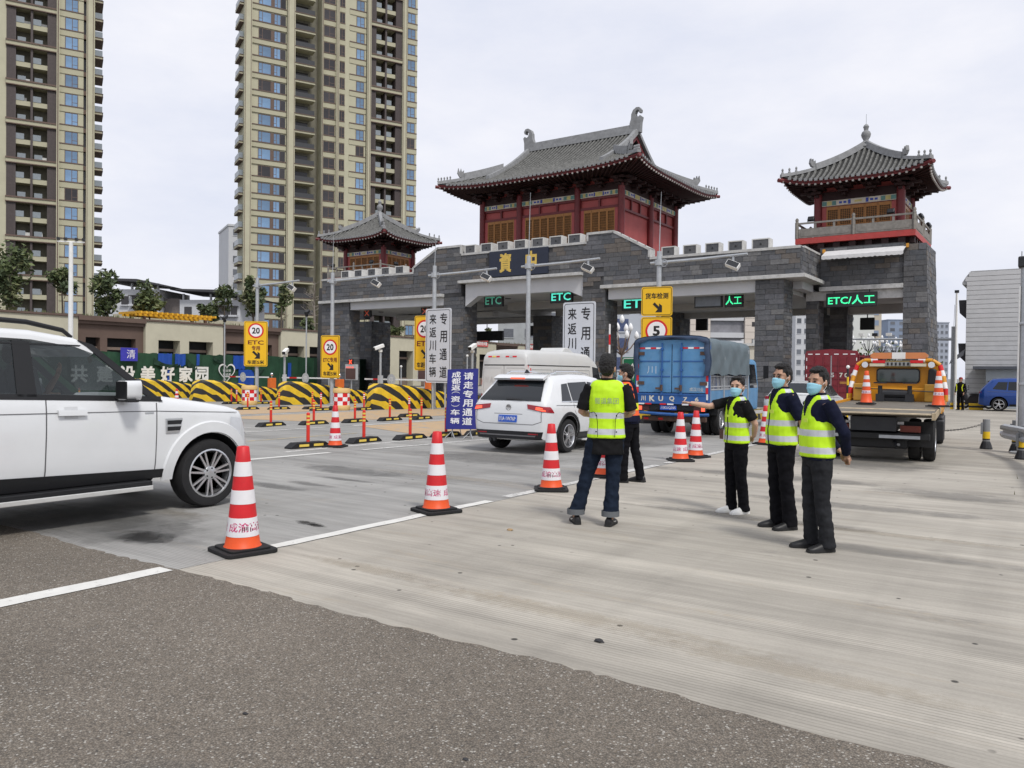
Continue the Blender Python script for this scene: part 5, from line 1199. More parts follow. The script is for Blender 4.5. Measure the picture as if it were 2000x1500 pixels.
# ================================================================ DELINEATOR POSTS
m_postred = M('post_red', (0.66,0.035,0.02), .45, var=.08); m_postyel = M('post_yellow_band', (0.74,0.55,0.10), .4, var=.05)
def make_post(white=False):
    t = thing('delineator_post', 'x', 'delineator post')
    q = MB(); L, W_ = .50, .125
    q.prism([(-L, 0),(L, 0),(L,.03),(L*.72,.12),(-L*.72,.12),(-L,.03)], 'x', -W_, W_); q.build('base', m_black, t, bevel=.012)
    for s in (-1, 1):
        q = MB(); q.box(-W_-.004, -W_, min(s*.06, s*.30), max(s*.06, s*.30), .035, .085) ; q.box(W_, W_+.004, min(s*.06, s*.30), max(s*.06, s*.30), .035, .085); struct(q.build('reflector', m_postyel, t), 'stuff')
    q = MB(); q.cyl((0,0,.10),(0,0,.72),.037,14); q.build('post', m_postred, t, smooth=50)
    for z in (.66,.58,.50): q = MB(); q.cyl((0,0,z-.02),(0,0,z+.02),.0395,14); q.build('reflective_band', m_postyel if not white else m_white_refl, t, smooth=50)
    q = MB(); q.lathe([(.037,.72),(.03,.735),(.012,.742)], 14); q.build('cap', m_postred, t, smooth=50)
    return t
post = make_post(); postw = make_post(True)
PGp = 'delineator posts on rubber bases between the lanes'
rows = [('nearest row', [(-13.09,11.46),(-13.11,13.12),(-12.9,14.46),(-12.8,15.7),(-12.54,16.7)]), ('second row', [(-18.96,15.2),(-18.7,16.59),(-18.55,18.16),(-18.43,19.64),(-18.18,20.95),(-17.65,23.32)]),
        ('third row', [(-27.84,21.13),(-27.15,22.18),(-26.46,23.39),(-26.09,24.55)]), ('farthest row', [(-33.09,24.17),(-32.22,25.23),(-36.0,20.3),(-37.2,19.0)])]
wrow = ('white banded row', [(-19.55,21.85),(-25.18,22.72),(-24.33,24.34),(-32.94,24.36),(-38.0,21.2),(-37.6,21.9)])
ordn = ['first','second','third','fourth','fifth','sixth']
used = set()
for rn, pts in rows + [wrow]:
    for i, (x, y) in enumerate(pts):
        src = postw if rn[:5] == 'white' else post
        p = src if src not in used else clone(src)
        used.add(src); p.location = (x, y, 0); p.rotation_euler = (0,0,random.uniform(-.12,.12)); p['group'] = PGp
        p['label'] = ('red post with white bands on a rubber base, %s of those from the left' if rn[:5] == 'white' else 'red and yellow delineator post, %s from the left in the ' + rn) % ordn[i]

# ================================================================ ISLANDS
def stripe_mat(name, a, b_, sc, slope, ax='y'):
    m = bpy.data.materials.new(name); m.use_nodes = True; n = m.node_tree.nodes; L = m.node_tree.links; bs = n['Principled BSDF']; bs.inputs['Roughness'].default_value = .5
    t = n.new("ShaderNodeTexCoord"); sp = n.new("ShaderNodeSeparateXYZ"); L.new(t.outputs['Object'], sp.inputs[0])
    mz = n.new("ShaderNodeMath"); mz.operation = 'MULTIPLY_ADD'; mz.inputs[1].default_value = slope; L.new(sp.outputs['Z'], mz.inputs[0])
    mxx = n.new("ShaderNodeMath"); mxx.operation = 'MULTIPLY_ADD'; mxx.inputs[1].default_value = -1.0; L.new(sp.outputs['X'], mxx.inputs[0]); L.new(sp.outputs['Y'], mxx.inputs[2]); L.new(mxx.outputs[0], mz.inputs[2])
    ml = n.new("ShaderNodeMath"); ml.operation = 'MULTIPLY'; ml.inputs[1].default_value = sc; L.new(mz.outputs[0], ml.inputs[0])
    fr = n.new("ShaderNodeMath"); fr.operation = 'FRACT'; L.new(ml.outputs[0], fr.inputs[0]); gt = n.new("ShaderNodeMath"); gt.operation = 'GREATER_THAN'; gt.inputs[1].default_value = .5; L.new(fr.outputs[0], gt.inputs[0])
    ns = n.new("ShaderNodeTexNoise"); ns.inputs['Scale'].default_value = 4; ns.inputs['Detail'].default_value = 8; mr = n.new("ShaderNodeMapRange"); mr.inputs['From Min'].default_value = .3; mr.inputs['From Max'].default_value = .7; mr.inputs['To Min'].default_value = .78; mr.inputs['To Max'].default_value = 1.08; L.new(t.outputs['Object'], ns.inputs['Vector']); L.new(ns.outputs['Fac'], mr.inputs['Value'])
    mx = n.new("ShaderNodeMixRGB"); mx.inputs[1].default_value = (*a, 1); mx.inputs[2].default_value = (*b_, 1); L.new(gt.outputs[0], mx.inputs[0])
    vm = n.new("ShaderNodeVectorMath"); vm.operation = 'SCALE'; L.new(mx.outputs[0], vm.inputs[0]); L.new(mr.outputs['Result'], vm.inputs['Scale']); L.new(vm.outputs['Vector'], bs.inputs['Base Color']); return m
m_str1 = stripe_mat('hazard_stripes', (0.74,0.49,0.02), (0.018,0.018,0.02), 1.65, 1.0); m_str2 = stripe_mat('hazard_stripes_lower', (0.74,0.49,0.02), (0.018,0.018,0.02), 1.65, 1.0)
m_kerb = stripe_mat('kerb_stripes', (0.55,0.40,0.05), (0.03,0.03,0.03), 1.6, 0.4); m_isl = M('island_concrete', (0.36,0.35,0.33), .85, var=.12)
def island(x, y, label, w2=.95, ln=5.2, h=1.12, tail=44.5, nose=True):
    t = thing('toll_island', label, 'traffic island', (x, y, 0))
    if nose:
        def prof(v): return interp([(0,.30),(.12,.75),(.35,1.0),(.7,1.0),(1.2,.97),(ln,.52)], v)*h
        def wid(v): return interp([(0,.16),(.35,.42),(1.2,.75),(2.6,1.0),(ln,1.0)], v)*w2
        rings = []; lower = []
        for v in (0,.06,.12,.22,.35,.5,.7,1.2,2.0,3.0,4.0,ln):
            z, w_ = prof(v), wid(v); r = min(.12, z*.2)
            rings.append([(-w_,v,.36),(-w_*.97,v,z-r),(-w_*.85,v,z),(w_*.85,v,z),(w_*.97,v,z-r),(w_,v,.36)])
            lower.append([(-w_-.03,v-.03,0),(-w_-.03,v-.03,.36),(w_+.03,v-.03,.36),(w_+.03,v-.03,0)])
        q = MB(); q.loft(rings); q.build('crash_nose', m_str1, t)
        q = MB(); q.loft(lower); o = q.build('nose_base', m_str2, t); o.location = (0,0,0)
        o.rotation_euler = (0,0,0)
    L0 = ln - .05 if nose else 0
    q = MB(); q.box(-w2, w2, L0, tail-y, 0, .2); q.build('kerb', m_kerb, t); q = MB(); q.box(-w2+.15, w2-.15, L0+.1, tail-y-.1, .2, .215); q.build('island_top', m_isl, t)
    return t
# lower stripes lean the other way
for nd in m_str2.node_tree.nodes:
    if nd.type == 'MATH' and nd.operation == 'MULTIPLY_ADD' and abs(nd.inputs[1].default_value - 1.0) < 1e-6: nd.inputs[1].default_value = 0.8
island(-24.6, 24.9, 'hazard striped toll island behind the blue notice board'); island(-30.9, 25.2, 'hazard striped toll island under the nearer speed sign by the gate')
island(-36.8, 24.5, 'hazard striped toll island under the leftmost speed sign'); island(-18.0, 26.5, 'hazard striped toll island behind the white car and van'); island(-11.6, 24.4, 'hazard striped toll island left of the blue truck', h=1.0)
island(-43.0, 24.6, 'hazard striped toll island partly hidden by the white bonnet', tail=44)
island(-9.9, 29.5, 'low kerbed island in front of the right front gate column', nose=False, w2=.6, tail=37.6)
# ---- water filled barrels
m_barrel = M('sandy_barrel', (0.62,0.42,0.17), .6, var=.1)
def barrel(x, y, label):
    t = thing('crash_barrel', label, 'barrel', (x, y, 0), group='checkered crash barrels at island noses')
    q = MB(); q.lathe([(.34,0),(.36,.05),(.36,.2),(.34,.22)], 20); q.lathe([(.34,.72),(.37,.74),(.37,.86),(.33,.92),(.2,.93)], 20); q.build('drum', m_barrel, t, smooth=50)
    q = MB(); n = 20
    for r in range(3):
        for k in range(n):
            a, b_ = 2*PI*k/n, 2*PI*(k+1)/n; z0, z1 = .215+r*.17, .215+(r+1)*.17
            q.add([(.345*math.cos(a),.345*math.sin(a),z0),(.345*math.cos(b_),.345*math.sin(b_),z0),(.345*math.cos(b_),.345*math.sin(b_),z1),(.345*math.cos(a),.345*math.sin(a),z1)], [(0,1,2,3)], (k//2 + r) % 2)
    q.build('checker_sleeve', [m_white_refl, m_red], t, fix=False, smooth=30)
barrel(-24.9, 23.6, 'checkered barrel at the nose of the island behind the blue board'); barrel(-31.5, 24.0, 'checkered barrel under the leftmost speed sign')

# ================================================================ SIGNS AND LAMP POLES
def rrect(wd, h, r, n=5):
    pts = []
    for cx, cy, a0 in ((wd/2-r, h/2-r, 0), (-wd/2+r, h/2-r, PI/2), (-wd/2+r, -h/2+r, PI), (wd/2-r, -h/2+r, 1.5*PI)):
        for i in range(n+1): a = a0 + i*PI/2/n; pts.append((cx + r*math.cos(a), cy + r*math.sin(a)))
    return pts
def plate(t, wd, h, z, y, face, name='plate', r=.08, border=None, th=.03, bw=.025, bi=.04):
    q = MB(); q.prism([(a, z+b_) for a, b_ in rrect(wd, h, r)], 'y', y, y+th); o = q.build(name, face, t)
    if border:
        q = MB(); A = rrect(wd-2*bi, h-2*bi, r); B = rrect(wd-2*bi-2*bw, h-2*bi-2*bw, max(.01, r-bw)); n = len(A)
        q.add([(a, y-.003, z+b_) for a, b_ in A] + [(a, y-.003, z+b_) for a, b_ in B], [(i, (i+1) % n, n+(i+1) % n, n+i) for i in range(n)]); q.build('border', border, t)
    return o
def disc(t, r, x, z, y, mat, name, n=32):
    q = MB(); q.add([(x + r*math.cos(2*PI*k/n), y, z + r*math.sin(2*PI*k/n)) for k in range(n)], [tuple(range(n))[::-1]]); return q.build(name, mat, t, fix=False)
def arrow(t, x, z, s, y, mat):
    q = MB(); pts = [(-.5,.42),(-.28,.62),(.18,.12),(.18,.52),(.5,.28),(.5,-.5),(-.3,-.5),(-.06,-.18),(.30-.28,-.18+.02)]
    pts = [(-.50,.36),(-.30,.56),(.16,.10),(.16,.44),(.46,.20),(.46,-.46),(-.22,-.46),(.02,-.16),(-.02,-.10)]
    q.add([(x+a*s, y, z+b_*s) for a, b_ in pts], [tuple(range(len(pts)))[::-1]]); q.build('arrow', mat, t, fix=False)
def light_pole(label, x, y, h, arm, rod=1.6, thick=.105):
    t = thing('lamp_pole', label, 'lamp pole', (x, y, 0))
    q = MB(); q.tube([(0,0,0),(0,0,h)], [thick, thick*.85], 12); q.build('pole', m_galv, t, smooth=50)
    q = MB(); q.lathe([(.22,0),(.22,.03),(.13,.05)], 10); q.build('base_flange', m_galv, t)
    q = MB(); q.tube([(-.35,0,h-.42),(0,0,h-.42),(arm*.5,0,h-.40),(arm,0,h-.34)], [.05,.06,.055,.045], 8); q.build('arm', m_galv, t, smooth=50)
    q = MB(); q.lathe([(.16,-.10),(.16,.10)], 12, (0,0,h-.42)); q.build('clamp', m_galv, t)
    q = MB(); q.tube([(.22+.13*math.cos(a*PI/6), -.06, h-.45+.13*math.sin(a*PI/6)) for a in range(13)], .012, 5); q.build('cable_loop', m_galv, t)
    X = Matrix.Translation((arm-.5, -.05, h-.70)) @ Euler((rad(-28), rad(24), 0)).to_matrix().to_4x4()
    q = MB(); q.box(-.24,.24,-.10,.10,-.12,.12,X=X); o = q.build('floodlight', m_white, t, bevel=.02)
    q = MB(); q.box(-.215,.215,-.105,-.10,-.1,.1,X=X); q.build('lens', M('dark_lens', (.03,.032,.035), .2, var=0), t)
    q = MB(); q.box(arm-.53,arm-.47,-.03,.03,h-.58,h-.36); q.build('hanger', m_galv, t)
    q = MB(); q.tube([(0,0,h),(.02,0,h+rod*.5),(.05,0,h+rod)], [.018,.014,.006], 5); q.build('lightning_rod', m_galv, t)
    return t
light_pole('tall lamp pole behind the leftmost yellow speed sign', -35.48, 27.5, 6.6, 3.3, 1.0); light_pole('tall lamp pole behind the yellow speed sign at the left gate end', -29.71, 27.5, 6.5, 3.5, 2.0); light_pole('tall lamp pole beside the left white lane sign', -23.16, 27.5, 6.4, 3.4, 1.2)
light_pole('tall lamp pole rising above the white van', -18.13, 27.5, 6.46, 3.3, 2.6); light_pole('tall lamp pole carrying the truck inspection sign', -12.34, 27.5, 6.2, 3.3, 2.2)
m_dkred = M('dark_red_sign_ink', (0.16,0.02,0.015), .5, var=0)
def speed_sign(label, x, y, z, wd, h, rz, num, lines, arrow_at, circ):
    t = thing('speed_sign', label, 'sign', (x, y, z), rz)
    plate(t, wd, h, h/2, -.02, m_signyel, border=m_ink, bw=.02, bi=.035)
    cz = circ[1]; r = circ[0]; disc(t, r, 0, cz, -.026, m_red, 'red_ring'); disc(t, r*.80, 0, cz, -.029, m_white_refl, 'white_disc'); fontfit(num, t, (0,-.032,cz), r*(1.0 if len(num) > 1 else .55), r*.82, m_ink, bold=.025)
    for body, zz, w_, hh in lines: fontfit(body, t, (0,-.026,zz), w_, hh, m_dkred if body[0] in 'E\u4e13' else m_ink, bold=.02)
    if arrow_at: arrow(t, arrow_at[0], arrow_at[1], arrow_at[2], -.026, m_ink)
    for zz in (h*.3, h*.7): q = MB(); q.box(-wd*.3, wd*.3, .01, .08, zz-.03, zz+.03); q.build('bracket', m_galv, t)
    return t
E20 = 'ETC'; ZY = '\u4e13\u7528'; CJ = '\u8f66\u8ddd5\u7c73'
speed_sign('leftmost yellow speed sign reading twenty, with a lane arrow', -35.40, 27.36, 1.86, 1.20, 2.40, rad(50), '20', [(E20,1.27,.80,.22),(ZY,.97,.42,.24),(CJ,.22,.86,.22)], (.02,.60,.42), (.40,1.90))
speed_sign('yellow speed sign reading twenty at the left end of the gate', -29.66, 27.34, 1.30, 1.04, 2.10, rad(17), '20', [('ETC\u4e13\u7528',.90,.76,.24),(CJ,.22,.76,.22)], (.02,.56,.36), (.385,1.52))
speed_sign('yellow speed sign half hidden behind the left white lane sign', -23.55, 27.30, 1.72, 1.02, 2.45, rad(10), '20', [('ETC',1.20,.76,.24),(CJ,.24,.76,.24)], (.02,.72,.4), (.40,1.86))
t = thing('truck_inspection_sign', 'square yellow truck inspection sign with an arrow above the blue truck', 'sign', (-12.34, 27.34, 3.80), rad(14))
plate(t, 1.14, 1.07, .54, -.02, m_signyel, border=m_ink, bw=.018, bi=.03); fontfit('\u8d27\u8f66\u68c0\u6d4b', t, (0,-.027,.74), .84, .22, m_ink, bold=.015); arrow(t, .03, .30, .36, -.027, m_ink)
t = thing('speed_sign', 'square yellow speed limit five sign partly behind the blue truck roof', 'sign', (-12.34, 27.34, 2.69), rad(14))
plate(t, 1.14, 1.07, .54, -.02, m_signyel, border=m_ink, bw=.018, bi=.03); disc(t, .41, 0, .56, -.026, m_red, 'red_ring'); disc(t, .335, 0, .56, -.029, m_white_refl, 'white_disc'); fontfit('5', t, (0,-.032,.56), .26, .36, m_ink, bold=.03)
# white vertical lane signs
m_signwh = M('white_sign_sheeting', (0.58,0.60,0.64), .4, var=.03)
def lane_board(label, x, y, rz=0):
    t = thing('lane_board', label, 'sign', (x, y, 0), rz)
    plate(t, 1.44, 3.24, 2.80, -.03, m_signwh, border=m_ink, bw=.022, bi=.06, r=.10)
    for i, ch in enumerate('\u6765\u8fd4\u5ddd\u8f66\u8f86'): fontfit(ch, t, (-.30,-.036,3.96-i*.575), .38, .44, m_ink, bold=.012)
    for i, ch in enumerate('\u4e13\u7528\u901a\u9053'): fontfit(ch, t, (.30,-.036,3.96-i*.77), .40, .50, m_ink, bold=.012)
    for s in (-.35,.35): q = MB(); q.cyl((s,.06,0),(s,.06,4.2),.04,8); q.build('post', m_galv, t, smooth=50)
lane_board('white vertical lane board behind the blue notice board', -22.40, 26.9); lane_board('white vertical lane board behind the man in jeans', -15.42, 27.0)
# blue notice board on a stand
t = thing('notice_board', 'dark blue notice board on a folding stand left of the white car', 'sign', (-12.20, 15.55, 0), rad(12))
m_navy = M('blue_notice', (0.025,0.028,0.22), .5, var=.06)
X = Matrix.Translation((0,0,.24)) @ Euler((rad(-7), rad(-2.0), 0)).to_matrix().to_4x4()
q = MB(); q.box(-.40,.40,-.015,.015,0,1.46,X=X); q.build('board', m_navy, t)
q = MB()
for a, b_, c, d in ((-.42,-.40,0,1.46),(.40,.42,0,1.46),(-.42,.42,-.02,0),(-.42,.42,1.46,1.48)): q.box(a,b_,-.02,.02,c,d,X=X)
q.build('frame', M('blue_frame', (.03,.035,.20), .4), t)
def on_board(ch, x, z, wd, h):
    R = Euler((rad(-7), rad(-2.0), 0)).to_matrix().to_4x4(); P = X @ Vector((x, -.019, z)); o = fontfit(ch, t, P, wd, h, m_white_refl, bold=.02); o.rotation_euler = (R.to_3x3() @ Euler((PI/2,0,0)).to_matrix()).to_euler()
for i, ch in enumerate('\u8bf7\u8d70\u4e13\u7528\u901a\u9053'): on_board(ch, .17, 1.30-i*.225, .27, .185)
for ch, z, wd, h in (('\u6210',1.34,.25,.15),('\u90fd',1.18,.25,.15),('\u8fd4',1.02,.25,.15),('\uff08',.86,.22,.06),('\u8d44',.73,.25,.15),('\uff09',.60,.22,.06),('\u8f66',.40,.25,.15),('\u8f86',.19,.25,.15)):
    if ch in '\uff08\uff09':
        b_ = MB(); s = 1 if ch == '\uff08' else -1; pts = [(-.17+.11*math.cos(k*PI/8)*1, z + s*.05*math.sin(k*PI/8)) for k in range(9)]
        rings = [[X @ Vector((px-.0, -.019, pz-.006)), X @ Vector((px, -.019, pz+.006))] for px, pz in pts]; b_.add([v for r_ in rings for v in r_], [(2*i,2*i+1,2*i+3,2*i+2) for i in range(8)]); b_.build('lettering', m_white_refl, t, fix=False)
    else: on_board(ch, -.17, z, wd, h)
for sx in (-.25, .25):
    q = MB(); q.tube([(sx,.03,.3),(sx,.0,.03)], .014, 6); q.build('leg', m_galv, t); q = MB(); q.tube([(sx,.05,.9),(sx,.55,.0)], .012, 6); q.build('rear_strut', m_galv, t)
    q = MB(); q.tube([(sx-.13,-.12,.0),(sx,0,.16),(sx+.13,-.12,0)], .013, 6); q.build('foot', m_galv, t)

# ================================================================ GREEN HOARDING FENCE
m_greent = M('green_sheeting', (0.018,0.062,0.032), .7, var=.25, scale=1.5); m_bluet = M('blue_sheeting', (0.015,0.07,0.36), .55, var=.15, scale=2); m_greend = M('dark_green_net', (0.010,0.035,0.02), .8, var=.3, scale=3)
fence = thing('hoarding_fence', 'green sheeted hoarding fence with white slogan and torn blue patches', 'fence', (-44, 30, 0))
y = 12.0; k = 0; blue = {9: 1, 11: 1, 16: 1, 13: 0}
R = random.Random(4)
while y < 46:
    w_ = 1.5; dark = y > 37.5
    q = MB(); vs = []; NX, NZ = 6, 8
    isb = 27.55 < y < 28.6 or 30.4 < y < 30.6 or 32.8 < y < 34.4
    for i in range(NX+1):
        for j in range(NZ+1): vs.append((R.uniform(-.02,.02) + .05*math.sin(i*1.7+y*3)*math.sin(j*.8), y-30+w_*i/NX, 2.62*j/NZ + (R.uniform(-.06,.03) if j == NZ else 0)))
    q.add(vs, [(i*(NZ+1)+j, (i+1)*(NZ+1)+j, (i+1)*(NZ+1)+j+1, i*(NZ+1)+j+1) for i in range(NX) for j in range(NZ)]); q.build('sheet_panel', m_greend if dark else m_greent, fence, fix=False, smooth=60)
    q = MB(); q.cyl((-.08,y-30,0),(-.08,y-30,2.55),.035,6); q.build('post', m_dark, fence)
    y += w_
for y0, y1, z0, z1 in ((27.0,27.9,1.9,2.6),(28.1,28.8,1.9,2.6),(27.6,27.85,.2,1.9),(29.55,29.75,1.5,2.62),(32.2,33.1,1.75,2.6),(32.6,33.8,.2,1.7),(36.6,36.9,1.2,2.2)):      # blue sheet showing where the green is torn
    q = MB(); n = 7; vs = []
    for i in range(n+1):
        f = i/n; vs += [(.085+.012*math.sin(i*2.3), y0-30+(y1-y0)*f, z0+R.uniform(-.08,.08)), (.085+.012*math.cos(i*1.9), y0-30+(y1-y0)*f, z1+R.uniform(-.03,.02))]
    q.add(vs, [(2*i,2*i+2,2*i+3,2*i+1) for i in range(n)]); q.build('blue_patch', m_bluet, fence, fix=False)
for y0, z0, w_, h in ((26.7,2.0,1.6,.35),(28.9,1.95,.9,.4),(30.7,2.35,1.0,.22),(33.6,1.75,1.1,.3)):      # rags of torn sheet
    q = MB(); n = 6; vs = []
    for i in range(n+1): f = i/n; vs += [(.12+.05*math.sin(i*2.1), y0-30+w_*f, z0-.25*math.sin(f*PI)-R.uniform(0,.1)), (.11, y0-30+w_*f, z0+h*(1-f)-.2*math.sin(f*PI))]
    q.add(vs, [(2*i,2*i+2,2*i+3,2*i+1) for i in range(n)]); q.build('torn_rag', m_greend, fence, fix=False)
for ch, yy in (('\u5171',22.4),('\u5efa',23.8),('\u8bbe',25.1),('\u7f8e',26.35),('\u597d',27.6),('\u5bb6',28.8),('\u56ed',29.9)):
    fontfit(ch, fence, (.13, yy-30, 1.36), .92, .95, m_white, rot=(PI/2,0,PI/2), bold=.03)
q = MB(); pts = [(math.sin(a)**3*.62, (13*math.cos(a)-5*math.cos(2*a)-2*math.cos(3*a)-math.cos(4*a))*.042) for a in [2*PI*k/40 for k in range(41)]]
rings = [[(.13, 31.7-30+a*1.0, 1.55+b_), (.13, 31.7-30+a*.86, 1.53+b_*.86)] for a, b_ in pts]; q.add([v for r_ in rings for v in r_], [(2*i,2*i+1,2*i+3,2*i+2) for i in range(40)]); q.build('heart_outline', m_white, fence, fix=False)
for dz in (.12,-.12): fontfit('\u5efa\u8bbe\u7f8e', fence, (.13, 31.7-30, 1.5+dz), .6, .17, m_white, rot=(PI/2,0,PI/2))
t = thing('blue_notice', 'small blue notice hanging on the green fence above the white mirror', 'sign', (-43.7, 25.1, 2.1)); q = MB(); q.box(0,.03,-.5,.5,0,.75); q.build('plate', M('notice_blue', (.05,.05,.40), .5), t); fontfit('\u6e05', t, (.034,.1,.4), .5, .5, m_white_refl, rot=(PI/2,0,PI/2))

# ================================================================ LANE EQUIPMENT
m_orange = M('orange_cabinet', (0.72,0.16,0.03), .5, var=.08); m_greyc = M('grey_cabinet', (0.45,0.46,0.47), .5, var=.06)
def barrier(label, x, y, ln, arm_z=1.05, up=False, sg=-1):
    t = thing('boom_barrier', label, 'barrier', (x, y, .2 if abs(x) < 50 else 0))
    q = MB(); q.box(-.16,.16,-.2,.2,0,1.0); q.build('cabinet', m_orange, t, bevel=.02)
    if up:
        for i in range(6): q = MB(); q.cyl((0,-.22,.85+i*.5),(0,-.22,1.35+i*.5),.045,8); q.build('boom', m_white_refl if i % 2 else m_red, t)
    else:
        n = 7
        for i in range(n): q = MB(); q.box(sg*ln*i/n, sg*ln*(i+1)/n, -.26,-.22, arm_z-.05, arm_z+.03) if sg > 0 else q.box(sg*ln*(i+1)/n, sg*ln*i/n, -.26,-.22, arm_z-.05, arm_z+.03); q.build('boom', m_white if (i < 5) else (m_red if i % 2 else m_white_refl), t)
        disc(t, .30, sg*ln*.55, arm_z-.02, -.275, m_greyc, 'round_plate'); fontfit('\u505c', t, (sg*ln*.55,-.28,arm_z-.02), .3, .3, m_white)
    q = MB(); q.ell((.0,0,1.22),(.10,.10,.10),10,6); q.cyl((0,0,1.0),(0,0,1.15),.03,6); q.build('ball_lamp', m_chrome, t, smooth=60)
    return t
barrier('boom barrier with a round plate left of the white camera', -33.4, 31.5, 4.6, sg=-1); barrier('boom barrier with a round plate between the two left speed signs', -39.6, 31.8, 4.4, sg=-1); barrier('boom barrier seen through the left arch', -26.8, 31.5, 4.4, sg=-1)
barrier('raised red and white boom left of the truck inspection sign', -17.9, 34.5, 3, up=True)
def fee_board(label, x, y):
    t = thing('fee_display', label, 'display', (x, y, .2))
    q = MB(); q.cyl((0,0,0),(0,0,1.0),.04,8); q.build('post', m_galv, t); q = MB(); q.box(-.45,.45,-.08,.08,.95,1.85); q.build('casing', m_greyc, t, bevel=.015)
    q = MB(); q.box(-.40,.40,-.09,-.08,1.0,1.62); q.build('screen', M('brown_screen', (.10,.055,.05), .3, var=.1), t); fontfit('\u6b22\u8fce\u5149\u4e34', t, (-.05,-.095,1.68), .62, .10, m_ledr2)
    fontfit('\u2715', t, (0,-.095,1.99), .24, .26, m_ledr2, bold=.05); q = MB(); q.box(-.18,.18,-.08,.0,1.85,2.14); q.build('signal_box', m_gdark, t)
fee_board('grey fee display with red light beside the left speed sign', -33.6, 32.6); fee_board('grey fee display with red light behind the half hidden speed sign', -27.9, 32.4)
def cam_pole(label, x, y, h, dark=False, rz=0.0):
    t = thing('camera_pole', label, 'camera', (x, y, 0), rz)
    q = MB(); q.cyl((0,0,0),(0,0,h),.06 if not dark else .045,10); q.build('post', m_galv, t, smooth=50); q = MB(); q.lathe([(.05,0),(.10,.04),(.10,.14),(.05,.18)], 10, (0,0,h)); q.build('mount', m_white if not dark else m_dark, t)
    X = Matrix.Translation((.05,-.12,h+.30)) @ Euler((rad(20),0,rad(-20))).to_matrix().to_4x4()
    q = MB(); q.box(-.10,.10,-.34,.24,-.09,.10,X=X); q.build('camera_body', m_white if not dark else m_gdark, t, bevel=.03); q = MB(); q.box(-.08,.08,-.35,-.34,-.07,.08,X=X); q.build('lens', m_gdark, t)
    if not dark: q = MB(); q.box(-.10,.10,-.1,.1,.9,1.45); q.build('control_box', m_greyc, t)
    return t
cam_pole('white camera on a post between the left two speed signs', -33.0, 27.3, 2.35, rz=.9); cam_pole('white camera on a post left of the inner arch', -29.6, 30.8, 2.65); cam_pole('white camera on a post right of the left lane board', -22.6, 29.6, 2.55, rz=.5)
cam_pole('dark camera on a tall post before the cream parade front', -42.6, 30.6, 4.6, True, .9); cam_pole('dark camera on a tall post right of the leftmost speed sign', -38.6, 33.6, 5.0, True, .9); cam_pole('thin dark camera post beside the left gate column', -38.3, 37.2-2, 3.4, True)
for i, (x, y, h, l) in enumerate(((-28.4,33,2.2,'thin grey post beside the inner left arch column'),(-30.6,33.5,1.7,'short thin grey post in the left arch'),(-26.3,34,2.3,'thin grey post left of the left white lane board'))):
    t = thing('slim_post', l, 'post', (x, y, .2)); q = MB(); q.cyl((0,0,0),(0,0,h),.035,8); q.build('post', m_galv, t); q = MB(); q.ell((0,0,h+.05),(.07,.07,.07),8,6); q.build('cap', m_white, t)
t = thing('direction_sign', 'green direction sign behind the man in the orange trimmed vest', 'sign', (-14.2, 29.2, 0)); plate(t, .95, 1.15, 1.75, 0, M('green_sign', (.01,.16,.07), .45, var=.05), border=m_white_refl); q = MB(); q.cyl((0,.06,0),(0,.06,1.3),.04,8); q.build('post', m_galv, t); fontfit('\u2191', t, (0,-.006,1.75), .3, .7, m_white_refl)
t = thing('lamp_pole', 'white pole with a cross arm of small lamps before the left tower', 'lamp pole', (-50.2, 25.1, 0)); q = MB(); q.tube([(0,0,0),(0,0,9.4)], [.16,.12], 10); q.build('pole', m_white, t, smooth=50); q = MB(); q.box(-.75,.75,-.04,.04,9.38,9.46); q.build('cross_arm', m_white, t); t.rotation_euler = (0,0,rad(50))
for x in (-.7,-.3,.3,.7): q = MB(); q.cbox((x,0,9.58),(.16,.22,.16)); q.build('lamp', m_dark, t)
t = thing('hazard_pole', 'yellow and black banded post behind the rightmost man', 'pole', (-5.80, 28.0, 0))
for i in range(7): q = MB(); q.cyl((0,0,i*.27),(0,0,(i+1)*.27),.032,10); q.build('band', m_yel if i % 2 else m_gdark, t)
q = MB(); q.ell((0,0,1.95),(.06,.06,.06),10,6); q.build('lamp', m_white, t, smooth=60)

# ================================================================ RIGHT EDGE: BOLLARD, CHAIN, GUARD RAIL, BIG POLE
m_gpaint = M('grey_paint', (.24,.25,.26), .6, var=.12)
def bollard(label, x, y, h=.98):
    t = thing('bollard', label, 'bollard', (x, y, 0))
    q = MB(); q.cyl((0,0,0),(0,0,h),.075,14); q.build('post', m_gpaint, t, smooth=50); q = MB(); q.lathe([(.13,0),(.13,.03),(.095,.14),(.078,.18)], 12); q.build('foot', m_gdark, t)
    q = MB(); q.cyl((0,0,.24),(0,0,.40),.0775,14); q.build('band', m_yel, t, smooth=50); q = MB(); q.cyl((0,0,.21),(0,0,.24),.077,14); q.build('black_band', m_gdark, t)
    q = MB(); q.box(-.11,-.06,-.07,.07,h-.34,h-.08); q.build('bracket', m_gpaint, t)
bollard('grey bollard with a yellow band holding the chain', -1.39, 21.2, .68); bollard('grey bollard with yellow band under the guard rail end', -.80, 20.75, .7); bollard('grey bollard with yellow band at the right edge behind the big pole foot', -.62, 19.0, .6)
ch = MB(); P0, P1 = Vector((-1.5,21.2,.55)), Vector((-3.2,22.3,.42))
for i in range(46):
    f = i/45; p = P0.lerp(P1, f) + Vector((0,0,-.14*4*f*(1-f))); a = (P1-P0).normalized(); s = Vector((0,0,1)) if i % 2 else Vector((-a.y, a.x, 0))
    ch.tube([p+a*.028+s*.012, p-a*.028+s*.012, p-a*.028-s*.012, p+a*.028-s*.012, p+a*.028+s*.012], .006, 4)
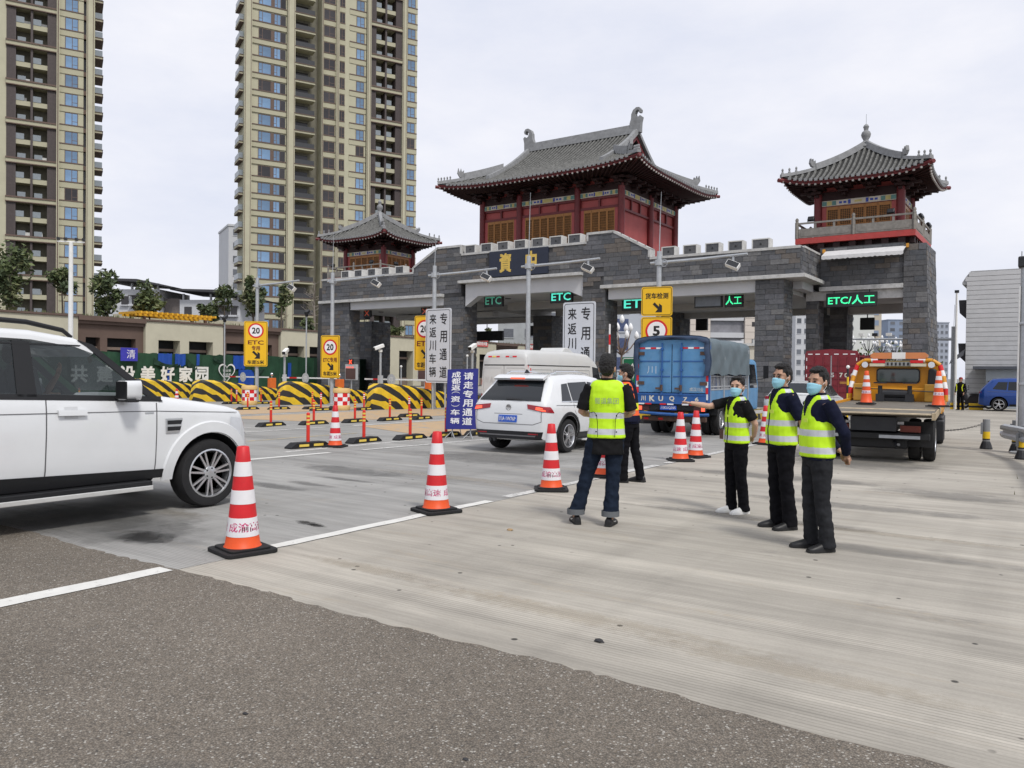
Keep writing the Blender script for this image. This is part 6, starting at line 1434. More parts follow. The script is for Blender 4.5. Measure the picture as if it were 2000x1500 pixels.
o = ch.build('chain', m_dark); tag(o, 'sagging dark chain running from the bollard behind the tow truck', 'chain'); struct(o, 'stuff') if False else None
t = thing('guard_rail', 'steel guard rail with a rounded end at the right edge', 'guard rail', (-.6, 18.5, 0))
prof = [(.0,.0),(.055,.03),(.055,.085),(.0,.125),(.0,.185),(.055,.225),(.055,.28),(.0,.31)]
rings = []
for (x, y, s) in ((-.42,1.75,.35),(-.42,1.72,.8),(-.38,1.5,1),(-.22,1.0,1),(.02,.3,1),(.22,-.6,1),(.5,-3,1),(.75,-6,1)):
    rings.append([(x-a, y, .34+ (b_-.155)*s+.155) for a, b_ in prof] + [(x-a+.012, y, .34+(b_-.155)*s+.155) for a, b_ in prof[::-1]])
q = MB(); q.loft(rings); q.build('beam', m_galv, t, smooth=30)
for x, y in ((-.12,.9),(.35,-1.0),(.65,-4.2)): q = MB(); q.cyl((x+.12,y,0),(x+.12,y,.66),.06,10); q.build('post', m_gpaint, t, smooth=50); q = MB(); q.cyl((x+.12,y,.2),(x+.12,y,.36),.0625,10); q.build('band', m_yel, t, smooth=50)
t = thing('gantry_pole', 'thick grey steel pole standing behind the guard rail', 'pole', (-.60, 20.4, 0)); q = MB(); q.tube([(0,0,0),(0,0,4.0)], [.17,.15], 20); q.build('pole', m_galv, t, smooth=50); q = MB(); q.lathe([(.3,0),(.3,.04),(.18,.06)], 16); q.build('flange', m_galv, t)
for z in (1.5, 2.8): q = MB(); q.lathe([(.175,-.03),(.185,-.02),(.185,.02),(.175,.03)], 20, (0,0,z)); q.build('clamp', m_galv, t)
q = MB(); q.cyl((-.17,-.08,.3),(-.16,-.08,3.6),.02,6); q.build('conduit', m_white, t); q = MB(); q.cbox((-.05,0,4.12),(.3,.3,.24)); q.build('signal_head', m_gdark, t, bevel=.03)

# ================================================================ VEHICLES
m_carw = M('white_car_paint', (0.67,0.685,0.695), .25, var=.02, coat=.6, spec=.5); m_tyre = M('tyre_rubber', (.014,.014,.015), .8, var=.2, scale=15)
m_trim = M('black_trim', (.010,.0105,.012), .5, var=.08); m_gap = M('panel_gap', (.10,.10,.105), .8, var=0); m_well = M('wheel_well', (.008,.008,.008), .9, var=0)
m_cglass = glass('tinted_car_glass', (.010,.013,.016), .05, 1.0, .5); m_tail = M('tail_light_red', (.30,.012,.02), .2, var=.05, coat=.5); m_taillit = M('lit_tail_light', (1,.10,.05), .3, var=0, emit=1.3)
m_plate = M('plate_blue', (.02,.10,.50), .4, var=.04); m_rimd = M('dark_rim', (.04,.04,.042), .4, metal=.5, var=0)
def wheel(parent, c, r, wd, style='multi', sx=1, rr=.66):
    """wheel part with rim sub-part; axis along x, outer side sx"""
    t = MB(); h = wd/2
    t.lathe([(r*.62,-h*.8),(r*.80,-h),(r*.94,-h*.92),(r*.99,-h*.6),(r,0),(r*.99,h*.6),(r*.94,h*.92),(r*.80,h),(r*.62,h*.8)], 36, (0,0,0), 0, ax='x', cap=False)
    o = t.build('wheel', m_tyre, parent, smooth=50, loc=c); R = r*rr
    q = MB(); e = sx*h
    q.lathe([(R*1.0,e*.80),(R*1.03,e*.92),(R*.97,e*.95),(R*.90,e*.70),(R*.86,-e*.6)], 32, ax='x', cap=False); q.build('rim_barrel', m_alu, o, smooth=40)
    q = MB(); q.lathe([(R*.92,e*.05),(.02,e*.05)], 24, ax='x'); q.build('brake_disc', m_rimd, o)
    n = {'multi': 7, 'five': 5, 'truck': 8}[style]; q = MB()
    for k in range(n):
        a0 = 2*PI*k/n + .2
        for da in ((-.14, .14) if style != 'truck' else (0,)):
            A = lambda rad_, an, x: (x, rad_*math.cos(an), rad_*math.sin(an))
            w0, w1 = (.10, .075) if style != 'truck' else (.3, .2)
            i0, o0 = R*.24, R*.95; s = da*.75; v = []
            for rad_, w_, x in ((i0, w0, e*.80), (o0, w1, e*.86)):
                an = a0 + (s*1.6 if rad_ == i0 else da)
                for sg in (-1, 1): v.append(A(rad_, an + sg*w_*R*.5/rad_, x))
            v2 = [(p[0]-e*.22, p[1], p[2]) for p in v]
            q.add(v + v2, [(0,1,3,2),(4,6,7,5),(0,4,5,1),(2,3,7,6),(0,2,6,4),(1,5,7,3)])
    q.lathe([(R*.30,e*.62),(R*.28,e*.86),(R*.12,e*.92),(.01,e*.93)], 18, ax='x'); q.build('rim', m_alu, o, smooth=30)
    for k in range(5): q = MB(); an = 2*PI*k/5; q.cyl((e*.84, R*.2*math.cos(an), R*.2*math.sin(an)), (e*.90, R*.2*math.cos(an), R*.2*math.sin(an)), R*.045, 6); q.build('wheel_nut', m_rimd, o)
    return o
class Car:
    def __init__(s, ztop, zbot, wz, wy, L, rnd=.10, crown=.03, belt=None):
        s.zt, s.zb, s.wz, s.wy, s.L, s.r, s.cr, s.belt = ztop, zbot, wz, wy, L, rnd, crown, belt
    def ztop(s, y): return interp(s.zt, y)
    def W(s, y, z): return interp(s.wz, z)*interp(s.wy, y)
    def stations(s, ya, yb, step=.09):
        ys = {ya, yb} | {p[0] for p in s.zt if ya <= p[0] <= yb} | {p[0] for p in s.wy if ya <= p[0] <= yb}
        n = int((yb-ya)/step)
        for i in range(n): ys.add(ya + (yb-ya)*i/n)
        return sorted(ys)
    def ring(s, y, zlo, zhi, r=None):
        r = min(s.r if r is None else r, (zhi-zlo)*.4); half = []
        half.append((s.W(y, zlo)*.9, zlo))
        for k in range(9):
            z = zlo + .03 + (zhi-r-zlo-.03)*k/8; half.append((s.W(y, z), z))
        wt = s.W(y, zhi)
        for k in range(1, 4):
            a = k*PI/6; half.append((wt - r*(1-math.cos(a)), zhi - r*(1-math.sin(a))))
        for f in (.6, .3): half.append(((wt-r)*f, zhi + s.cr*(1-f*f)))
        return [(x, y, z) for x, z in half] + [(0, y, zhi + s.cr)] + [(-x, y, z) for x, z in half[::-1]]
    def body(s, parent, mat, wheels=(), wr=.4, hollow=None, name='body', arch_in=.28):
        q = MB(); rings = []
        for y in s.stations(0, s.L):
            zh = s.ztop(y)
            if hollow: zh = min(zh, hollow(y))
            rings.append(s.ring(y, interp(s.zb, y), zh, None if not hollow or zh < hollow(y)-.001 else .03))
        q.loft(rings); o = q.build(name, [mat, m_well], parent, smooth=35)
        for wy_, wz_ in wheels:
            for sx in (-1, 1):
                c = MB(); c.cyl((sx*1.4, wy_, wz_), (sx*(s.W(wy_, .6)-arch_in), wy_, wz_), wr, 32, 1); co = c.build('cutter', [mat, m_well], parent)
                m = o.modifiers.new('b', 'BOOLEAN'); m.object = co; m.operation = 'DIFFERENCE'; m.solver = 'EXACT'
        _TS.collection.objects.link(o); cut = [m.object for m in o.modifiers]
        for c in cut: _TS.collection.objects.link(c)
        if cut:
            vl = _TS.view_layers[0]; vl.update(); dg = vl.depsgraph; me = bpy.data.meshes.new_from_object(o.evaluated_get(dg), depsgraph=dg); o.modifiers.clear(); o.data = me
            me.polygons.foreach_set('use_smooth', [True]*len(me.polygons)); me.set_sharp_from_angle(angle=rad(30))
            for c in cut: bpy.data.objects.remove(c)
        _TS.collection.objects.unlink(o); return o
    def P(s, kind, a, b, off, sg=1):
        if kind == 'side': return (sg*(s.W(a, b)+off), a, b)
        if kind in ('rear', 'front'): a = max(-1, min(1, a/(.985*s.W(.35 if kind == 'rear' else s.L-.45, b))))*.985*s.W(.35 if kind == 'rear' else s.L-.45, b)
        if kind == 'rear':
            y = 0.0
            while y < s.L*.5 and (b > s.ztop(y) + s.cr*(1-min(1, abs(a)/max(.1, s.W(y, b)))**2) or abs(a) > s.W(y, b)): y += .004
            return (a, y-off, b)
        if kind == 'front':
            y = s.L
            while y > s.L*.5 and (b > s.ztop(y) or abs(a) > s.W(y, b)): y -= .004
            return (a, y+off, b)
        return (a, b, s.ztop(b) + s.cr*(1-(a/max(.1, s.W(b, s.ztop(b))))**2) + off)
    def patch(s, kind, c, mat, name, parent, off=.006, n=8, m=4, sg=1, th=0.0):
        """bilinear patch with corners c (4 of (a,b)) laid on the surface"""
        q = MB(); V = []
        for i in range(n+1):
            for j in range(m+1):
                u, v = i/n, j/m
                a = (c[0][0]*(1-u)+c[1][0]*u)*(1-v) + (c[3][0]*(1-u)+c[2][0]*u)*v; b = (c[0][1]*(1-u)+c[1][1]*u)*(1-v) + (c[3][1]*(1-u)+c[2][1]*u)*v
                V.append((a, b))
        F = [(i*(m+1)+j, (i+1)*(m+1)+j, (i+1)*(m+1)+j+1, i*(m+1)+j+1) for i in range(n) for j in range(m)]
        q.add([s.P(kind, a, b, off, sg) for a, b in V], F)
        if th:
            k = len(V); q.add([s.P(kind, a, b, off-th, sg) for a, b in V], F)
            edge = [i*(m+1) for i in range(n+1)] + [n*(m+1)+j for j in range(1, m+1)] + [i*(m+1)+m for i in range(n-1, -1, -1)] + [j for j in range(m-1, 0, -1)]
            for x in range(len(edge)): e0, e1 = edge[x], edge[(x+1) % len(edge)]; q.f.append((e0, e1, e1+k, e0+k)); q.m.append(0)
        return q.build(name, mat, parent, smooth=40, fix=bool(th))
    def line(s, kind, pts, wd, mat, name, parent, off=.004, sg=1):
        """thin strip following points"""
        q = MB(); V = []
        for i, p in enumerate(pts):
            a = Vector(pts[max(i-1,0)]); b = Vector(pts[min(i+1,len(pts)-1)]); d = (b-a).normalized(); nrm = Vector((-d.y, d.x))*wd/2
            for e in (-1, 1): V.append(s.P(kind, p[0]+nrm.x*e, p[1]+nrm.y*e, off, sg))
        q.add(V, [(2*i,2*i+2,2*i+3,2*i+1) for i in range(len(pts)-1)]); return q.build(name, mat, parent, fix=False)
    def arch(s, yc, zc, r0, r1, mat, name, parent, off=.02, sg=1, a0=-.15, a1=PI+.15):
        q = MB(); V = []; n = 24
        for i in range(n+1):
            a = a0 + (a1-a0)*i/n
            for rr, of in ((r0, off*.2-.02), (r0+.01, off), (r1, off), (r1+.015, 0.0)): V.append(s.P('side', yc + rr*math.cos(a), max(.12, zc + rr*math.sin(a)), of, sg))
        q.add(V, [(4*i+k, 4*(i+1)+k, 4*(i+1)+k+1, 4*i+k+1) for i in range(n) for k in range(3)]); return q.build(name, mat, parent, smooth=40, fix=False)
def seg(a, b, n=10): return [(lerp(a[0], b[0], i/n), lerp(a[1], b[1], i/n)) for i in range(n+1)]

# ---------------------------------------------------------------- big white off-roader at the left
t = thing('off_roader', 'large white off-roader entering the frame at the left edge', 'car', (-9.17, 1.6, 0))
D = Car([(0,.78),(.02,1.1),(.05,1.32),(.22,1.93),(.40,1.99),(1.4,2.01),(2.2,1.985),(2.62,1.925),(2.80,1.86),(3.46,1.315),(3.6,1.30),(4.05,1.235),(4.40,1.175),(4.58,1.12),(4.65,1.0),(4.68,.84),(4.74,.80),(4.76,.66)], [(0,.42),(.5,.40),(4.2,.40),(4.76,.36)],
        [(.3,.90),(.45,.94),(.6,.965),(.95,.97),(1.15,.96),(1.32,.93),(1.9,.80),(2.05,.76)], [(0,.86),(.04,.93),(.15,.98),(.5,1),(3.9,1),(4.35,.985),(4.55,.95),(4.66,.89),(4.76,.80)], 4.76, rnd=.09, crown=.02)
beltD = lambda y: interp([(0,1.36),(2.2,1.335),(3.46,1.27),(3.6,9),(4.7,9)], y)
D.body(t, m_carw, [(1.22,.40),(4.12,.40)], .475, hollow=lambda y: beltD(y) if y < 3.47 else 9)
q = MB(); rings = []
for y in D.stations(.30, 2.80): zt_ = D.ztop(y); rings.append([(x, yy, z) for x, yy, z in D.ring(y, zt_-.125, zt_, .06)])
q.loft(rings); q.build('roof', m_carw, t, smooth=40)
for sg in (1, -1):
    D.patch('side', [(.14,1.36),(3.50,1.255),(3.50,1.31),(.16,1.41)], m_trim, 'belt_moulding', t, .004, 24, 2, sg, .02)
    for c in ([(2.02,1.33),(2.20,1.325),(2.18,1.87),(2.02,1.875)], [(.98,1.36),(1.10,1.36),(1.10,1.88),(.98,1.88)], [(.12,1.36),(.30,1.36),(.44,1.88),(.30,1.88)]): D.patch('side', c, m_trim, 'pillar', t, .004, 3, 8, sg, .03)
    D.patch('side', [(3.38,1.28),(3.52,1.255),(2.80,1.86),(2.66,1.90)], m_trim, 'windscreen_pillar', t, .006, 4, 10, sg, .04)
    D.patch('side', [(.30,1.855),(2.66,1.835),(2.68,1.85),(.32,1.875)], m_trim, 'window_rail', t, .005, 20, 2, sg, .02)
    wgl = glass('off_roader_glass', (.010,.014,.015), .03, .62, .9)
    for c in ([(2.20,1.325),(3.40,1.285),(2.64,1.85),(2.18,1.86)], [(1.10,1.36),(2.02,1.33),(2.02,1.865),(1.10,1.87)], [(.30,1.37),(.98,1.36),(.98,1.87),(.42,1.87)]): D.patch('side', c, wgl, 'window', t, -.004, 12, 6, sg)
    for pts in (seg((3.44,1.24),(3.42,.50)), seg((2.28,1.32),(2.26,.52)), seg((1.32,1.34),(1.30,1.02))): D.line('side', pts, .012, m_gap, 'door_gap', t, .002, sg)
    D.line('side', [(y, interp([(.3,1.18),(3.4,1.15),(4.5,1.10)], y)) for y in [.3+.15*i for i in range(29)]], .008, m_gap, 'crease', t, .002, sg)
    D.patch('side', [(1.66,.41),(3.62,.41),(3.66,.50),(1.66,.56)], m_trim, 'sill_cladding', t, .012, 20, 3, sg, .03)
    D.patch('side', [(2.38,1.135),(2.66,1.13),(2.66,1.185),(2.38,1.19)], m_carw, 'door_handle', t, .035, 6, 2, sg, .03); D.patch('side', [(2.45,1.10),(2.58,1.10),(2.58,1.22),(2.45,1.22)], M('handle_recess', (.5,.51,.52), .4), 'handle_recess', t, .003, 4, 4, sg)
    D.patch('side', [(3.54,.90),(3.70,.90),(3.745,1.06),(3.54,1.06)], m_alu, 'wing_vent', t, .012, 4, 4, sg, .02)
    for z in (.925,.995): D.patch('side', [(3.555,z),(3.70+(z-.9)*.2,z),(3.715+(z-.9)*.2,z+.045),(3.555,z+.045)], m_trim, 'vent_mesh', t, .016, 3, 2, sg)
    D.patch('side', [(3.30,1.125),(3.40,1.125),(3.40,1.14),(3.30,1.14)], m_alu, 'badge', t, .006, 2, 1, sg)
    for yc in (1.22, 4.12): D.arch(yc, .40, .475, .60, m_carw, 'wheel_arch', t, .022, sg, -.05, PI+.05)
    q = MB(); q.box(min(sg*.72, sg*1.05), max(sg*.72, sg*1.05), 1.70, 3.34, .31, .40); q.build('running_board', m_trim, t, bevel=.01); q = MB(); q.box(min(sg*1.05, sg*1.065), max(sg*1.05, sg*1.065), 1.70, 3.34, .30, .35); q.build('step_edge', M('satin_silver', (.62,.62,.60), .35, metal=.4), t, bevel=.008)
    X = Matrix.Translation((sg*1.08, 3.06, 1.385)) @ Matrix.Diagonal((.9,1,.92,1))      # door mirror
    q = MB(); q.loft([[(x*1.0, y_, z) for x, z in rrect(.24, .22, .07)] for y_ in (-.09, -.05)] + [[(x*.9, .03, z) for x, z in rrect(.24, .22, .07)], [(x*.55, .10, z) for x, z in rrect(.24, .22, .07)]], X=X); q.build('mirror', m_carw, t, smooth=40)
    q = MB(); q.box(-.115,.115,-.1,-.088,-.10,.10,X=X); q.box(-.12,.12,-.085,.04,-.135,-.105,X=X); q.build('mirror_base', m_trim, t, bevel=.015); q = MB(); q.tube([(sg*.92,3.10,1.30),(sg*1.02,3.08,1.31)], .03, 6); q.build('mirror_arm', m_trim, t)
    q = MB(); q.tube([(sg*.70,.5,2.0),(sg*.70,.58,2.07),(sg*.70,1.4,2.095),(sg*.70,2.2,2.065),(sg*.70,2.55,2.0),(sg*.70,2.64,1.93)], [.022,.026,.026,.026,.024,.02], 8); q.build('roof_rail', m_trim, t, smooth=50)
    D.patch('front', [(sg*.50,.84),(sg*.82,.82),(sg*.80,1.05),(sg*.50,1.06)], M('headlamp_glass', (.55,.57,.60), .12, var=.1, coat=.5), 'headlamp', t, .006, 6, 4); D.patch('side', [(4.36,.84),(4.55,.83),(4.55,1.03),(4.40,1.05)], MATS['headlamp_glass'], 'headlamp', t, .006, 4, 4, sg)
    for yc in (1.22, 4.12): wheel(t, (sg*.84, yc, .40), .40, .27, 'multi', sg, .69)
D.patch('top', [(-.72,3.44),(.72,3.44),(.66,2.78),(-.66,2.78)], wgl, 'windscreen', t, .004, 8, 8); D.patch('rear', [(-.72,1.36),(.72,1.36),(.66,1.90),(-.66,1.90)], wgl, 'rear_window', t, .0, 8, 6)
D.patch('front', [(-.46,.78),(.46,.78),(.46,1.06),(-.46,1.06)], m_trim, 'grille', t, .006, 6, 3); D.patch('front', [(-.74,.38),(.74,.38),(.78,.60),(-.78,.60)], m_trim, 'lower_grille', t, .006, 8, 3)
q = MB(); q.box(-.80,.80,.5,3.3,.55,1.0); q.box(-.82,.82,3.0,3.5,1.0,1.24); q.build('cabin_floor', m_trim, t)
for sx in (-.38, .38):
    for y in (1.55, 2.45):
        q = MB(); q.box(sx-.25,sx+.25,y-.05,y+.35,.95,1.1); q.prism([(y-.12,1.05),(y+.02,1.05),(y-.10,1.62),(y-.2,1.6)], 'x', sx-.24, sx+.24); q.prism([(y-.19,1.62),(y-.10,1.62),(y-.12,1.80),(y-.20,1.78)], 'x', sx-.13, sx+.13); q.build('seat', M('grey_seat', (.10,.10,.105), .8), t, bevel=.03)
q = MB(); q.tube([(-.38+.18*math.cos(a*PI/8), 2.98+.05*math.sin(a*PI/8), 1.22+.17*math.sin(a*PI/8)) for a in range(17)], .016, 6); q.build('steering_wheel', m_trim, t)

# ---------------------------------------------------------------- white crossover being checked
t = thing('crossover', 'white crossover seen from behind with lit tail lights', 'car', (-9.17, 13.2, 0), rad(1.0))
D = Car([(0,.62),(.02,.80),(.05,1.0),(.09,1.08),(.50,1.46),(.56,1.545),(.75,1.585),(1.4,1.615),(2.1,1.60),(2.6,1.53),(3.4,1.08),(4.1,.99),(4.45,.88),(4.58,.70)], [(0,.34),(.12,.26),(.6,.24),(4.2,.24),(4.6,.30)],
        [(.2,.80),(.34,.86),(.5,.90),(.75,.92),(.92,.915),(1.02,.89),(1.55,.68),(1.65,.62)], [(0,.80),(.03,.88),(.09,.945),(.25,.985),(.6,1),(3.9,1),(4.3,.94),(4.6,.80)], 4.6, rnd=.10, crown=.025)
D.body(t, m_carw, [(.92,.35),(3.68,.35)], .415)
D.patch('rear', [(-.74,1.07),(.74,1.07),(.585,1.44),(-.585,1.44)], m_cglass, 'rear_window', t, .016, 14, 8)
D.patch('rear', [(-.60,1.435),(.60,1.435),(.56,1.49),(-.56,1.49)], m_trim, 'spoiler_shadow', t, .03, 12, 2, th=.02)
q = MB(); q.loft([[(x, y, z) for y, z in ((.40,1.475),(.62,1.56),(.66,1.60),(.50,1.575),(.36,1.515))] for x in (-.60,-.3,0,.3,.60)]); q.build('spoiler', m_carw, t, smooth=40)
D_ = MB(); D_.box(-.17,.17,.345,.375,1.50,1.53); D_.build('brake_light', m_taillit, t, bevel=.008)
D.patch('rear', [(-.08,1.09),(.30,1.075),(.28,1.10),(-.06,1.125)], m_blackp, 'wiper', t, .03, 6, 2, th=.015)
for sg in (1, -1):
    D.patch('side', [(.66,1.06),(1.05,1.03),(1.08,1.42),(.84,1.40)], m_cglass, 'window', t, .008, 8, 6, sg); D.patch('side', [(1.10,1.03),(1.92,1.02),(1.92,1.45),(1.12,1.43)], m_cglass, 'window', t, .008, 10, 6, sg); D.patch('side', [(1.98,1.02),(2.95,1.04),(2.50,1.40),(1.98,1.45)], m_cglass, 'window', t, .008, 10, 6, sg)
    D.patch('side', [(.64,1.045),(3.0,1.02),(3.0,1.035),(.64,1.06)], m_chrome, 'window_strip', t, .010, 20, 1, sg)
    D.line('side', seg((.42,.98),(3.9,.90),20), .010, m_gap, 'crease', t, .002, sg); D.line('side', seg((1.95,1.0),(1.95,.42)), .010, m_gap, 'door_gap', t, .002, sg); D.line('side', seg((2.95,1.0),(2.98,.42)), .010, m_gap, 'door_gap', t, .002, sg); D.line('side', [(1.12,1.0),(1.14,.85),(1.28,.70),(1.36,.45)], .010, m_gap, 'door_gap', t, .002, sg)
    D.patch('side', [(1.40,.26),(3.2,.26),(3.2,.40),(1.40,.40)], m_trim, 'sill_cladding', t, .012, 18, 3, sg, .03)
    for yc in (.92, 3.68): D.arch(yc, .35, .415, .475, m_trim, 'wheel_arch', t, .016, sg)
    for yc in (.92, 3.68): wheel(t, (sg*.795, yc, .345), .345, .235, 'five', sg, .68)
    D.patch('side', [(1.50,.90),(1.74,.895),(1.74,.925),(1.50,.93)], m_carw, 'door_handle', t, .03, 5, 2, sg, .025)
    D.patch('rear', [(sg*.46,.91),(sg*.895,.845),(sg*.88,.955),(sg*.44,1.0)], m_tail, 'tail_light', t, .014, 12, 4, th=.02); D.patch('side', [(.06,.85),(.30,.83),(.20,.945),(.05,.96)], m_tail, 'tail_light', t, .010, 8, 4, sg)
    D.patch('rear', [(sg*.64,.90),(sg*.86,.865),(sg*.85,.895),(sg*.66,.925)], m_taillit, 'tail_light_bar', t, .020, 8, 2); D.patch('rear', [(sg*.64,.93),(sg*.82,.905),(sg*.80,.935),(sg*.66,.95)], m_taillit, 'tail_light_bar', t, .020, 8, 2)
    D.patch('rear', [(sg*.50,.40),(sg*.72,.40),(sg*.72,.425),(sg*.50,.425)], m_tail, 'reflector', t, .018, 4, 1)
    q = MB(); q.tube([(sg*.54,.75,1.60),(sg*.56,.95,1.655),(sg*.57,1.8,1.66),(sg*.56,2.35,1.60)], [.014,.018,.018,.012], 6); q.build('roof_rail', m_chrome, t, smooth=50)
    q = MB(); q.ell((sg*1.0,2.85,1.06),(.12,.07,.075),10,6); q.build('mirror', m_carw, t, smooth=60); q = MB(); q.box(min(sg*.88,sg*.98),max(sg*.88,sg*.98),1.5,3.1,.225,.25); q.build('side_step', m_white, t)
D.patch('rear', [(-.84,.30),(.84,.30),(.885,.46),(-.885,.46)], m_trim, 'bumper_cladding', t, .014, 20, 4, th=.02); D.patch('rear', [(-.66,.36),(.66,.36),(.68,.385),(-.68,.385)], M('satin_strip', (.14,.14,.145), .4), 'bumper_strip', t, .020, 10, 1)
D.patch('rear', [(-.22,.635),(.22,.635),(.22,.775),(-.22,.775)], m_plate, 'number_plate', t, .016, 4, 2, th=.01)
pl_y = D.P('rear', 0, .70, .02)[1]; fontfit('\u5dddA\u00b71W76P', t, (0, pl_y-.004, .705), .40, .095, m_white_refl, bold=.015)
for pts in ([(-.60,.60),(.60,.60)], [(-.78,.86),(-.78,.66),(-.60,.60)], [(.78,.86),(.78,.66),(.60,.60)], [(-.34,.80),(.34,.80)]): D.line('rear', [p for a, b in zip(pts, pts[1:]) for p in seg(a, b, 6)], .010, m_gap, 'tailgate_gap', t, .004)
q = MB(); yb = D.P('rear', 0, .92, 0)[1]; q.lathe([(.062,0),(.062,-.012),(.052,-.012),(.052,0)], 20, (0,yb,.93), ax='y'); q.build('emblem_ring', m_chrome, t); fontfit('VW', t, (0, yb-.012, .93), .075, .07, m_chrome, bold=.01)
q = MB(); q.cyl((-.32,.05,.27),(-.32,-.01,.27),.035,10); q.cyl((-.42,.05,.27),(-.42,-.01,.27),.035,10); q.build('exhaust', m_dark, t); q = MB(); q.prism([(.62,1.62),(.82,1.62),(.70,1.70)], 'x', -.012, .012); q.build('antenna_fin', m_blackp, t)

# ---------------------------------------------------------------- blue suv far right and small white saloon
def simple_car(name, label, loc, rz, mat, suv=True, L=4.65):
    t = thing(name, label, 'car', loc, rz)
    D = Car([(0,.62),(.03,.88),(.10,1.06),(.42,1.45),(.60,1.60),(1.4,1.66),(2.2,1.63),(2.6,1.54),(3.45,1.08),(4.2,.98),(4.5,.85),(L,.66)] if suv else [(0,.6),(.04,.85),(.10,.98),(.62,1.03),(1.15,1.38),(1.7,1.45),(2.3,1.42),(3.2,1.0),(4.0,.9),(4.4,.78),(L,.6)],
            [(0,.32),(.3,.24),(4.2,.24),(L,.28)], [(.2,.82),(.4,.89),(.75,.92),(1.0,.89),(1.6,.68),(1.7,.64)], [(0,.82),(.05,.92),(.25,.985),(.6,1),(3.9,1),(4.3,.94),(L,.8)], L, rnd=.10)
    D.body(t, mat, [(.90,.34),(3.66,.34)], .40)
    for sg in (1, -1):
        if suv:
            for c in ([(.62,1.10),(1.22,1.06),(1.26,1.46),(.86,1.46)], [(1.28,1.06),(2.02,1.04),(2.04,1.48),(1.30,1.47)], [(2.08,1.04),(3.05,1.05),(2.58,1.42),(2.10,1.48)]): D.patch('side', c, m_cglass, 'window', t, .008, 8, 5, sg)
        else:
            for c in ([(.9,1.0),(1.9,.98),(1.9,1.34),(1.3,1.32)], [(1.95,.98),(2.9,1.0),(2.4,1.32),(1.95,1.35)]): D.patch('side', c, m_cglass, 'window', t, .008, 8, 5, sg)
        for yc in (.90, 3.66): wheel(t, (sg*.80, yc, .335), .335, .22, 'five', sg, .70)
        D.patch('side', [(1.35,.25),(3.2,.25),(3.2,.36),(1.35,.36)], m_trim, 'sill_cladding', t, .01, 12, 2, sg)
        D.patch('rear', [(sg*.50,.90),(sg*.86,.88),(sg*.85,.97),(sg*.48,1.0)], m_tail, 'tail_light', t, .012, 6, 3)
        D.line('side', seg((.4,.98),(4.0,.88),16), .012, m_gap, 'crease', t, .003, sg)
    if suv: D.patch('rear', [(-.66,1.10),(.66,1.10),(.56,1.46),(-.56,1.46)], m_cglass, 'rear_window', t, .01, 8, 6)
    else: D.patch('top', [(-.62,.66),(.62,.66),(.54,1.13),(-.54,1.13)], m_cglass, 'rear_window', t, .006, 8, 6)
    D.patch('rear', [(-.22,.66),(.22,.66),(.22,.80),(-.22,.80)], m_plate, 'number_plate', t, .014, 4, 2, th=.01)
    return t
simple_car('suv', 'metallic blue suv parked before the white tiled building', (-3.45, 47.6, 0), rad(-90), M('metallic_blue_paint', (.010,.055,.26), .3, metal=.3, var=.03, coat=.6))
simple_car('saloon_car', 'white saloon car glimpsed between the two men in vests', (-7.1, 26.0, 0), rad(2), m_carw, suv=False)

# ---------------------------------------------------------------- white panel van
t = thing('panel_van', 'white high roofed panel van seen from behind waiting at the gate', 'van', (-15.45, 22.0, 0), rad(1))
D = Car([(0,2.12),(.03,2.25),(.10,2.34),(.4,2.40),(3.0,2.42),(4.4,2.36),(4.9,2.1),(5.4,1.35),(5.8,1.15),(5.9,.8)], [(0,.42),(.3,.36),(5.9,.32)], [(.3,.94),(.6,.98),(1.2,.99),(1.9,.93),(2.3,.86),(2.45,.82)], [(0,.93),(.05,.975),(.2,1),(5.2,1),(5.9,.85)], 5.9, rnd=.13, crown=.04)
m_vanw = M('dusty_white_van', (.56,.565,.56), .45, var=.05, scale=2, dirt=.18, dirtcol=(.38,.37,.34), dscale=2)
D.body(t, m_vanw, [(1.15,.36),(4.75,.36)], .42)
for sg in (1, -1):
    for yc in (1.15, 4.75): wheel(t, (sg*.84, yc, .35), .35, .22, 'truck', sg, .6)
    D.line('side', seg((.05,1.90),(4.4,1.90),20), .03, m_trim, 'roof_seam', t, .006, sg)
    for a, b in ((.25,1.5),(1.65,3.1),(3.2,4.3)): D.line('side', seg((a,1.75),(b,1.75),6)+seg((b,1.75),(b,.95),4)+seg((b,.95),(a,.95),6)+seg((a,.95),(a,1.75),4), .012, m_gap, 'pressed_panel', t, .003, sg)
    for z, m in ((1.72,m_red),(1.50,m_white_refl),(1.22,m_red),(.98,m_white_refl),(.75,m_red)): D.patch('rear', [(sg*.90,z),(sg*.95,z),(sg*.945,z+.18),(sg*.895,z+.18)], m, 'reflective_tape', t, .008, 1, 3); D.patch('side', [(.16,z-.1),(.21,z-.1),(.21,z+.08),(.16,z+.08)], m, 'reflective_tape', t, .006, 1, 2, sg)
    D.patch('side', [(4.55,1.35),(5.2,1.33),(5.0,1.85),(4.55,1.9)], m_cglass, 'window', t, .006, 4, 4, sg)
    D.line('rear', seg((sg*.10,1.80),(sg*.80,1.80),5)+seg((sg*.84,1.76),(sg*.84,1.0),5)+seg((sg*.80,.96),(sg*.10,.96),5)+seg((sg*.08,1.0),(sg*.08,1.76),5), .014, M('pressed_shadow', (.42,.42,.42), .7), 'pressed_panel', t, .004)
    D.patch('rear', [(sg*.88,.72),(sg*.96,.72),(sg*.96,.92),(sg*.88,.92)], m_tail, 'tail_light', t, .01, 2, 3)
D.line('rear', seg((-.95,1.90),(.95,1.90),14), .035, m_trim, 'roof_seam', t, .006); D.line('rear', seg((0,1.88),(0,.5),6), .015, m_gap, 'door_gap', t, .004)
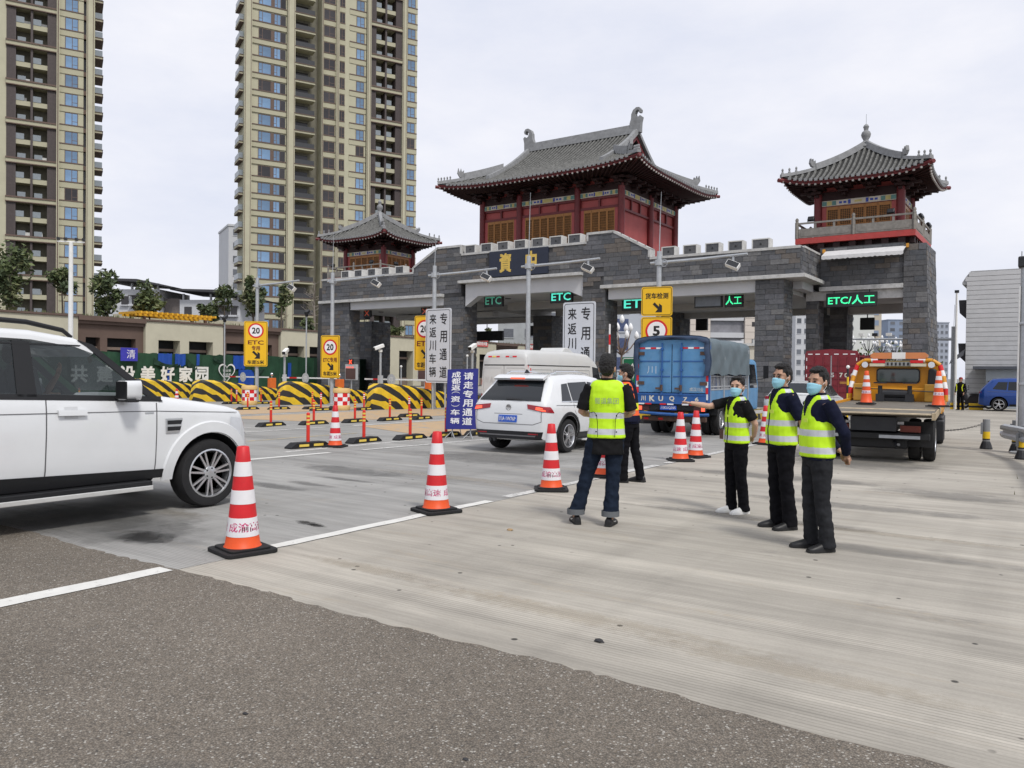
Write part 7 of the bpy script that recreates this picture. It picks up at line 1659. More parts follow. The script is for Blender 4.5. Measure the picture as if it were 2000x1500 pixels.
for i, (a, b, m) in enumerate(((-.66,-.50,m_red),(-.48,-.34,m_postyel),(-.32,-.18,m_red),(.06,.20,m_red),(.22,.32,m_greyc),(.34,.50,m_red))): D.patch('rear', [(a,2.16),(b,2.16),(b,2.21),(a,2.21)], m, 'reflective_tape', t, .01, 2, 1)
yv = D.P('rear', 0, 1.45, .006)[1]; m_fade = M('faded_print', (.50,.50,.49), .6)
for ch, x in (('\u5ddd',-.72),('A',-.50),('2',-.24),('0',.24),('5',.50)): fontfit(ch, t, (x, yv-.004, 1.40), .16, .22, m_fade)
q = MB(); q.prism([(3.0,2.42),(3.2,2.58),(3.5,2.58),(3.9,2.40)], 'x', -.5, .5); q.build('roof_fairing', m_vanw, t, bevel=.03)

# ---------------------------------------------------------------- truck helpers
def truck_wheel(parent, x, y, r, wd, dual, sx):
    for k in range(2 if dual else 1): wheel(parent, (x - sx*k*(wd+.03), y, r), r, wd, 'truck', sx, .56)
m_tblue = M('worn_blue_truck_paint', (.085,.235,.43), .5, var=.16, scale=2.5, dirt=.35, dirtcol=(.20,.30,.38), dscale=2.2); m_tblue2 = M('deep_blue_truck_paint', (.02,.10,.32), .5, var=.15, scale=3, dirt=.25, dirtcol=(.12,.10,.09)); m_rust = M('rusty_steel', (.10,.06,.045), .8, var=.3, scale=8)
m_tarp = M('slate_tarpaulin', (.105,.14,.16), .55, var=.14, scale=1.4, bump=.08, bscale=3); m_tarpd = M('navy_tarp_edge', (.035,.06,.115), .6, var=.2, scale=2, bump=.5, bscale=5)
# ---------------------------------------------------------------- blue stake truck with tarpaulin
t = thing('stake_truck', 'blue cargo truck with a slate tarpaulin roof and double rear doors', 'truck', (-8.40, 19.6, 0), rad(5.5)); Wt = .97
q = MB(); q.box(-Wt,Wt,.03,4.4,.86,.98); q.build('bed', m_tblue2, t)
for sg in (-1, 1):     # doors
    q = MB(); a, b = (.012, Wt-.07) if sg > 0 else (-Wt+.07, -.012); q.box(a,b,0,.05,1.16,2.42,0)
    for z in (1.58,1.98): q.box(a+.03,b-.03,-.012,0,z-.012,z+.012,1)
    o = q.build('door', [m_tblue, m_tblue2], t)
    q = MB(); x = sg*.26; q.cyl((x,-.03,1.10),(x,-.03,2.46),.018,8); 
    for z in (1.12,1.75,2.30): q.box(x-.035,x+.035,-.05,.0,z-.03,z+.03)
    q.build('lock_rod', m_tblue2, o); q = MB(); q.box(x-.16,x+.02,-.07,-.03,1.24,1.29); q.cyl((x,-.06,1.2),(x,-.06,1.36),.035,6); q.build('handle', m_rust, o)
    for z in (1.40,2.18):
        q = MB(); q.box(min(sg*(Wt-.22),sg*(Wt-.03)),max(sg*(Wt-.22),sg*(Wt-.03)),-.02,0,z-.045,z+.045); q.build('hinge', m_rust, o)
    for i in range(4): q = MB(); x0 = sg*(.28+i*.15) if sg > 0 else -.28-(i+1)*.15; q.box(x0,x0+.145,-.006,0,2.30,2.345); q.build('reflective_tape', m_red if (i % 2) == (0 if sg > 0 else 1) else m_white_refl, o)
    for k, z in enumerate((.98,1.14,1.30,1.46,1.62,1.78)): q = MB(); q.box(sg*(Wt-.035)-.03,sg*(Wt-.035)+.03,-.012,-.004,z,z+.15); q.build('reflective_tape', m_red if k % 2 else m_white_refl, t)
    q = MB(); q.box(sg*Wt-.035,sg*Wt+.035,0,.08,.84,2.46); q.build('corner_post', m_tblue2, t)
q = MB(); q.box(-Wt+.04,Wt-.04,.0,.06,2.42,2.54); q.build('door_header', m_tblue, t)
q = MB(); q.box(-Wt+.05,Wt-.05,-.03,.02,.86,1.14); q.box(-Wt+.05,Wt-.05,-.04,-.03,1.09,1.14); q.box(-Wt+.05,Wt-.05,-.045,-.03,.86,.90); tg = q.build('tailboard', m_tblue2, t)
m_cream_t = M('cream_lettering', (.62,.60,.52), .6)
for ch, x, s in (('\u5ddd',-.76,.13),('K',-.52,.15),('U',-.28,.13),('Q',.02,.14),('7',.38,.10),('6',.68,.10)): fontfit(ch, tg, (x,-.035,.995), s, s*1.05, m_cream_t, bold=.03)
fontfit('\u6210\u6c49\u5ddd\u4e1a', t, (.66,-.004,1.25), .36, .10, m_cream_t); fontfit('\u5ddd', t, (-.55,-.004,1.75), .26, .2, M('scratched_white', (.40,.50,.60), .7))
for i in range(9): q = MB(); x0 = -.9+i*.2; q.box(x0,x0+.17,-.05,-.044,.835,.872) if i not in (2,5) else None; q.build('reflective_tape', m_red if i % 2 else m_white_refl, t) if q.v else None
q = MB(); q.box(-.9,.9,.0,.08,.70,.84); q.build('rear_sill', m_trim, t)
q = MB(); q.box(-.30,.14,-.02,0,.70,.82); q.build('number_plate', m_plate, t); fontfit('\u5dddKUQ765', t, (-.08,-.024,.76), .40, .085, m_white_refl, bold=.012)
for sg in (-1, 1):
    q = MB(); q.box(min(sg*.60,sg*.90),max(sg*.60,sg*.90),-.02,.03,.68,.80); q.build('tail_light', M('grimy_lamp', (.06,.02,.02), .4), t); q = MB(); q.box(min(sg*.80,sg*.89),max(sg*.80,sg*.89),-.03,-.02,.69,.79); q.build('lit_lamp', m_taillit, t)
q = MB(); q.tube([(-.98,.05,.62),(-.4,-.05,.60),(.3,-.05,.58),(.98,.05,.60)], .045, 6); q.build('bumper_bar', m_tblue2, t); q = MB(); q.box(-.86,.86,.15,.30,.40,.52); q.build('underrun_bar', m_rust, t)
for x in (-.8,-.4,.1,.55): q = MB(); q.box(x,x+.13,.14,.149,.43,.48); q.build('reflective_tape', m_red, t)
q = MB(); q.box(-.5,.5,.3,5.4,.62,.84); q.build('chassis', m_rust, t); q = MB(); q.cyl((-.7,1.45,.42),(.7,1.45,.42),.12,10); q.build('axle', m_rust, t)
for sg in (-1, 1):
    truck_wheel(t, sg*.84, 1.45, .41, .22, True, sg); truck_wheel(t, sg*.80, 4.95, .41, .22, False, sg)
    q = MB(); q.prism([(1.0,.84),(1.9,.84),(1.95,.55),(1.88,.55),(1.8,.80),(1.1,.80),(1.02,.55),(.95,.55)], 'x', min(sg*.55,sg*.97), max(sg*.55,sg*.97)); q.build('mudguard', m_trim, t)
    # stake sides
    x0, x1 = (Wt-.03, Wt) if sg > 0 else (-Wt, -Wt+.03)
    q = MB(); q.box(x0,x1,.08,4.38,.88,1.22); 
    for i in range(3): q.box(x0-.012*(sg<0), x1+.012*(sg>0), .12+i*1.45, 1.40+i*1.45, .94, 1.16)
    q.build('dropside', m_tblue, t)
    for z in (1.24,1.32,1.60): q = MB(); q.cyl((sg*(Wt-.015),.1,z),(sg*(Wt-.015),4.38,z),.018,6); q.build('stake_rail', m_galv, t)
    for i in range(30): y = .2+i*.142; q = MB(); q.cyl((sg*(Wt-.015),y,1.24),(sg*(Wt-.015),y,1.62),.010,5); q.build('stake_bar', m_galv, t)
    for i in range(4): y = .1+i*1.43; q = MB(); q.box(sg*Wt-.03,sg*Wt+.03,y-.03,y+.03,.86,2.4); q.build('stake_post', m_galv, t)
for i in range(40):    # load of blue and white bundles behind the bars
    pass
R = random.Random(6); q = MB()
for i in range(46):
    y = .25+i*.09; x = R.uniform(.60,.82); h = R.uniform(.35,.75)
    for sg in (-1, 1): q.tube([(sg*x,y,1.0),(sg*(x+R.uniform(-.05,.07)),y+R.uniform(-.04,.04),1.0+h*.5),(sg*x,y+R.uniform(-.05,.05),1.0+h+.2)], [.05,.06,.035], 6, R.choice((0,0,1,2)))
struct(q.build('load_bundles', [M('blue_bundle', (.02,.07,.30), .5, var=.2), M('white_wrap', (.50,.53,.56), .4, var=.15), M('navy_bundle', (.015,.025,.09), .6)], t, smooth=50), 'stuff')
rings = []; R = random.Random(9)                # tarpaulin over hoops
for i in range(31):
    y = -.06 + 4.56*i/30; sag = .035*abs(math.sin(i*PI/10)); ring = []
    for k in range(25):
        a = k/24; ang = PI*(1-a)
        if a < .28: f = a/.28; p = (-Wt-.05, lerp(1.62, 2.42, f))
        elif a > .72: f = (1-a)/.28; p = (Wt+.05, lerp(1.62, 2.42, f))
        else:
            f = (a-.28)/.44; th = PI*(1-f); p = ((Wt+.05)*math.copysign(abs(math.cos(th))**.55, math.cos(th)), 2.42 + .235*abs(math.sin(th))**.8)
        bul = .030*math.sin(i*.9+k*.55)*math.sin(k*.5) + .012*math.sin(i*1.3-k*.8)
        side_ = 1 if p[0] > 0 else -1
        low = 1 if (a < .1 or a > .9) else 0
        ring.append((p[0] + (bul*side_ if abs(p[0]) > .8 else 0), y, p[1] - sag*(1 if .2 < a < .8 else .2) + low*.05*math.sin(i*.35)**2 + (bul*.3)))
    rings.append(ring)
q = MB(); n = 25; V = [p for r_ in rings for p in r_]; q.add(V, [(i*n+k, i*n+k+1, (i+1)*n+k+1, (i+1)*n+k) for i in range(30) for k in range(24)]); q.build('tarpaulin', m_tarp, t, smooth=70, fix=False)
q = MB(); rr = []
for k in range(25):
    p = rings[0][k]; inn = (p[0]*.86, -.075+.02*math.sin(k*2.3), p[2]-(.10+.02*math.sin(k*3)) if 7 < k < 17 else p[2]-.02); rr += [(p[0]*1.005, -.03, p[2]+.004), ((p[0]*1.02+inn[0])/2, -.10-.02*math.sin(k*1.7), (p[2]+inn[2])/2), inn]
q.add(rr, [(3*k+j, 3*k+3+j, 3*k+4+j, 3*k+1+j) for k in range(24) for j in range(2)])
for sg in (-1, 1): q.add([(sg*1.03,-.05,2.02),(sg*.84,-.09,2.04),(sg*.86,-.08,1.93),(sg*.98,-.06,1.80),(sg*1.05,-.03,1.85)], [(0,1,2,3,4)])
q.build('tarpaulin_edge', m_tarpd, t, smooth=70, fix=False)
q = MB(); q.prism([(-.95,.55),(.95,.55),(.97,1.2),(.90,2.05),(.8,2.15),(-.8,2.15),(-.90,2.05),(-.97,1.2)], 'y', 4.52, 5.95); cab = q.build('cab', m_tblue, t, bevel=.06)
for sg in (-1, 1): q = MB(); q.add([(sg*.975,4.7,1.25),(sg*.975,5.8,1.25),(sg*.915,5.6,1.98),(sg*.915,4.75,1.98)], [(0,1,2,3)]); q.build('cab_window', m_cglass, t, fix=False); q = MB(); q.tube([(sg*.95,5.85,1.5),(sg*1.2,5.95,1.55),(sg*1.2,5.95,1.9)], .015, 5); q.box(sg*1.2-.08,sg*1.2+.08,5.93,5.97,1.55,1.95); q.build('mirror', m_blackp, t)

# ---------------------------------------------------------------- dark red cargo truck in the right bay
t = thing('cargo_truck', 'dark red stake sided cargo truck passing under the rightmost bay', 'truck', (-8.0, 35.4, 0), rad(2)); m_mar = M('maroon_truck_paint', (.19,.018,.028), .5, var=.15, scale=2, dirt=.35, dirtcol=(.10,.06,.06), dscale=1.6)
Wt = 1.08
for sg in (-1, 1):
    a, b = (.01, Wt-.05) if sg > 0 else (-Wt+.05, -.01); q = MB(); q.box(a,b,0,.05,.72,2.55,0)
    for z in (1.0,1.28,1.56,1.84,2.12): q.box(a+.05,b-.05,-.02,0,z-.02,z+.02,0)
    for x in (.3,.65): q.box(sg*x-.015,sg*x+.015,-.025,0,.78,2.5,0)
    o = q.build('door', m_mar, t); q = MB(); q.box(min(sg*.005,sg*.02),max(sg*.005,sg*.02),-.012,0,.75,2.52); q.build('seal', m_galv, o)
    for z in (2.3,1.95,1.6,1.25,.85): q = MB(); q.box(sg*(Wt-.085)-.015,sg*(Wt-.085)+.015,-.012,0,z,z+.13); q.build('reflective_tape', m_white_refl, o)
    for x in (.2,.55,.85): q = MB(); q.box(sg*x-.09,sg*x+.09,-.012,0,2.56,2.6); q.build('reflective_tape', m_white_refl, t); q = MB(); q.box(sg*x-.09,sg*x+.09,-.012,0,.66,.70); q.build('reflective_tape', m_white_refl if x != .55 else m_red, t)
    x0, x1 = (Wt-.05, Wt) if sg > 0 else (-Wt, -Wt+.05); q = MB(); q.box(x0,x1,.05,6.2,.7,1.35); q.build('dropside', m_mar, t)
    for z in (1.5,1.75,2.0,2.25,2.5): q = MB(); q.box(x0,x1,.05,6.2,z-.03,z+.03); q.build('stake_rail', m_mar, t)
    for y in (.1,1.3,2.5,3.7,4.9,6.1): q = MB(); q.box(x0-.01,x1+.01,y,y+.08,.7,2.6); q.build('stake_post', m_mar, t)
    truck_wheel(t, sg*.88, 1.6, .46, .24, True, sg); truck_wheel(t, sg*.88, 6.9, .46, .24, False, sg)
q = MB(); q.prism([(-Wt,2.55),(Wt,2.55),(Wt-.08,2.72),(0,2.80),(-Wt+.08,2.72)], 'y', 0, .12); q.build('door_header', m_mar, t); q = MB(); q.box(-Wt,Wt,0,6.3,.6,.7); q.build('bed', m_mar, t); q = MB(); q.box(-.5,.5,.3,7.4,.45,.6); q.build('chassis', m_trim, t)
q = MB(); q.box(-1.1,1.1,6.45,8.0,.6,2.7); q.build('cab', m_mar, t, bevel=.08)
for ch, x, m in (('5',.06,m_fade),('7',.40,m_cream_t),('0',.60,m_cream_t),('C',.84,m_cream_t)): fontfit(ch, t, (x,-.024,1.70), .13, .19, m, bold=.02)
q = MB(); q.box(.35,.95,-.022,-.02,1.33,1.43); q.build('sticker', M('yellow_sticker', (.35,.16,.04), .6, var=.3, scale=9), t); q = MB(); q.box(-.9,.9,.0,.06,.5,.62); q.build('rear_sill', m_trim, t)

# ---------------------------------------------------------------- yellow tow truck
t = thing('tow_truck', 'yellow flatbed tow truck with amber light bar and bare bed', 'truck', (-2.92, 16.2, 0), rad(4.3)); m_towy = M('yellow_tow_paint', (.62,.27,.010), .42, var=.08, scale=2, dirt=.22, dirtcol=(.30,.15,.03), dscale=2.5)
Wt = 1.06; m_bedw = M('worn_bed_edge', (.42,.34,.22), .7, var=.3, scale=6, dirt=.5, dirtcol=(.18,.14,.10), dscale=7); m_bedt = M('chequer_bed', (.14,.125,.10), .6, var=.25, scale=4, dirt=.4, dirtcol=(.10,.09,.08), dscale=3)
q = MB(); q.prism([(-.02,.94),(.35,1.0),(6.0,1.04),(6.0,.90),(.4,.86),(-.02,.92)], 'x', -Wt+.02, Wt-.02); q.build('bed', m_bedt, t)
q = MB(); q.prism([(-.03,.93),(.0,.945),(.5,1.015),(.5,1.0),(0,.93)], 'x', -Wt+.03, Wt-.03); q.build('bed_lip', m_bedw, t)
for sg in (-1, 1):
    q = MB(); q.prism([(-.03,.84),(2.6,.90),(2.6,1.02),(-.03,.965)], 'x', min(sg*Wt,sg*(Wt-.06)), max(sg*Wt,sg*(Wt-.06))); q.build('bed_side', m_bedw, t); q = MB(); q.prism([(2.6,.90),(6.0,.94),(6.0,1.10),(2.6,1.06)], 'x', min(sg*Wt,sg*(Wt-.06)), max(sg*Wt,sg*(Wt-.06))); q.build('bed_side', m_towy, t)
    truck_wheel(t, sg*.92, 1.10, .41, .22, True, sg); truck_wheel(t, sg*.90, 5.9, .40, .22, False, sg)
    q = MB(); q.box(min(sg*.50,sg*1.0),max(sg*.50,sg*1.0),.52,.55,.30,.78); q.build('mud_flap', m_black, t)
    q = MB(); q.box(min(sg*.45,sg*.80),max(sg*.45,sg*.80),  .42,.50,.58,.70); q.build('tail_light', M('dusty_tail_lamp', (.20,.035,.02), .4, var=.2), t)
    q = MB(); q.box(min(sg*.98,sg*1.10),max(sg*.98,sg*1.10),2.3,3.9,.42,.80); q.build('tool_box', m_dark, t, bevel=.02)
    # bull bar beside the cab with red and white bands
    pth = [(sg*1.06,5.3,1.05),(sg*1.05,5.35,1.35),(sg*1.0,5.45,1.65),(sg*.92,5.5,1.92),(sg*.76,5.5,2.03),(sg*.45,5.5,2.05)]
    for i, (p0, p1) in enumerate(zip(pth, pth[1:])):
        q = MB(); n = 2
        for k in range(n): q = MB(); q.tube([Vector(p0).lerp(Vector(p1), k/n), Vector(p0).lerp(Vector(p1), (k+1)/n)], .055, 8); q.build('guard_bar', [m_towy, m_red, m_white_refl, m_towy, m_white_refl, m_red, m_towy, m_towy, m_towy, m_white_refl][i*2+k], t, smooth=50)
    q = MB(); q.lathe([(.075,0),(.085,.04),(.06,.07)], 12, (sg*.74,5.42,1.93), ax='y'); q.build('work_lamp', m_chrome, t); q = MB(); q.box(sg*.42-.14,sg*.42+.14,5.40,5.46,1.97,2.04); q.build('marker_lamp', m_red, t); q = MB(); q.box(sg*.46-.17,sg*.46+.17,5.40,5.46,1.89,1.96); q.build('marker_lamp', M('cream_lens', (.6,.56,.42), .4), t)
q = MB(); pts = []
for y, s in ((5.62,.97),(5.70,1.0),(6.9,1.0),(7.25,.96)): pts.append([(x*s, y, z) for x, z in ((-.98,.75),(-1.0,1.1),(-.99,1.55),(-.96,1.78),(-.86,1.93),(-.68,1.98),(-.3,2.0),(.3,2.0),(.68,1.98),(.86,1.93),(.96,1.78),(.99,1.55),(1.0,1.1),(.98,.75))])
q.loft(pts); q.build('cab', m_towy, t, smooth=40)
q = MB(); q.prism([(a, 1.66+b) for a, b in rrect(.98,.36,.08)], 'y', 5.585, 5.63); q.build('window_seal', m_trim, t); q = MB(); q.prism([(a, 1.66+b) for a, b in rrect(.92,.30,.06)], 'y', 5.575, 5.60); q.build('rear_window', glass('cab_glass', (.05,.07,.07), .05, 1, .8), t)
for i in range(7): q = MB(); q.prism([(-.62+i*.2-.05,1.28),(-.62+i*.2+.05,1.28),(-.62+i*.2,1.33)], 'y', 5.595, 5.63); q.build('vent', M('vent_shadow', (.35,.17,.02), .6), t)
q = MB(); q.prism([(.62,1.0),(.94,1.0),(.94,1.65),(.82,1.84),(.68,1.84)], 'y', 5.45, 5.62); q.build('intake_duct', m_trim, t, bevel=.04)
q = MB(); q.box(-.52,.56,5.44,5.50,1.87,2.03); q.build('plate_frame', M('olive_frame', (.22,.16,.05), .6), t); q = MB(); q.box(-.46,.50,5.43,5.44,1.90,2.00); q.build('punched_plate', M('grey_stencil_plate', (.30,.31,.30), .5), t)
for i in range(10): q = MB(); q.box(-.42+i*.09,-.38+i*.09,5.425,5.43,1.915,1.985); q.build('stencil_mark', m_gdark, t)
q = MB(); q.prism([(-.62,2.12),(-.55,2.08),(.59,2.08),(.66,2.12),(.66,2.18),(.59,2.23),(-.55,2.23),(-.62,2.18)], 'y', 5.45, 5.75); q.build('light_bar', M('amber_light_bar', (.62,.22,.07), .3, var=.06, coat=.4), t); q = MB(); q.box(-.13,.17,5.44,5.76,2.075,2.235); q.build('light_bar_centre', m_white, t)
for x in (-.5,.5): q = MB(); q.box(x-.05,x+.05,5.5,5.7,1.97,2.08); q.build('light_bar_foot', m_trim, t)
q = MB(); q.box(-1.0,1.0,5.38,5.50,1.02,1.36); q.build('headboard', m_towy, t, bevel=.02)
for x in (-.78,.78): q = MB(); q.box(x-.16,x+.16,4.9,5.40,1.04,1.46); q.build('stowage_box', M('ochre_box', (.42,.22,.03), .6, var=.15, dirt=.3), t, bevel=.02)
q = MB(); q.cyl((-.35,5.15,1.20),(.35,5.15,1.20),.11,12); q.box(-.4,.4,5.0,5.3,1.04,1.12); q.build('winch', m_dark, t)
for x in (-.32,.32): q = MB(); q.cyl((x,4.75,1.04),(x,4.75,1.42),.05,8); q.box(x-.09,x+.09,4.68,4.84,1.04,1.22); q.lathe([(.15,0),(.15,.03),(.11,.03),(.11,0)], 14, (x,4.75,1.47), cap=False); q.box(x-.13,x+.13,4.735,4.765,1.475,1.495); q.build('control_lever', m_dark, t)
q = MB(); q.tube([(-.9,4.9,1.35),(-.2,4.8,1.33),(.4,4.8,1.30),(.95,4.9,1.28)], .012, 5); q.build('cable', m_dark, t)
q = MB(); q.box(-.40,.40,.2,7.2,.60,.86); q.build('chassis', m_dark, t); q = MB(); q.box(-.96,.96,.30,.44,.44,.56); q.build('underrun_bar', m_trim, t, bevel=.015)
for a, b, m in ((.10,.80,m_galv),(-.95,-.62,m_galv)): q = MB(); q.box(a,b,.285,.298,.46,.52); q.build('bar_reflector', m, t)
for i, m in enumerate((m_white_refl,m_red,m_red,m_white_refl)): q = MB(); q.box(-.52+i*.26,-.52+(i+1)*.26-.01,.48,.50,.72,.77); q.build('reflective_tape', m, t)
q = MB(); q.box(-.62,.58,.5,.9,.25,.58); q.build('tow_frame', m_trim, t, bevel=.03); q = MB(); q.tube([(.35,.45,.40),(.42,.25,.30),(.45,.15,.36)], .03, 6); q.build('tow_hook', m_dark, t)
q = MB(); q.box(1.0,1.14,1.7,2.3,.35,.75); q.build('side_crate', m_dark, t, bevel=.02); q = MB(); q.cyl((-.8,1.10,.40),(.8,1.10,.40),.11,10); q.build('axle', m_dark, t)

# ---------------------------------------------------------------- parked scooters by the tiled building
def scooter(label, x, y, rz):
    t = thing('scooter', label, 'scooter', (x, y, 0), rz); m_sc = M('scooter_dark', (.03,.028,.032), .4, var=.15)
    for yy in (-.55,.6): q = MB(); q.lathe([(.16,-.05),(.24,-.05),(.26,0),(.24,.05),(.16,.05)], 18, (0,yy,.26), ax='x', cap=False); q.build('wheel', m_tyre, t, smooth=50)
    q = MB(); q.loft([[(-.12,y_,z0),(.12,y_,z0),(.13,y_,(z0+z1)/2),(.10,y_,z1),(-.10,y_,z1),(-.13,y_,(z0+z1)/2)] for y_, z0, z1 in ((-.8,.5,.66),(-.45,.35,.76),(-.1,.28,.74),(.1,.24,.40),(.35,.24,.36),(.5,.3,.7),(.62,.5,.95))]); q.build('body', m_sc, t, smooth=40)
    q = MB(); q.ell((0,-.35,.80),(.14,.38,.07),10,6); q.build('seat', m_blackp, t, smooth=60); q = MB(); q.tube([(0,.6,.5),(0,.52,1.0)], .03, 6); q.tube([(-.3,.48,1.04),(0,.54,1.0),(.3,.48,1.04)], .018, 6); q.build('handlebar', m_dark, t)
    for sg in (-1,1): q = MB(); q.cyl((sg*.22,.5,1.04),(sg*.28,.5,1.2),.01,5); q.ell((sg*.28,.5,1.22),(.06,.015,.04),8,5); q.build('mirror', m_blackp, t)
scooter('dark scooter parked left by the white tiled building', -4.0, 48.6, 1.2); scooter('dark scooter parked next to the blue suv', -3.7, 49.6, 1.4)
for i, (x, l) in enumerate(((-4.45,'left yellow kerb block in front of the scooters'),(-3.6,'right yellow kerb block in front of the scooters'))):
    t = thing('kerb_block', l, 'kerb block', (x, 47.6, 0)); q = MB(); q.box(-.32,.32,-.1,.1,0,.12); q.box(-.32,.32,-.1,.1,.22,.34); q.build('band', m_yel, t); q = MB(); q.box(-.31,.31,-.09,.09,.12,.22); q.build('core', m_gdark, t)

# ================================================================ PEOPLE
from mathutils import noise as mnoise
m_skin = M('skin', (0.42,0.245,0.165), .55, var=.06, scale=8); m_skinf = M('fair_skin', (0.50,0.31,0.22), .55, var=.05, scale=8); m_hair = M('black_hair', (.010,.009,.009), .6, var=.5, scale=60, bump=.8, bscale=160, aniso=(1,1,.25))
m_tee = M('black_cotton', (.012,.012,.013), .85, var=.2, scale=12, spec=.08); m_navy2 = M('navy_cloth', (.010,.012,.028), .8, var=.2, scale=12, spec=.08); m_blkt = M('black_trousers', (.007,.007,.009), .8, var=.2, scale=12, spec=.08); m_jean = M('dark_denim', (.012,.018,.032), .85, var=.3, scale=10, spec=.08); m_jeanb = M('charcoal_denim', (.022,.023,.026), .85, var=.3, scale=10, spec=.08); m_cuff = M('denim_cuff', (.12,.13,.14), .85, var=.1)
m_lime = M('lime_vest', (.50,.80,.010), .6, var=.05, scale=6); m_silver = M('silver_reflective_tape', (.52,.54,.57), .35, var=.05, scale=8); m_hiy = M('yellow_vest', (.66,.72,.02), .6, var=.05); m_hio = M('orange_vest_trim', (.78,.11,.02), .55, var=.05)
m_mask = M('surgical_mask', (.28,.56,.68), .7, var=.05, scale=10); m_strap = M('mask_strap', (.70,.72,.72), .7, var=0); m_shoe = M('black_shoe', (.010,.010,.011), .45, var=.15); m_shoew = M('white_shoe', (.72,.72,.70), .6, var=.05); m_sole = M('dark_sole', (.02,.02,.02), .8, var=.1); m_eye = M('dark_eye', (.02,.014,.012), .3, var=0); m_brow = M('brow', (.035,.022,.018), .8, var=0)
def rmesh(mb, name, mats, parent, voxel=.009, it=3, wr=0.0, fn=None, seed=0, fold=9.0):
    """voxel-fuse overlapping volumes into one continuous surface, then light cloth folds"""
    me0 = mb.mesh(name, mats); o = bpy.data.objects.new(name, me0); _TS.collection.objects.link(o)
    r = o.modifiers.new('r', 'REMESH'); r.mode = 'VOXEL'; r.voxel_size = voxel; r.use_smooth_shade = True
    s = o.modifiers.new('s', 'SMOOTH'); s.factor = .5; s.iterations = it
    vl = _TS.view_layers[0]; vl.update(); dg = vl.depsgraph; me = bpy.data.meshes.new_from_object(o.evaluated_get(dg), depsgraph=dg)
    bpy.data.objects.remove(o)
    if wr:
        nr = [v.normal.copy() for v in me.vertices]; so = Vector((seed*3.1, seed*1.7, 0))
        for v, n_ in zip(me.vertices, nr):
            c = v.co; k = mnoise.noise(Vector((c.x*fold*.9, c.y*fold*.9, c.z*fold*1.5 + c.x*4)) + so) + .5*mnoise.noise(Vector((c.x*fold*2.2, c.y*fold*2.2, c.z*fold*2.6)) + so)
            v.co += n_*wr*k
    if fn: me.polygons.foreach_set('material_index', [fn(p.center) for p in me.polygons])
    me.polygons.foreach_set('use_smooth', [True]*len(me.polygons)); me.name = name
    q = bpy.data.objects.new(name, me); COL.objects.link(q); q.parent = parent; return q
def limb(q, pts, n=12, flat=1.0): q.tube([p[:3] for p in pts], [p[3] for p in pts], n, 0, True, flat=flat)
def torso(q, rings, n=18):
    q.loft([[(cx + rx*math.cos(2*PI*k/n), cy + ry*math.copysign(abs(math.sin(2*PI*k/n))**.85, math.sin(2*PI*k/n)), z) for k in range(n)] for z, rx, ry, cx, cy in rings])
def hand(q, wrist, d, palm_n, s=1.0, curl=.3, point=False, flip=1):
    """wrist point, d direction of fingers, palm_n palm normal; five fingers with knuckles"""
    w, d, pn = Vector(wrist), Vector(d).normalized(), Vector(palm_n).normalized(); side = d.cross(pn).normalized()*flip
    limb(q, [(*(w - d*.02), .026*s), (*(w + d*.03*s), .030*s), (*(w + d*.075*s), .032*s)], 10, .55)
    for i, (off, ln) in enumerate(((-.030,.062),(-.010,.074),(.010,.080),(.030,.072))):
        b = w + d*.078*s + side*off*s; c = curl if not (point and i == 3) else .02
        if point and i != 3: c = curl
        p1 = b + (d*math.cos(c*.5) + pn*math.sin(c*.5))*ln*.42*s; p2 = p1 + (d*math.cos(c*1.6) + pn*math.sin(c*1.6))*ln*.34*s; p3 = p2 + (d*math.cos(c*2.6) + pn*math.sin(c*2.6))*ln*.26*s
        limb(q, [(*(b - d*.02), .0105*s), (*p1, .0095*s), (*p2, .0085*s), (*p3, .0065*s)], 8)
    b = w + d*.025*s + side*.026*s; t1 = b + (side*.6 + d*.7 + pn*.25)*.042*s; t2 = t1 + (d*.85 + side*.3 + pn*.25)*.034*s
    limb(q, [(*b, .014*s), (*t1, .011*s), (*t2, .0085*s)], 8)
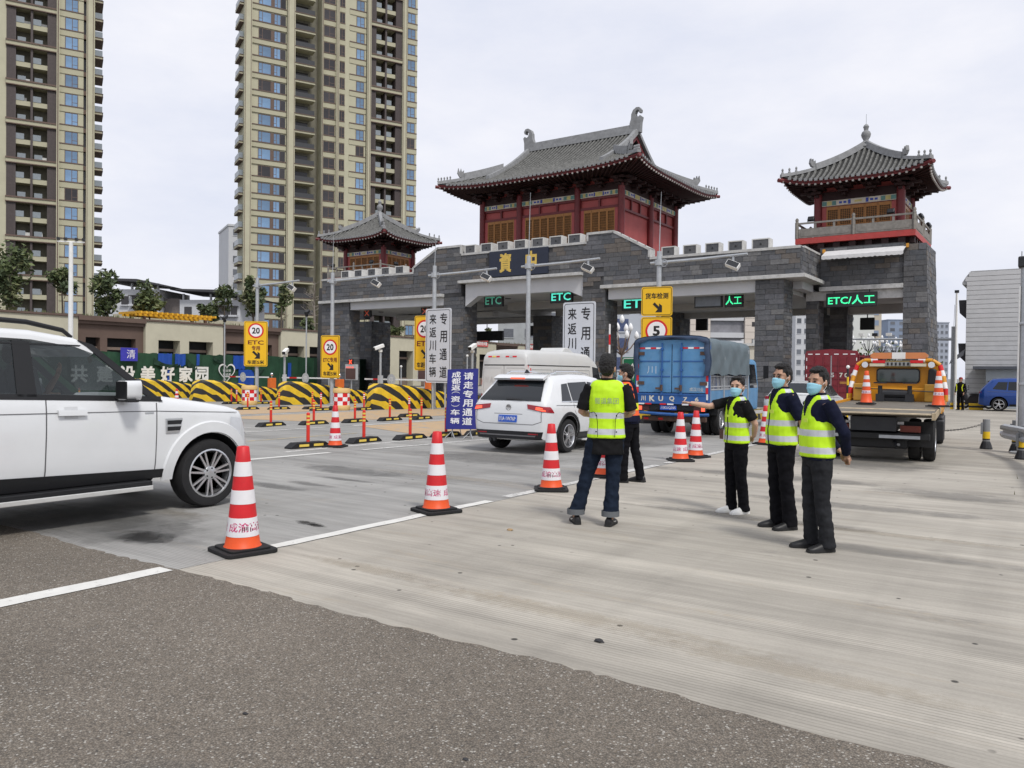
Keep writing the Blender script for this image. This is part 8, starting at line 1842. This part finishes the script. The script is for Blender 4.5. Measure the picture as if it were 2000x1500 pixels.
def person(label, loc, rz, H, feet, arms, head_yaw=0.0, head_pitch=0.0, skin=None, hair='short', shirt=None, sleeve=.5, trousers=None, hem=.066, shoes=None, vest='lime', mask=True, glasses=False, cuffs=False, lean=0.0, fem=False, hands=(None, None), seed=1, belly=0.0, vest_open=False, swoosh=False, turnout=.12, shirt_len=.86, vw_=0.0):
    sc = H/1.70; t = thing('person', label, 'person', loc, rz); t.scale = (sc, sc, sc); skin = skin or m_skin
    SH = .175 if not fem else .155; LY = lambda z: lean*max(0, z-.9)
    shoulders = {1: Vector((SH, LY(1.4), 1.405)), -1: Vector((-SH, LY(1.4), 1.405))}
    # joints of legs
    legs = {}
    for sg in (1, -1):
        fx, fy = feet[0 if sg > 0 else 1]; hip = Vector((sg*.088, 0, .90)); ank = Vector((fx, fy-.035, .085)); knee = hip.lerp(ank, .49) + Vector((0, .025, 0)); legs[sg] = (hip, knee, ank)
    # ---- body, one continuous surface
    b = MB()
    torso(b, [(z, rx-.012, ry-.012, 0, LY(z)) for z, rx, ry in ((.84,.15,.10),(.93,.155,.105),(1.05,.14,.10),(1.2,.155,.108),(1.33,.168,.105),(1.40,.15,.085),(1.445,.085,.065))])
    limb(b, [(0,LY(1.43)-.01,1.42,.062),(0,LY(1.5)+.0,1.49,.055),(0,LY(1.55)+.01,1.54,.056)], 14)
    for sg in (1, -1):
        hip, knee, ank = legs[sg]; limb(b, [(*hip,.085),(*hip.lerp(knee,.5),.075),(*knee,.055),(*knee.lerp(ank,.35),.055),(*ank,.038)]); limb(b, [(*ank,.034),(ank.x, ank.y+.03, .045, .026),(ank.x, ank.y+.08, .032,.020)])
        e, w = [Vector(p) for p in arms[0 if sg > 0 else 1][:2]]; s = shoulders[sg]
        limb(b, [(*s,.052),(*s.lerp(e,.45),.046),(*e,.038),(*e.lerp(w,.35),.039),(*w,.026)])
        hd = hands[0 if sg > 0 else 1]
        if hd: hand(b, w, hd[0], hd[1], .98 if not fem else .9, hd[2], hd[3] if len(hd) > 3 else False, hd[4] if len(hd) > 4 else sg)
    HY = LY(1.58); Hm = Matrix.Translation((0, HY, 1.545)) @ Euler((head_pitch, 0, head_yaw)).to_matrix().to_4x4() @ Matrix.Diagonal((1.06, 1.06, 1.06, 1)) @ Matrix.Translation((0, 0, -1.545))
    b.ell((0,0,1.605),(.073,.093,.100),16,12,X=Hm); b.ell((0,.022,1.535),(.056,.070,.075),14,10,X=Hm); b.ell((0,.085,1.50),(.026,.02,.022),8,6,X=Hm)
    b.tube([(0,.088,1.60),(0,.100,1.575),(0,.106,1.553),(0,.09,1.545)], [.011,.013,.016,.012], 8, X=Hm)
    for sg in (1, -1):
        b.ell((sg*.074,-.004,1.575),(.010,.020,.032),8,8,X=Hm); b.ell((sg*.040,.062,1.565),(.026,.028,.026),8,6,X=Hm); b.ell((sg*.030,.080,1.618),(.028,.014,.011),8,6,X=Hm)
    rmesh(b, 'body', skin, t, .0072, 3)
    # ---- face details
    for sg in (1, -1):
        q = MB(); q.ell((sg*.031,.090,1.592),(.0145,.006,.0052),10,6,X=Hm); q.build('eye', m_eye, t, smooth=60)
        q = MB(); q.tube([(sg*.014,.098,1.612),(sg*.032,.0985,1.617),(sg*.050,.086,1.612)], [.0035,.0045,.002], 6, X=Hm); q.build('eyebrow', m_brow, t, smooth=60)
    if mask:
        q = MB(); V = []; N_, Mm = 12, 8
        for i in range(N_+1):
            a = rad(-66 + 132*i/N_)
            for j in range(Mm+1):
                f = j/Mm; z = 1.578 - .108*f; k = abs(i/N_-.5)*2; z = lerp(z, 1.533, .42*k**2); bul = .020*math.sin(f*PI)*(1-k**2) + .018*(1-k**3)*(1-f*.55) + .005*math.sin(j*2.2)*(1-k)
                tp = 1-.34*f*f; V.append((math.sin(a)*(.073 + .004*(1-k))*tp, .012 + math.cos(a*(.7+.3*tp))*(.080) + bul, z))
        q.add([Hm @ Vector(v) for v in V], [(i*(Mm+1)+j, (i+1)*(Mm+1)+j, (i+1)*(Mm+1)+j+1, i*(Mm+1)+j+1) for i in range(N_) for j in range(Mm)]); mk = q.build('face_mask', m_mask, t, smooth=80, fix=False)
        sol = mk.modifiers.new('s', 'SOLIDIFY'); sol.thickness = .003; sol.offset = 1
        for sg in (1, -1):
            for z0, z1 in ((1.566,1.60),(1.505,1.55)): q = MB(); q.tube([(sg*.072,.036,z0),(sg*.077,.012,(z0+z1)/2),(sg*.079,-.008,z1)], .0018, 5, X=Hm); q.build('mask_strap', m_strap, t)
    if glasses:
        for sg in (1, -1):
            q = MB(); q.tube([Hm @ Vector((sg*.032+.024*math.cos(k*PI/8), .104-.004*abs(math.cos(k*PI/8)), 1.590+.016*math.sin(k*PI/8))) for k in range(17)], .0016, 5); q.build('glasses_rim', m_dark, t); q = MB(); q.tube([Hm @ Vector(p) for p in ((sg*.056,.10,1.596),(sg*.076,.05,1.598),(sg*.080,-.005,1.594))], .0016, 5); q.build('glasses_arm', m_dark, t)
    # ---- hair
    h = MB(); h.ell((0,-.014,1.628),(.079,.096,.092),16,12,X=Hm); h.ell((0,-.040,1.590),(.073,.070,.085),14,10,X=Hm)
    for sg in (1, -1): h.tube([(sg*.072,.022,1.655),(sg*.075,.016,1.61),(sg*.073,.012,1.59)], [.014,.010,.006], 8, X=Hm)
    if hair == 'short': h.ell((0,.050,1.688),(.058,.040,.022),12,8,X=Hm); h.ell((0,0,1.69),(.066,.075,.04),12,8,X=Hm)
    else: h.ell((0,-.100,1.60),(.034,.030,.034),12,8,X=Hm); h.ell((.0,.030,1.690),(.062,.058,.018),12,8,X=Hm); h.ell((0,-.02,1.66),(.080,.092,.062),14,10,X=Hm)
    rmesh(h, 'hair', m_hair, t, .006, 1, .006, None, seed, 45)
    # ---- trousers
    q = MB(); torso(q, [(z, rx, ry, 0, LY(z)) for z, rx, ry in ((.80,.155,.108),(.86,.168,.122),(.94,.165,.118),(1.0,.158,.112))])
    for sg in (1, -1):
        hip, knee, ank = legs[sg]; hemp = ank.lerp(knee, .02); q2 = [(hip.x, hip.y, .92, .098), (*hip.lerp(knee,.3), .096), (*hip.lerp(knee,.65), .083), (*knee, .073), (*knee.lerp(ank,.4), .070), (*knee.lerp(ank,.8), hem), (ank.x, ank.y, .035 if not cuffs else .12, hem*1.05)]
        limb(q, q2, 14)
    rmesh(q, 'trousers', trousers, t, .010, 3, .010, None, seed+1, 11)
    if cuffs:
        for sg in (1, -1): a = legs[sg][2]; q = MB(); q.lathe([(hem*1.05,.0),(hem*1.16,.0),(hem*1.16,.055),(hem*1.05,.055)], 18, (a.x, a.y, .098), cap=False); q.build('turn_up', m_cuff, t, smooth=40)
    # ---- shirt with sleeves and collar
    q = MB(); torso(q, [(z, rx+belly*math.exp(-((z-1.05)/.12)**2)*.5, ry+belly*math.exp(-((z-1.05)/.12)**2), 0, LY(z)+belly*.4*math.exp(-((z-1.05)/.12)**2)) for z, rx, ry in ((shirt_len,.180,.132),(.95,.172,.125),(1.05,.160,.118),(1.2,.170,.122),(1.33,.182,.122),(1.40,.168,.103),(1.445,.105,.082),(1.465,.070,.066))])
    if fem: q.ell((.065,.075,1.25),(.06,.045,.06),10,8); q.ell((-.065,.075,1.25),(.06,.045,.06),10,8)
    for sg in (1, -1):
        e, w = [Vector(p) for p in arms[0 if sg > 0 else 1][:2]]; s = shoulders[sg]
        if sleeve > .9: limb(q, [(*s,.068),(*s.lerp(e,.5),.062),(*e,.055),(*e.lerp(w,.5),.050),(*e.lerp(w,.93),.040)])
        else: limb(q, [(*(s+Vector((-sg*.02,0,0))),.070),(*s.lerp(e,.35),.066),(*s.lerp(e,sleeve*1.45),.066)])
    rmesh(q, 'shirt', shirt, t, .009, 3, .007, None, seed+2, 10)
    q = MB(); q.lathe([(.066,0),(.070,.03),(.064,.034),(.060,0)], 18, (0, LY(1.46)-.004, 1.455), cap=False); q.build('collar', shirt, t, smooth=50)
    # ---- shoes
    for sg in (1, -1):
        a = legs[sg][2]; yaw = -sg*turnout; X = Matrix.Translation((a.x, a.y+.035-.0, 0)) @ Matrix.Rotation(yaw, 4, 'Z'); q = MB()
        q.loft([[(wd*math.cos(k*PI/6)*1.0, y, .022 + (hh-.022)*math.sin(k*PI/6)) for k in range(7)] + [(wd*x_, y, .010) for x_ in (-1, 1)][::1] for y, wd, hh in ((-.105,.028,.07),(-.09,.036,.095),(-.03,.039,.105),(.03,.042,.085),(.09,.046,.065),(.135,.042,.05),(.162,.028,.038))], X=X); so_ = q.build('shoe', shoes, t, smooth=60)
        q = MB(); q.loft([[(-wd,y,0),(wd,y,0),(wd,y,.022),(-wd,y,.022)] for y, wd in ((-.11,.024),(-.095,.036),(-.03,.041),(.03,.044),(.09,.048),(.14,.044),(.17,.026))], X=X); q.build('sole', m_sole if shoes is not m_shoew else m_shoew, so_, smooth=40)
        if swoosh: 
            for s2 in (1, -1): q = MB(); q.add([(s2*.0435,-.06,.055),(s2*.046,.02,.030),(s2*.047,.06,.042),(s2*.046,.02,.042)], [(0,1,2,3)], X=X); q.build('shoe_flash', m_white, so_, fix=False)
    # ---- vest
    if vest:
        q = MB(); bl = belly; g_ = .014
        torso(q, [(z, rx+g_+bl*math.exp(-((z-1.05)/.12)**2)*.5, ry+g_+bl*math.exp(-((z-1.05)/.12)**2), 0, LY(z)+bl*.4*math.exp(-((z-1.05)/.12)**2)) for z, rx, ry in ((.885,.182,.132),(.95,.173,.126),(1.05,.160,.116),(1.17,.166,.120),(1.24,.152+vw_*.014,.121),(1.30,.130+vw_*.036,.121),(1.36,.122+vw_*.046,.114),(1.41,.118+vw_*.044,.100),(1.445,.108+vw_*.036,.086),(1.468,.088+vw_*.02,.070))])
        L1, L2 = (.925,.985), (1.085,1.145)
        def vm(c):
            if vest == 'police':
                if abs(c.z-1.02) < .035 or (abs(abs(c.x)-.10) < .022 and c.z > 1.05): return 1
                return 2 if (c.z < .99 or c.z > 1.16 and abs(c.x) < .10) else 0
            y_ = c.y - LY(c.z)
            if y_ > .02 and c.z > 1.27 and abs(c.x) < (c.z-1.25)*.38 and H > 1.0 and vest_open is not None: return 2
            if vest_open and y_ > .03 and abs(c.x) < .010: return 2
            if L1[0] < c.z < L1[1] or L2[0] < c.z < L2[1]: return 1
            if c.z > 1.40 and abs(c.y-LY(c.z)) < .05 and .07 < abs(c.x): return 1 if y_ < .028 and y_ > -.04 else 0
            return 0
        vo = rmesh(q, 'vest', [m_lime, m_silver, shirt] if vest == 'lime' else [m_hiy, m_hio, m_navy2], t, .0085, 3, .005, vm, seed+3, 8)
        return t, vo
    return t, None
FWD, DN = (0,1,0), (0,0,-1)
# man in jeans, back to the camera
pb, vb = person('man in jeans and lime vest standing with his back turned', (-3.985, 7.585, 0), rad(27), 1.79, [(.05,.0),(-.30,.06)], [((.255,.02,1.14),(.17,.24,1.10)),((-.255,.02,1.14),(-.17,.24,1.10))], head_yaw=-.10, skin=m_skin, shirt=m_tee, sleeve=.62, trousers=m_jean, hem=.078, shoes=m_shoe, cuffs=True, hands=(((-.6,.8,.1),(-.8,-.6,0),.5), ((.6,.8,.1),(.8,-.6,0),.5)), seed=1, swoosh=True, turnout=.25, shirt_len=.72, vw_=1.0)
o = fontfit('\u8700\u9053\u96c6\u56e2', vb, (0,-.152,1.262), .235, .062, M('grey_vest_print', (.24,.28,.22), .6), bold=0)
for sg in (1, -1):     # piping round the rear pockets
    q = MB(); q.tube([(sg*.175,-.088,1.135),(sg*.125,-.140,1.15),(sg*.098,-.149,1.12),(sg*.088,-.152,1.05),(sg*.085,-.158,.90)], .0032, 5); q.build('piping', m_tee, vb)
    for z in (.955,1.115): q = MB(); q.ell((sg*.10,-.156,z),(.008,.005,.008),8,6); q.build('press_stud', m_tee, vb)
# officer by the car window
person('officer in navy with an orange trimmed vest leaning towards the white car', (-5.30, 10.85, 0), rad(98), 1.74, [(.10,-.10),(-.10,.10)], [((.20,.14,1.14),(.10,.34,1.18)),((-.22,.08,1.14),(-.12,.30,1.10))], head_yaw=.15, head_pitch=-.12, shirt=m_navy2, sleeve=1.0, trousers=m_blkt, shoes=m_shoe, vest='police', hands=((( -.3,.9,.1),(0,0,-1),.4), ((.3,.9,0),(0,0,-1),.4)), seed=4, lean=.10)
# woman pointing
pw, vw = person('woman in lime vest and white shoes pointing left', (-3.12, 9.20, 0), rad(141), 1.58, [(.075,.05),(-.085,-.03)], [((.235,.26,1.335),(.275,.50,1.375)),((-.205,-.13,1.13),(-.09,-.19,.97))], head_yaw=.66, skin=m_skinf, hair='tied', shirt=m_tee, sleeve=.55, trousers=m_blkt, hem=.068, shoes=m_shoew, hands=(((.10,.98,.10),(-.25,0,-1),.34,True,1), ((.8,-.1,-.4),(0,1,0),.5)), seed=6, fem=True, vest_open=True)
q = MB(); q.tube([(.05,.10,1.42),(.075,.165,1.25),(.085,.17,1.10),(.09,.168,1.05)], .004, 5); q.build('lanyard', m_tee, vw); q = MB(); q.box(.055,.125,.160,.170,.93,1.05); q.build('card_holder', M('brown_card', (.07,.03,.02), .5), vw)
q = MB(); q.box(-.12,-.05,.186,.189,1.215,1.245); q.build('name_label', M('lime_label', (.62,.80,.08), .5), vw)
# man with glasses, hands behind his back
pg_, vg = person('man with glasses in lime vest, hands clasped behind him', (-2.42, 8.56, 0), rad(134), 1.71, [(.10,.02),(-.09,-.03)], [((.235,-.10,1.13),(.09,-.20,.98)),((-.235,-.10,1.13),(-.09,-.20,.97))], head_yaw=.38, shirt=m_navy2, sleeve=.62, trousers=m_blkt, hem=.072, shoes=m_shoe, glasses=True, hands=((( -.8,-.1,-.4),(0,1,0),.5), ((.8,-.1,-.4),(0,1,0),.5)), seed=8, belly=.02, vest_open=True)
q = MB(); q.box(-.13,-.055,.163,.166,1.215,1.25); q.build('name_label', MATS['lime_label'], vg)
# older man in long sleeves, hands behind his back
pr_, vr = person('man in long navy sleeves and lime vest at the right', (-1.85, 7.70, 0), rad(130), 1.665, [(.105,.03),(-.095,-.03)], [((.235,-.13,1.13),(.05,-.25,.93)),((-.245,-.13,1.13),(-.06,-.26,.90))], head_yaw=.46, shirt=m_navy2, sleeve=1.0, trousers=m_jeanb, hem=.070, shoes=m_shoe, hands=((( -.8,-.25,-.35),(0,1,0),.6), ((.5,-.5,-.6),(0,1,0),.7)), seed=10, belly=.022)
q = MB(); q.box(-.13,-.055,.165,.168,1.215,1.25); q.build('name_label', MATS['lime_label'], vr)
# driver behind the wheel of the off-roader
person('driver with a raised hand behind the wheel of the off-roader', (-9.55, 4.16, .15), rad(0), 1.70, [(.12,.55),(-.12,.55)], [((.20,.22,1.14),(.22,.36,1.38)),((-.22,.20,1.12),(-.10,.46,1.16))], head_yaw=-.2, shirt=M('grey_shirt', (.25,.27,.28), .8), sleeve=.6, trousers=m_blkt, shoes=m_shoe, vest=None, hands=(((0,.3,1),(0,-1,.2),.3), ((.3,.9,0),(0,0,-1),.5)), seed=12)
# person in a black and yellow jacket by the scooters
pd_, _ = person('distant person in a black and yellow jacket beside the scooters', (-4.22, 46.6, 0), rad(160), 1.65, [(.10,.03),(-.10,-.03)], [((.24,-.02,1.13),(.22,.12,.92)),((-.24,-.02,1.13),(-.22,.12,.92))], shirt=m_tee, sleeve=1.0, trousers=m_blkt, shoes=m_shoe, vest=None, hands=(((0,.2,-1),(-1,0,0),.4), ((0,.2,-1),(1,0,0),.4)), mask=False, seed=14)
q = MB(); q.tube([(-.17,.10,1.36),(-.13,.15,1.2),(-.16,.135,1.0)], .022, 6); q.tube([(.17,.10,1.36),(.13,.15,1.2),(.16,.135,1.0)], .022, 6); struct(q.build('jacket_stripe', m_hiy, pd_, smooth=50), 'stuff')
q = MB(); q.ell((0,-.005,1.665),(.095,.11,.075),14,8); q.build('cap', M('red_cap', (.35,.02,.02), .6), pd_, smooth=60)
bpy.data.scenes.remove(_TS)
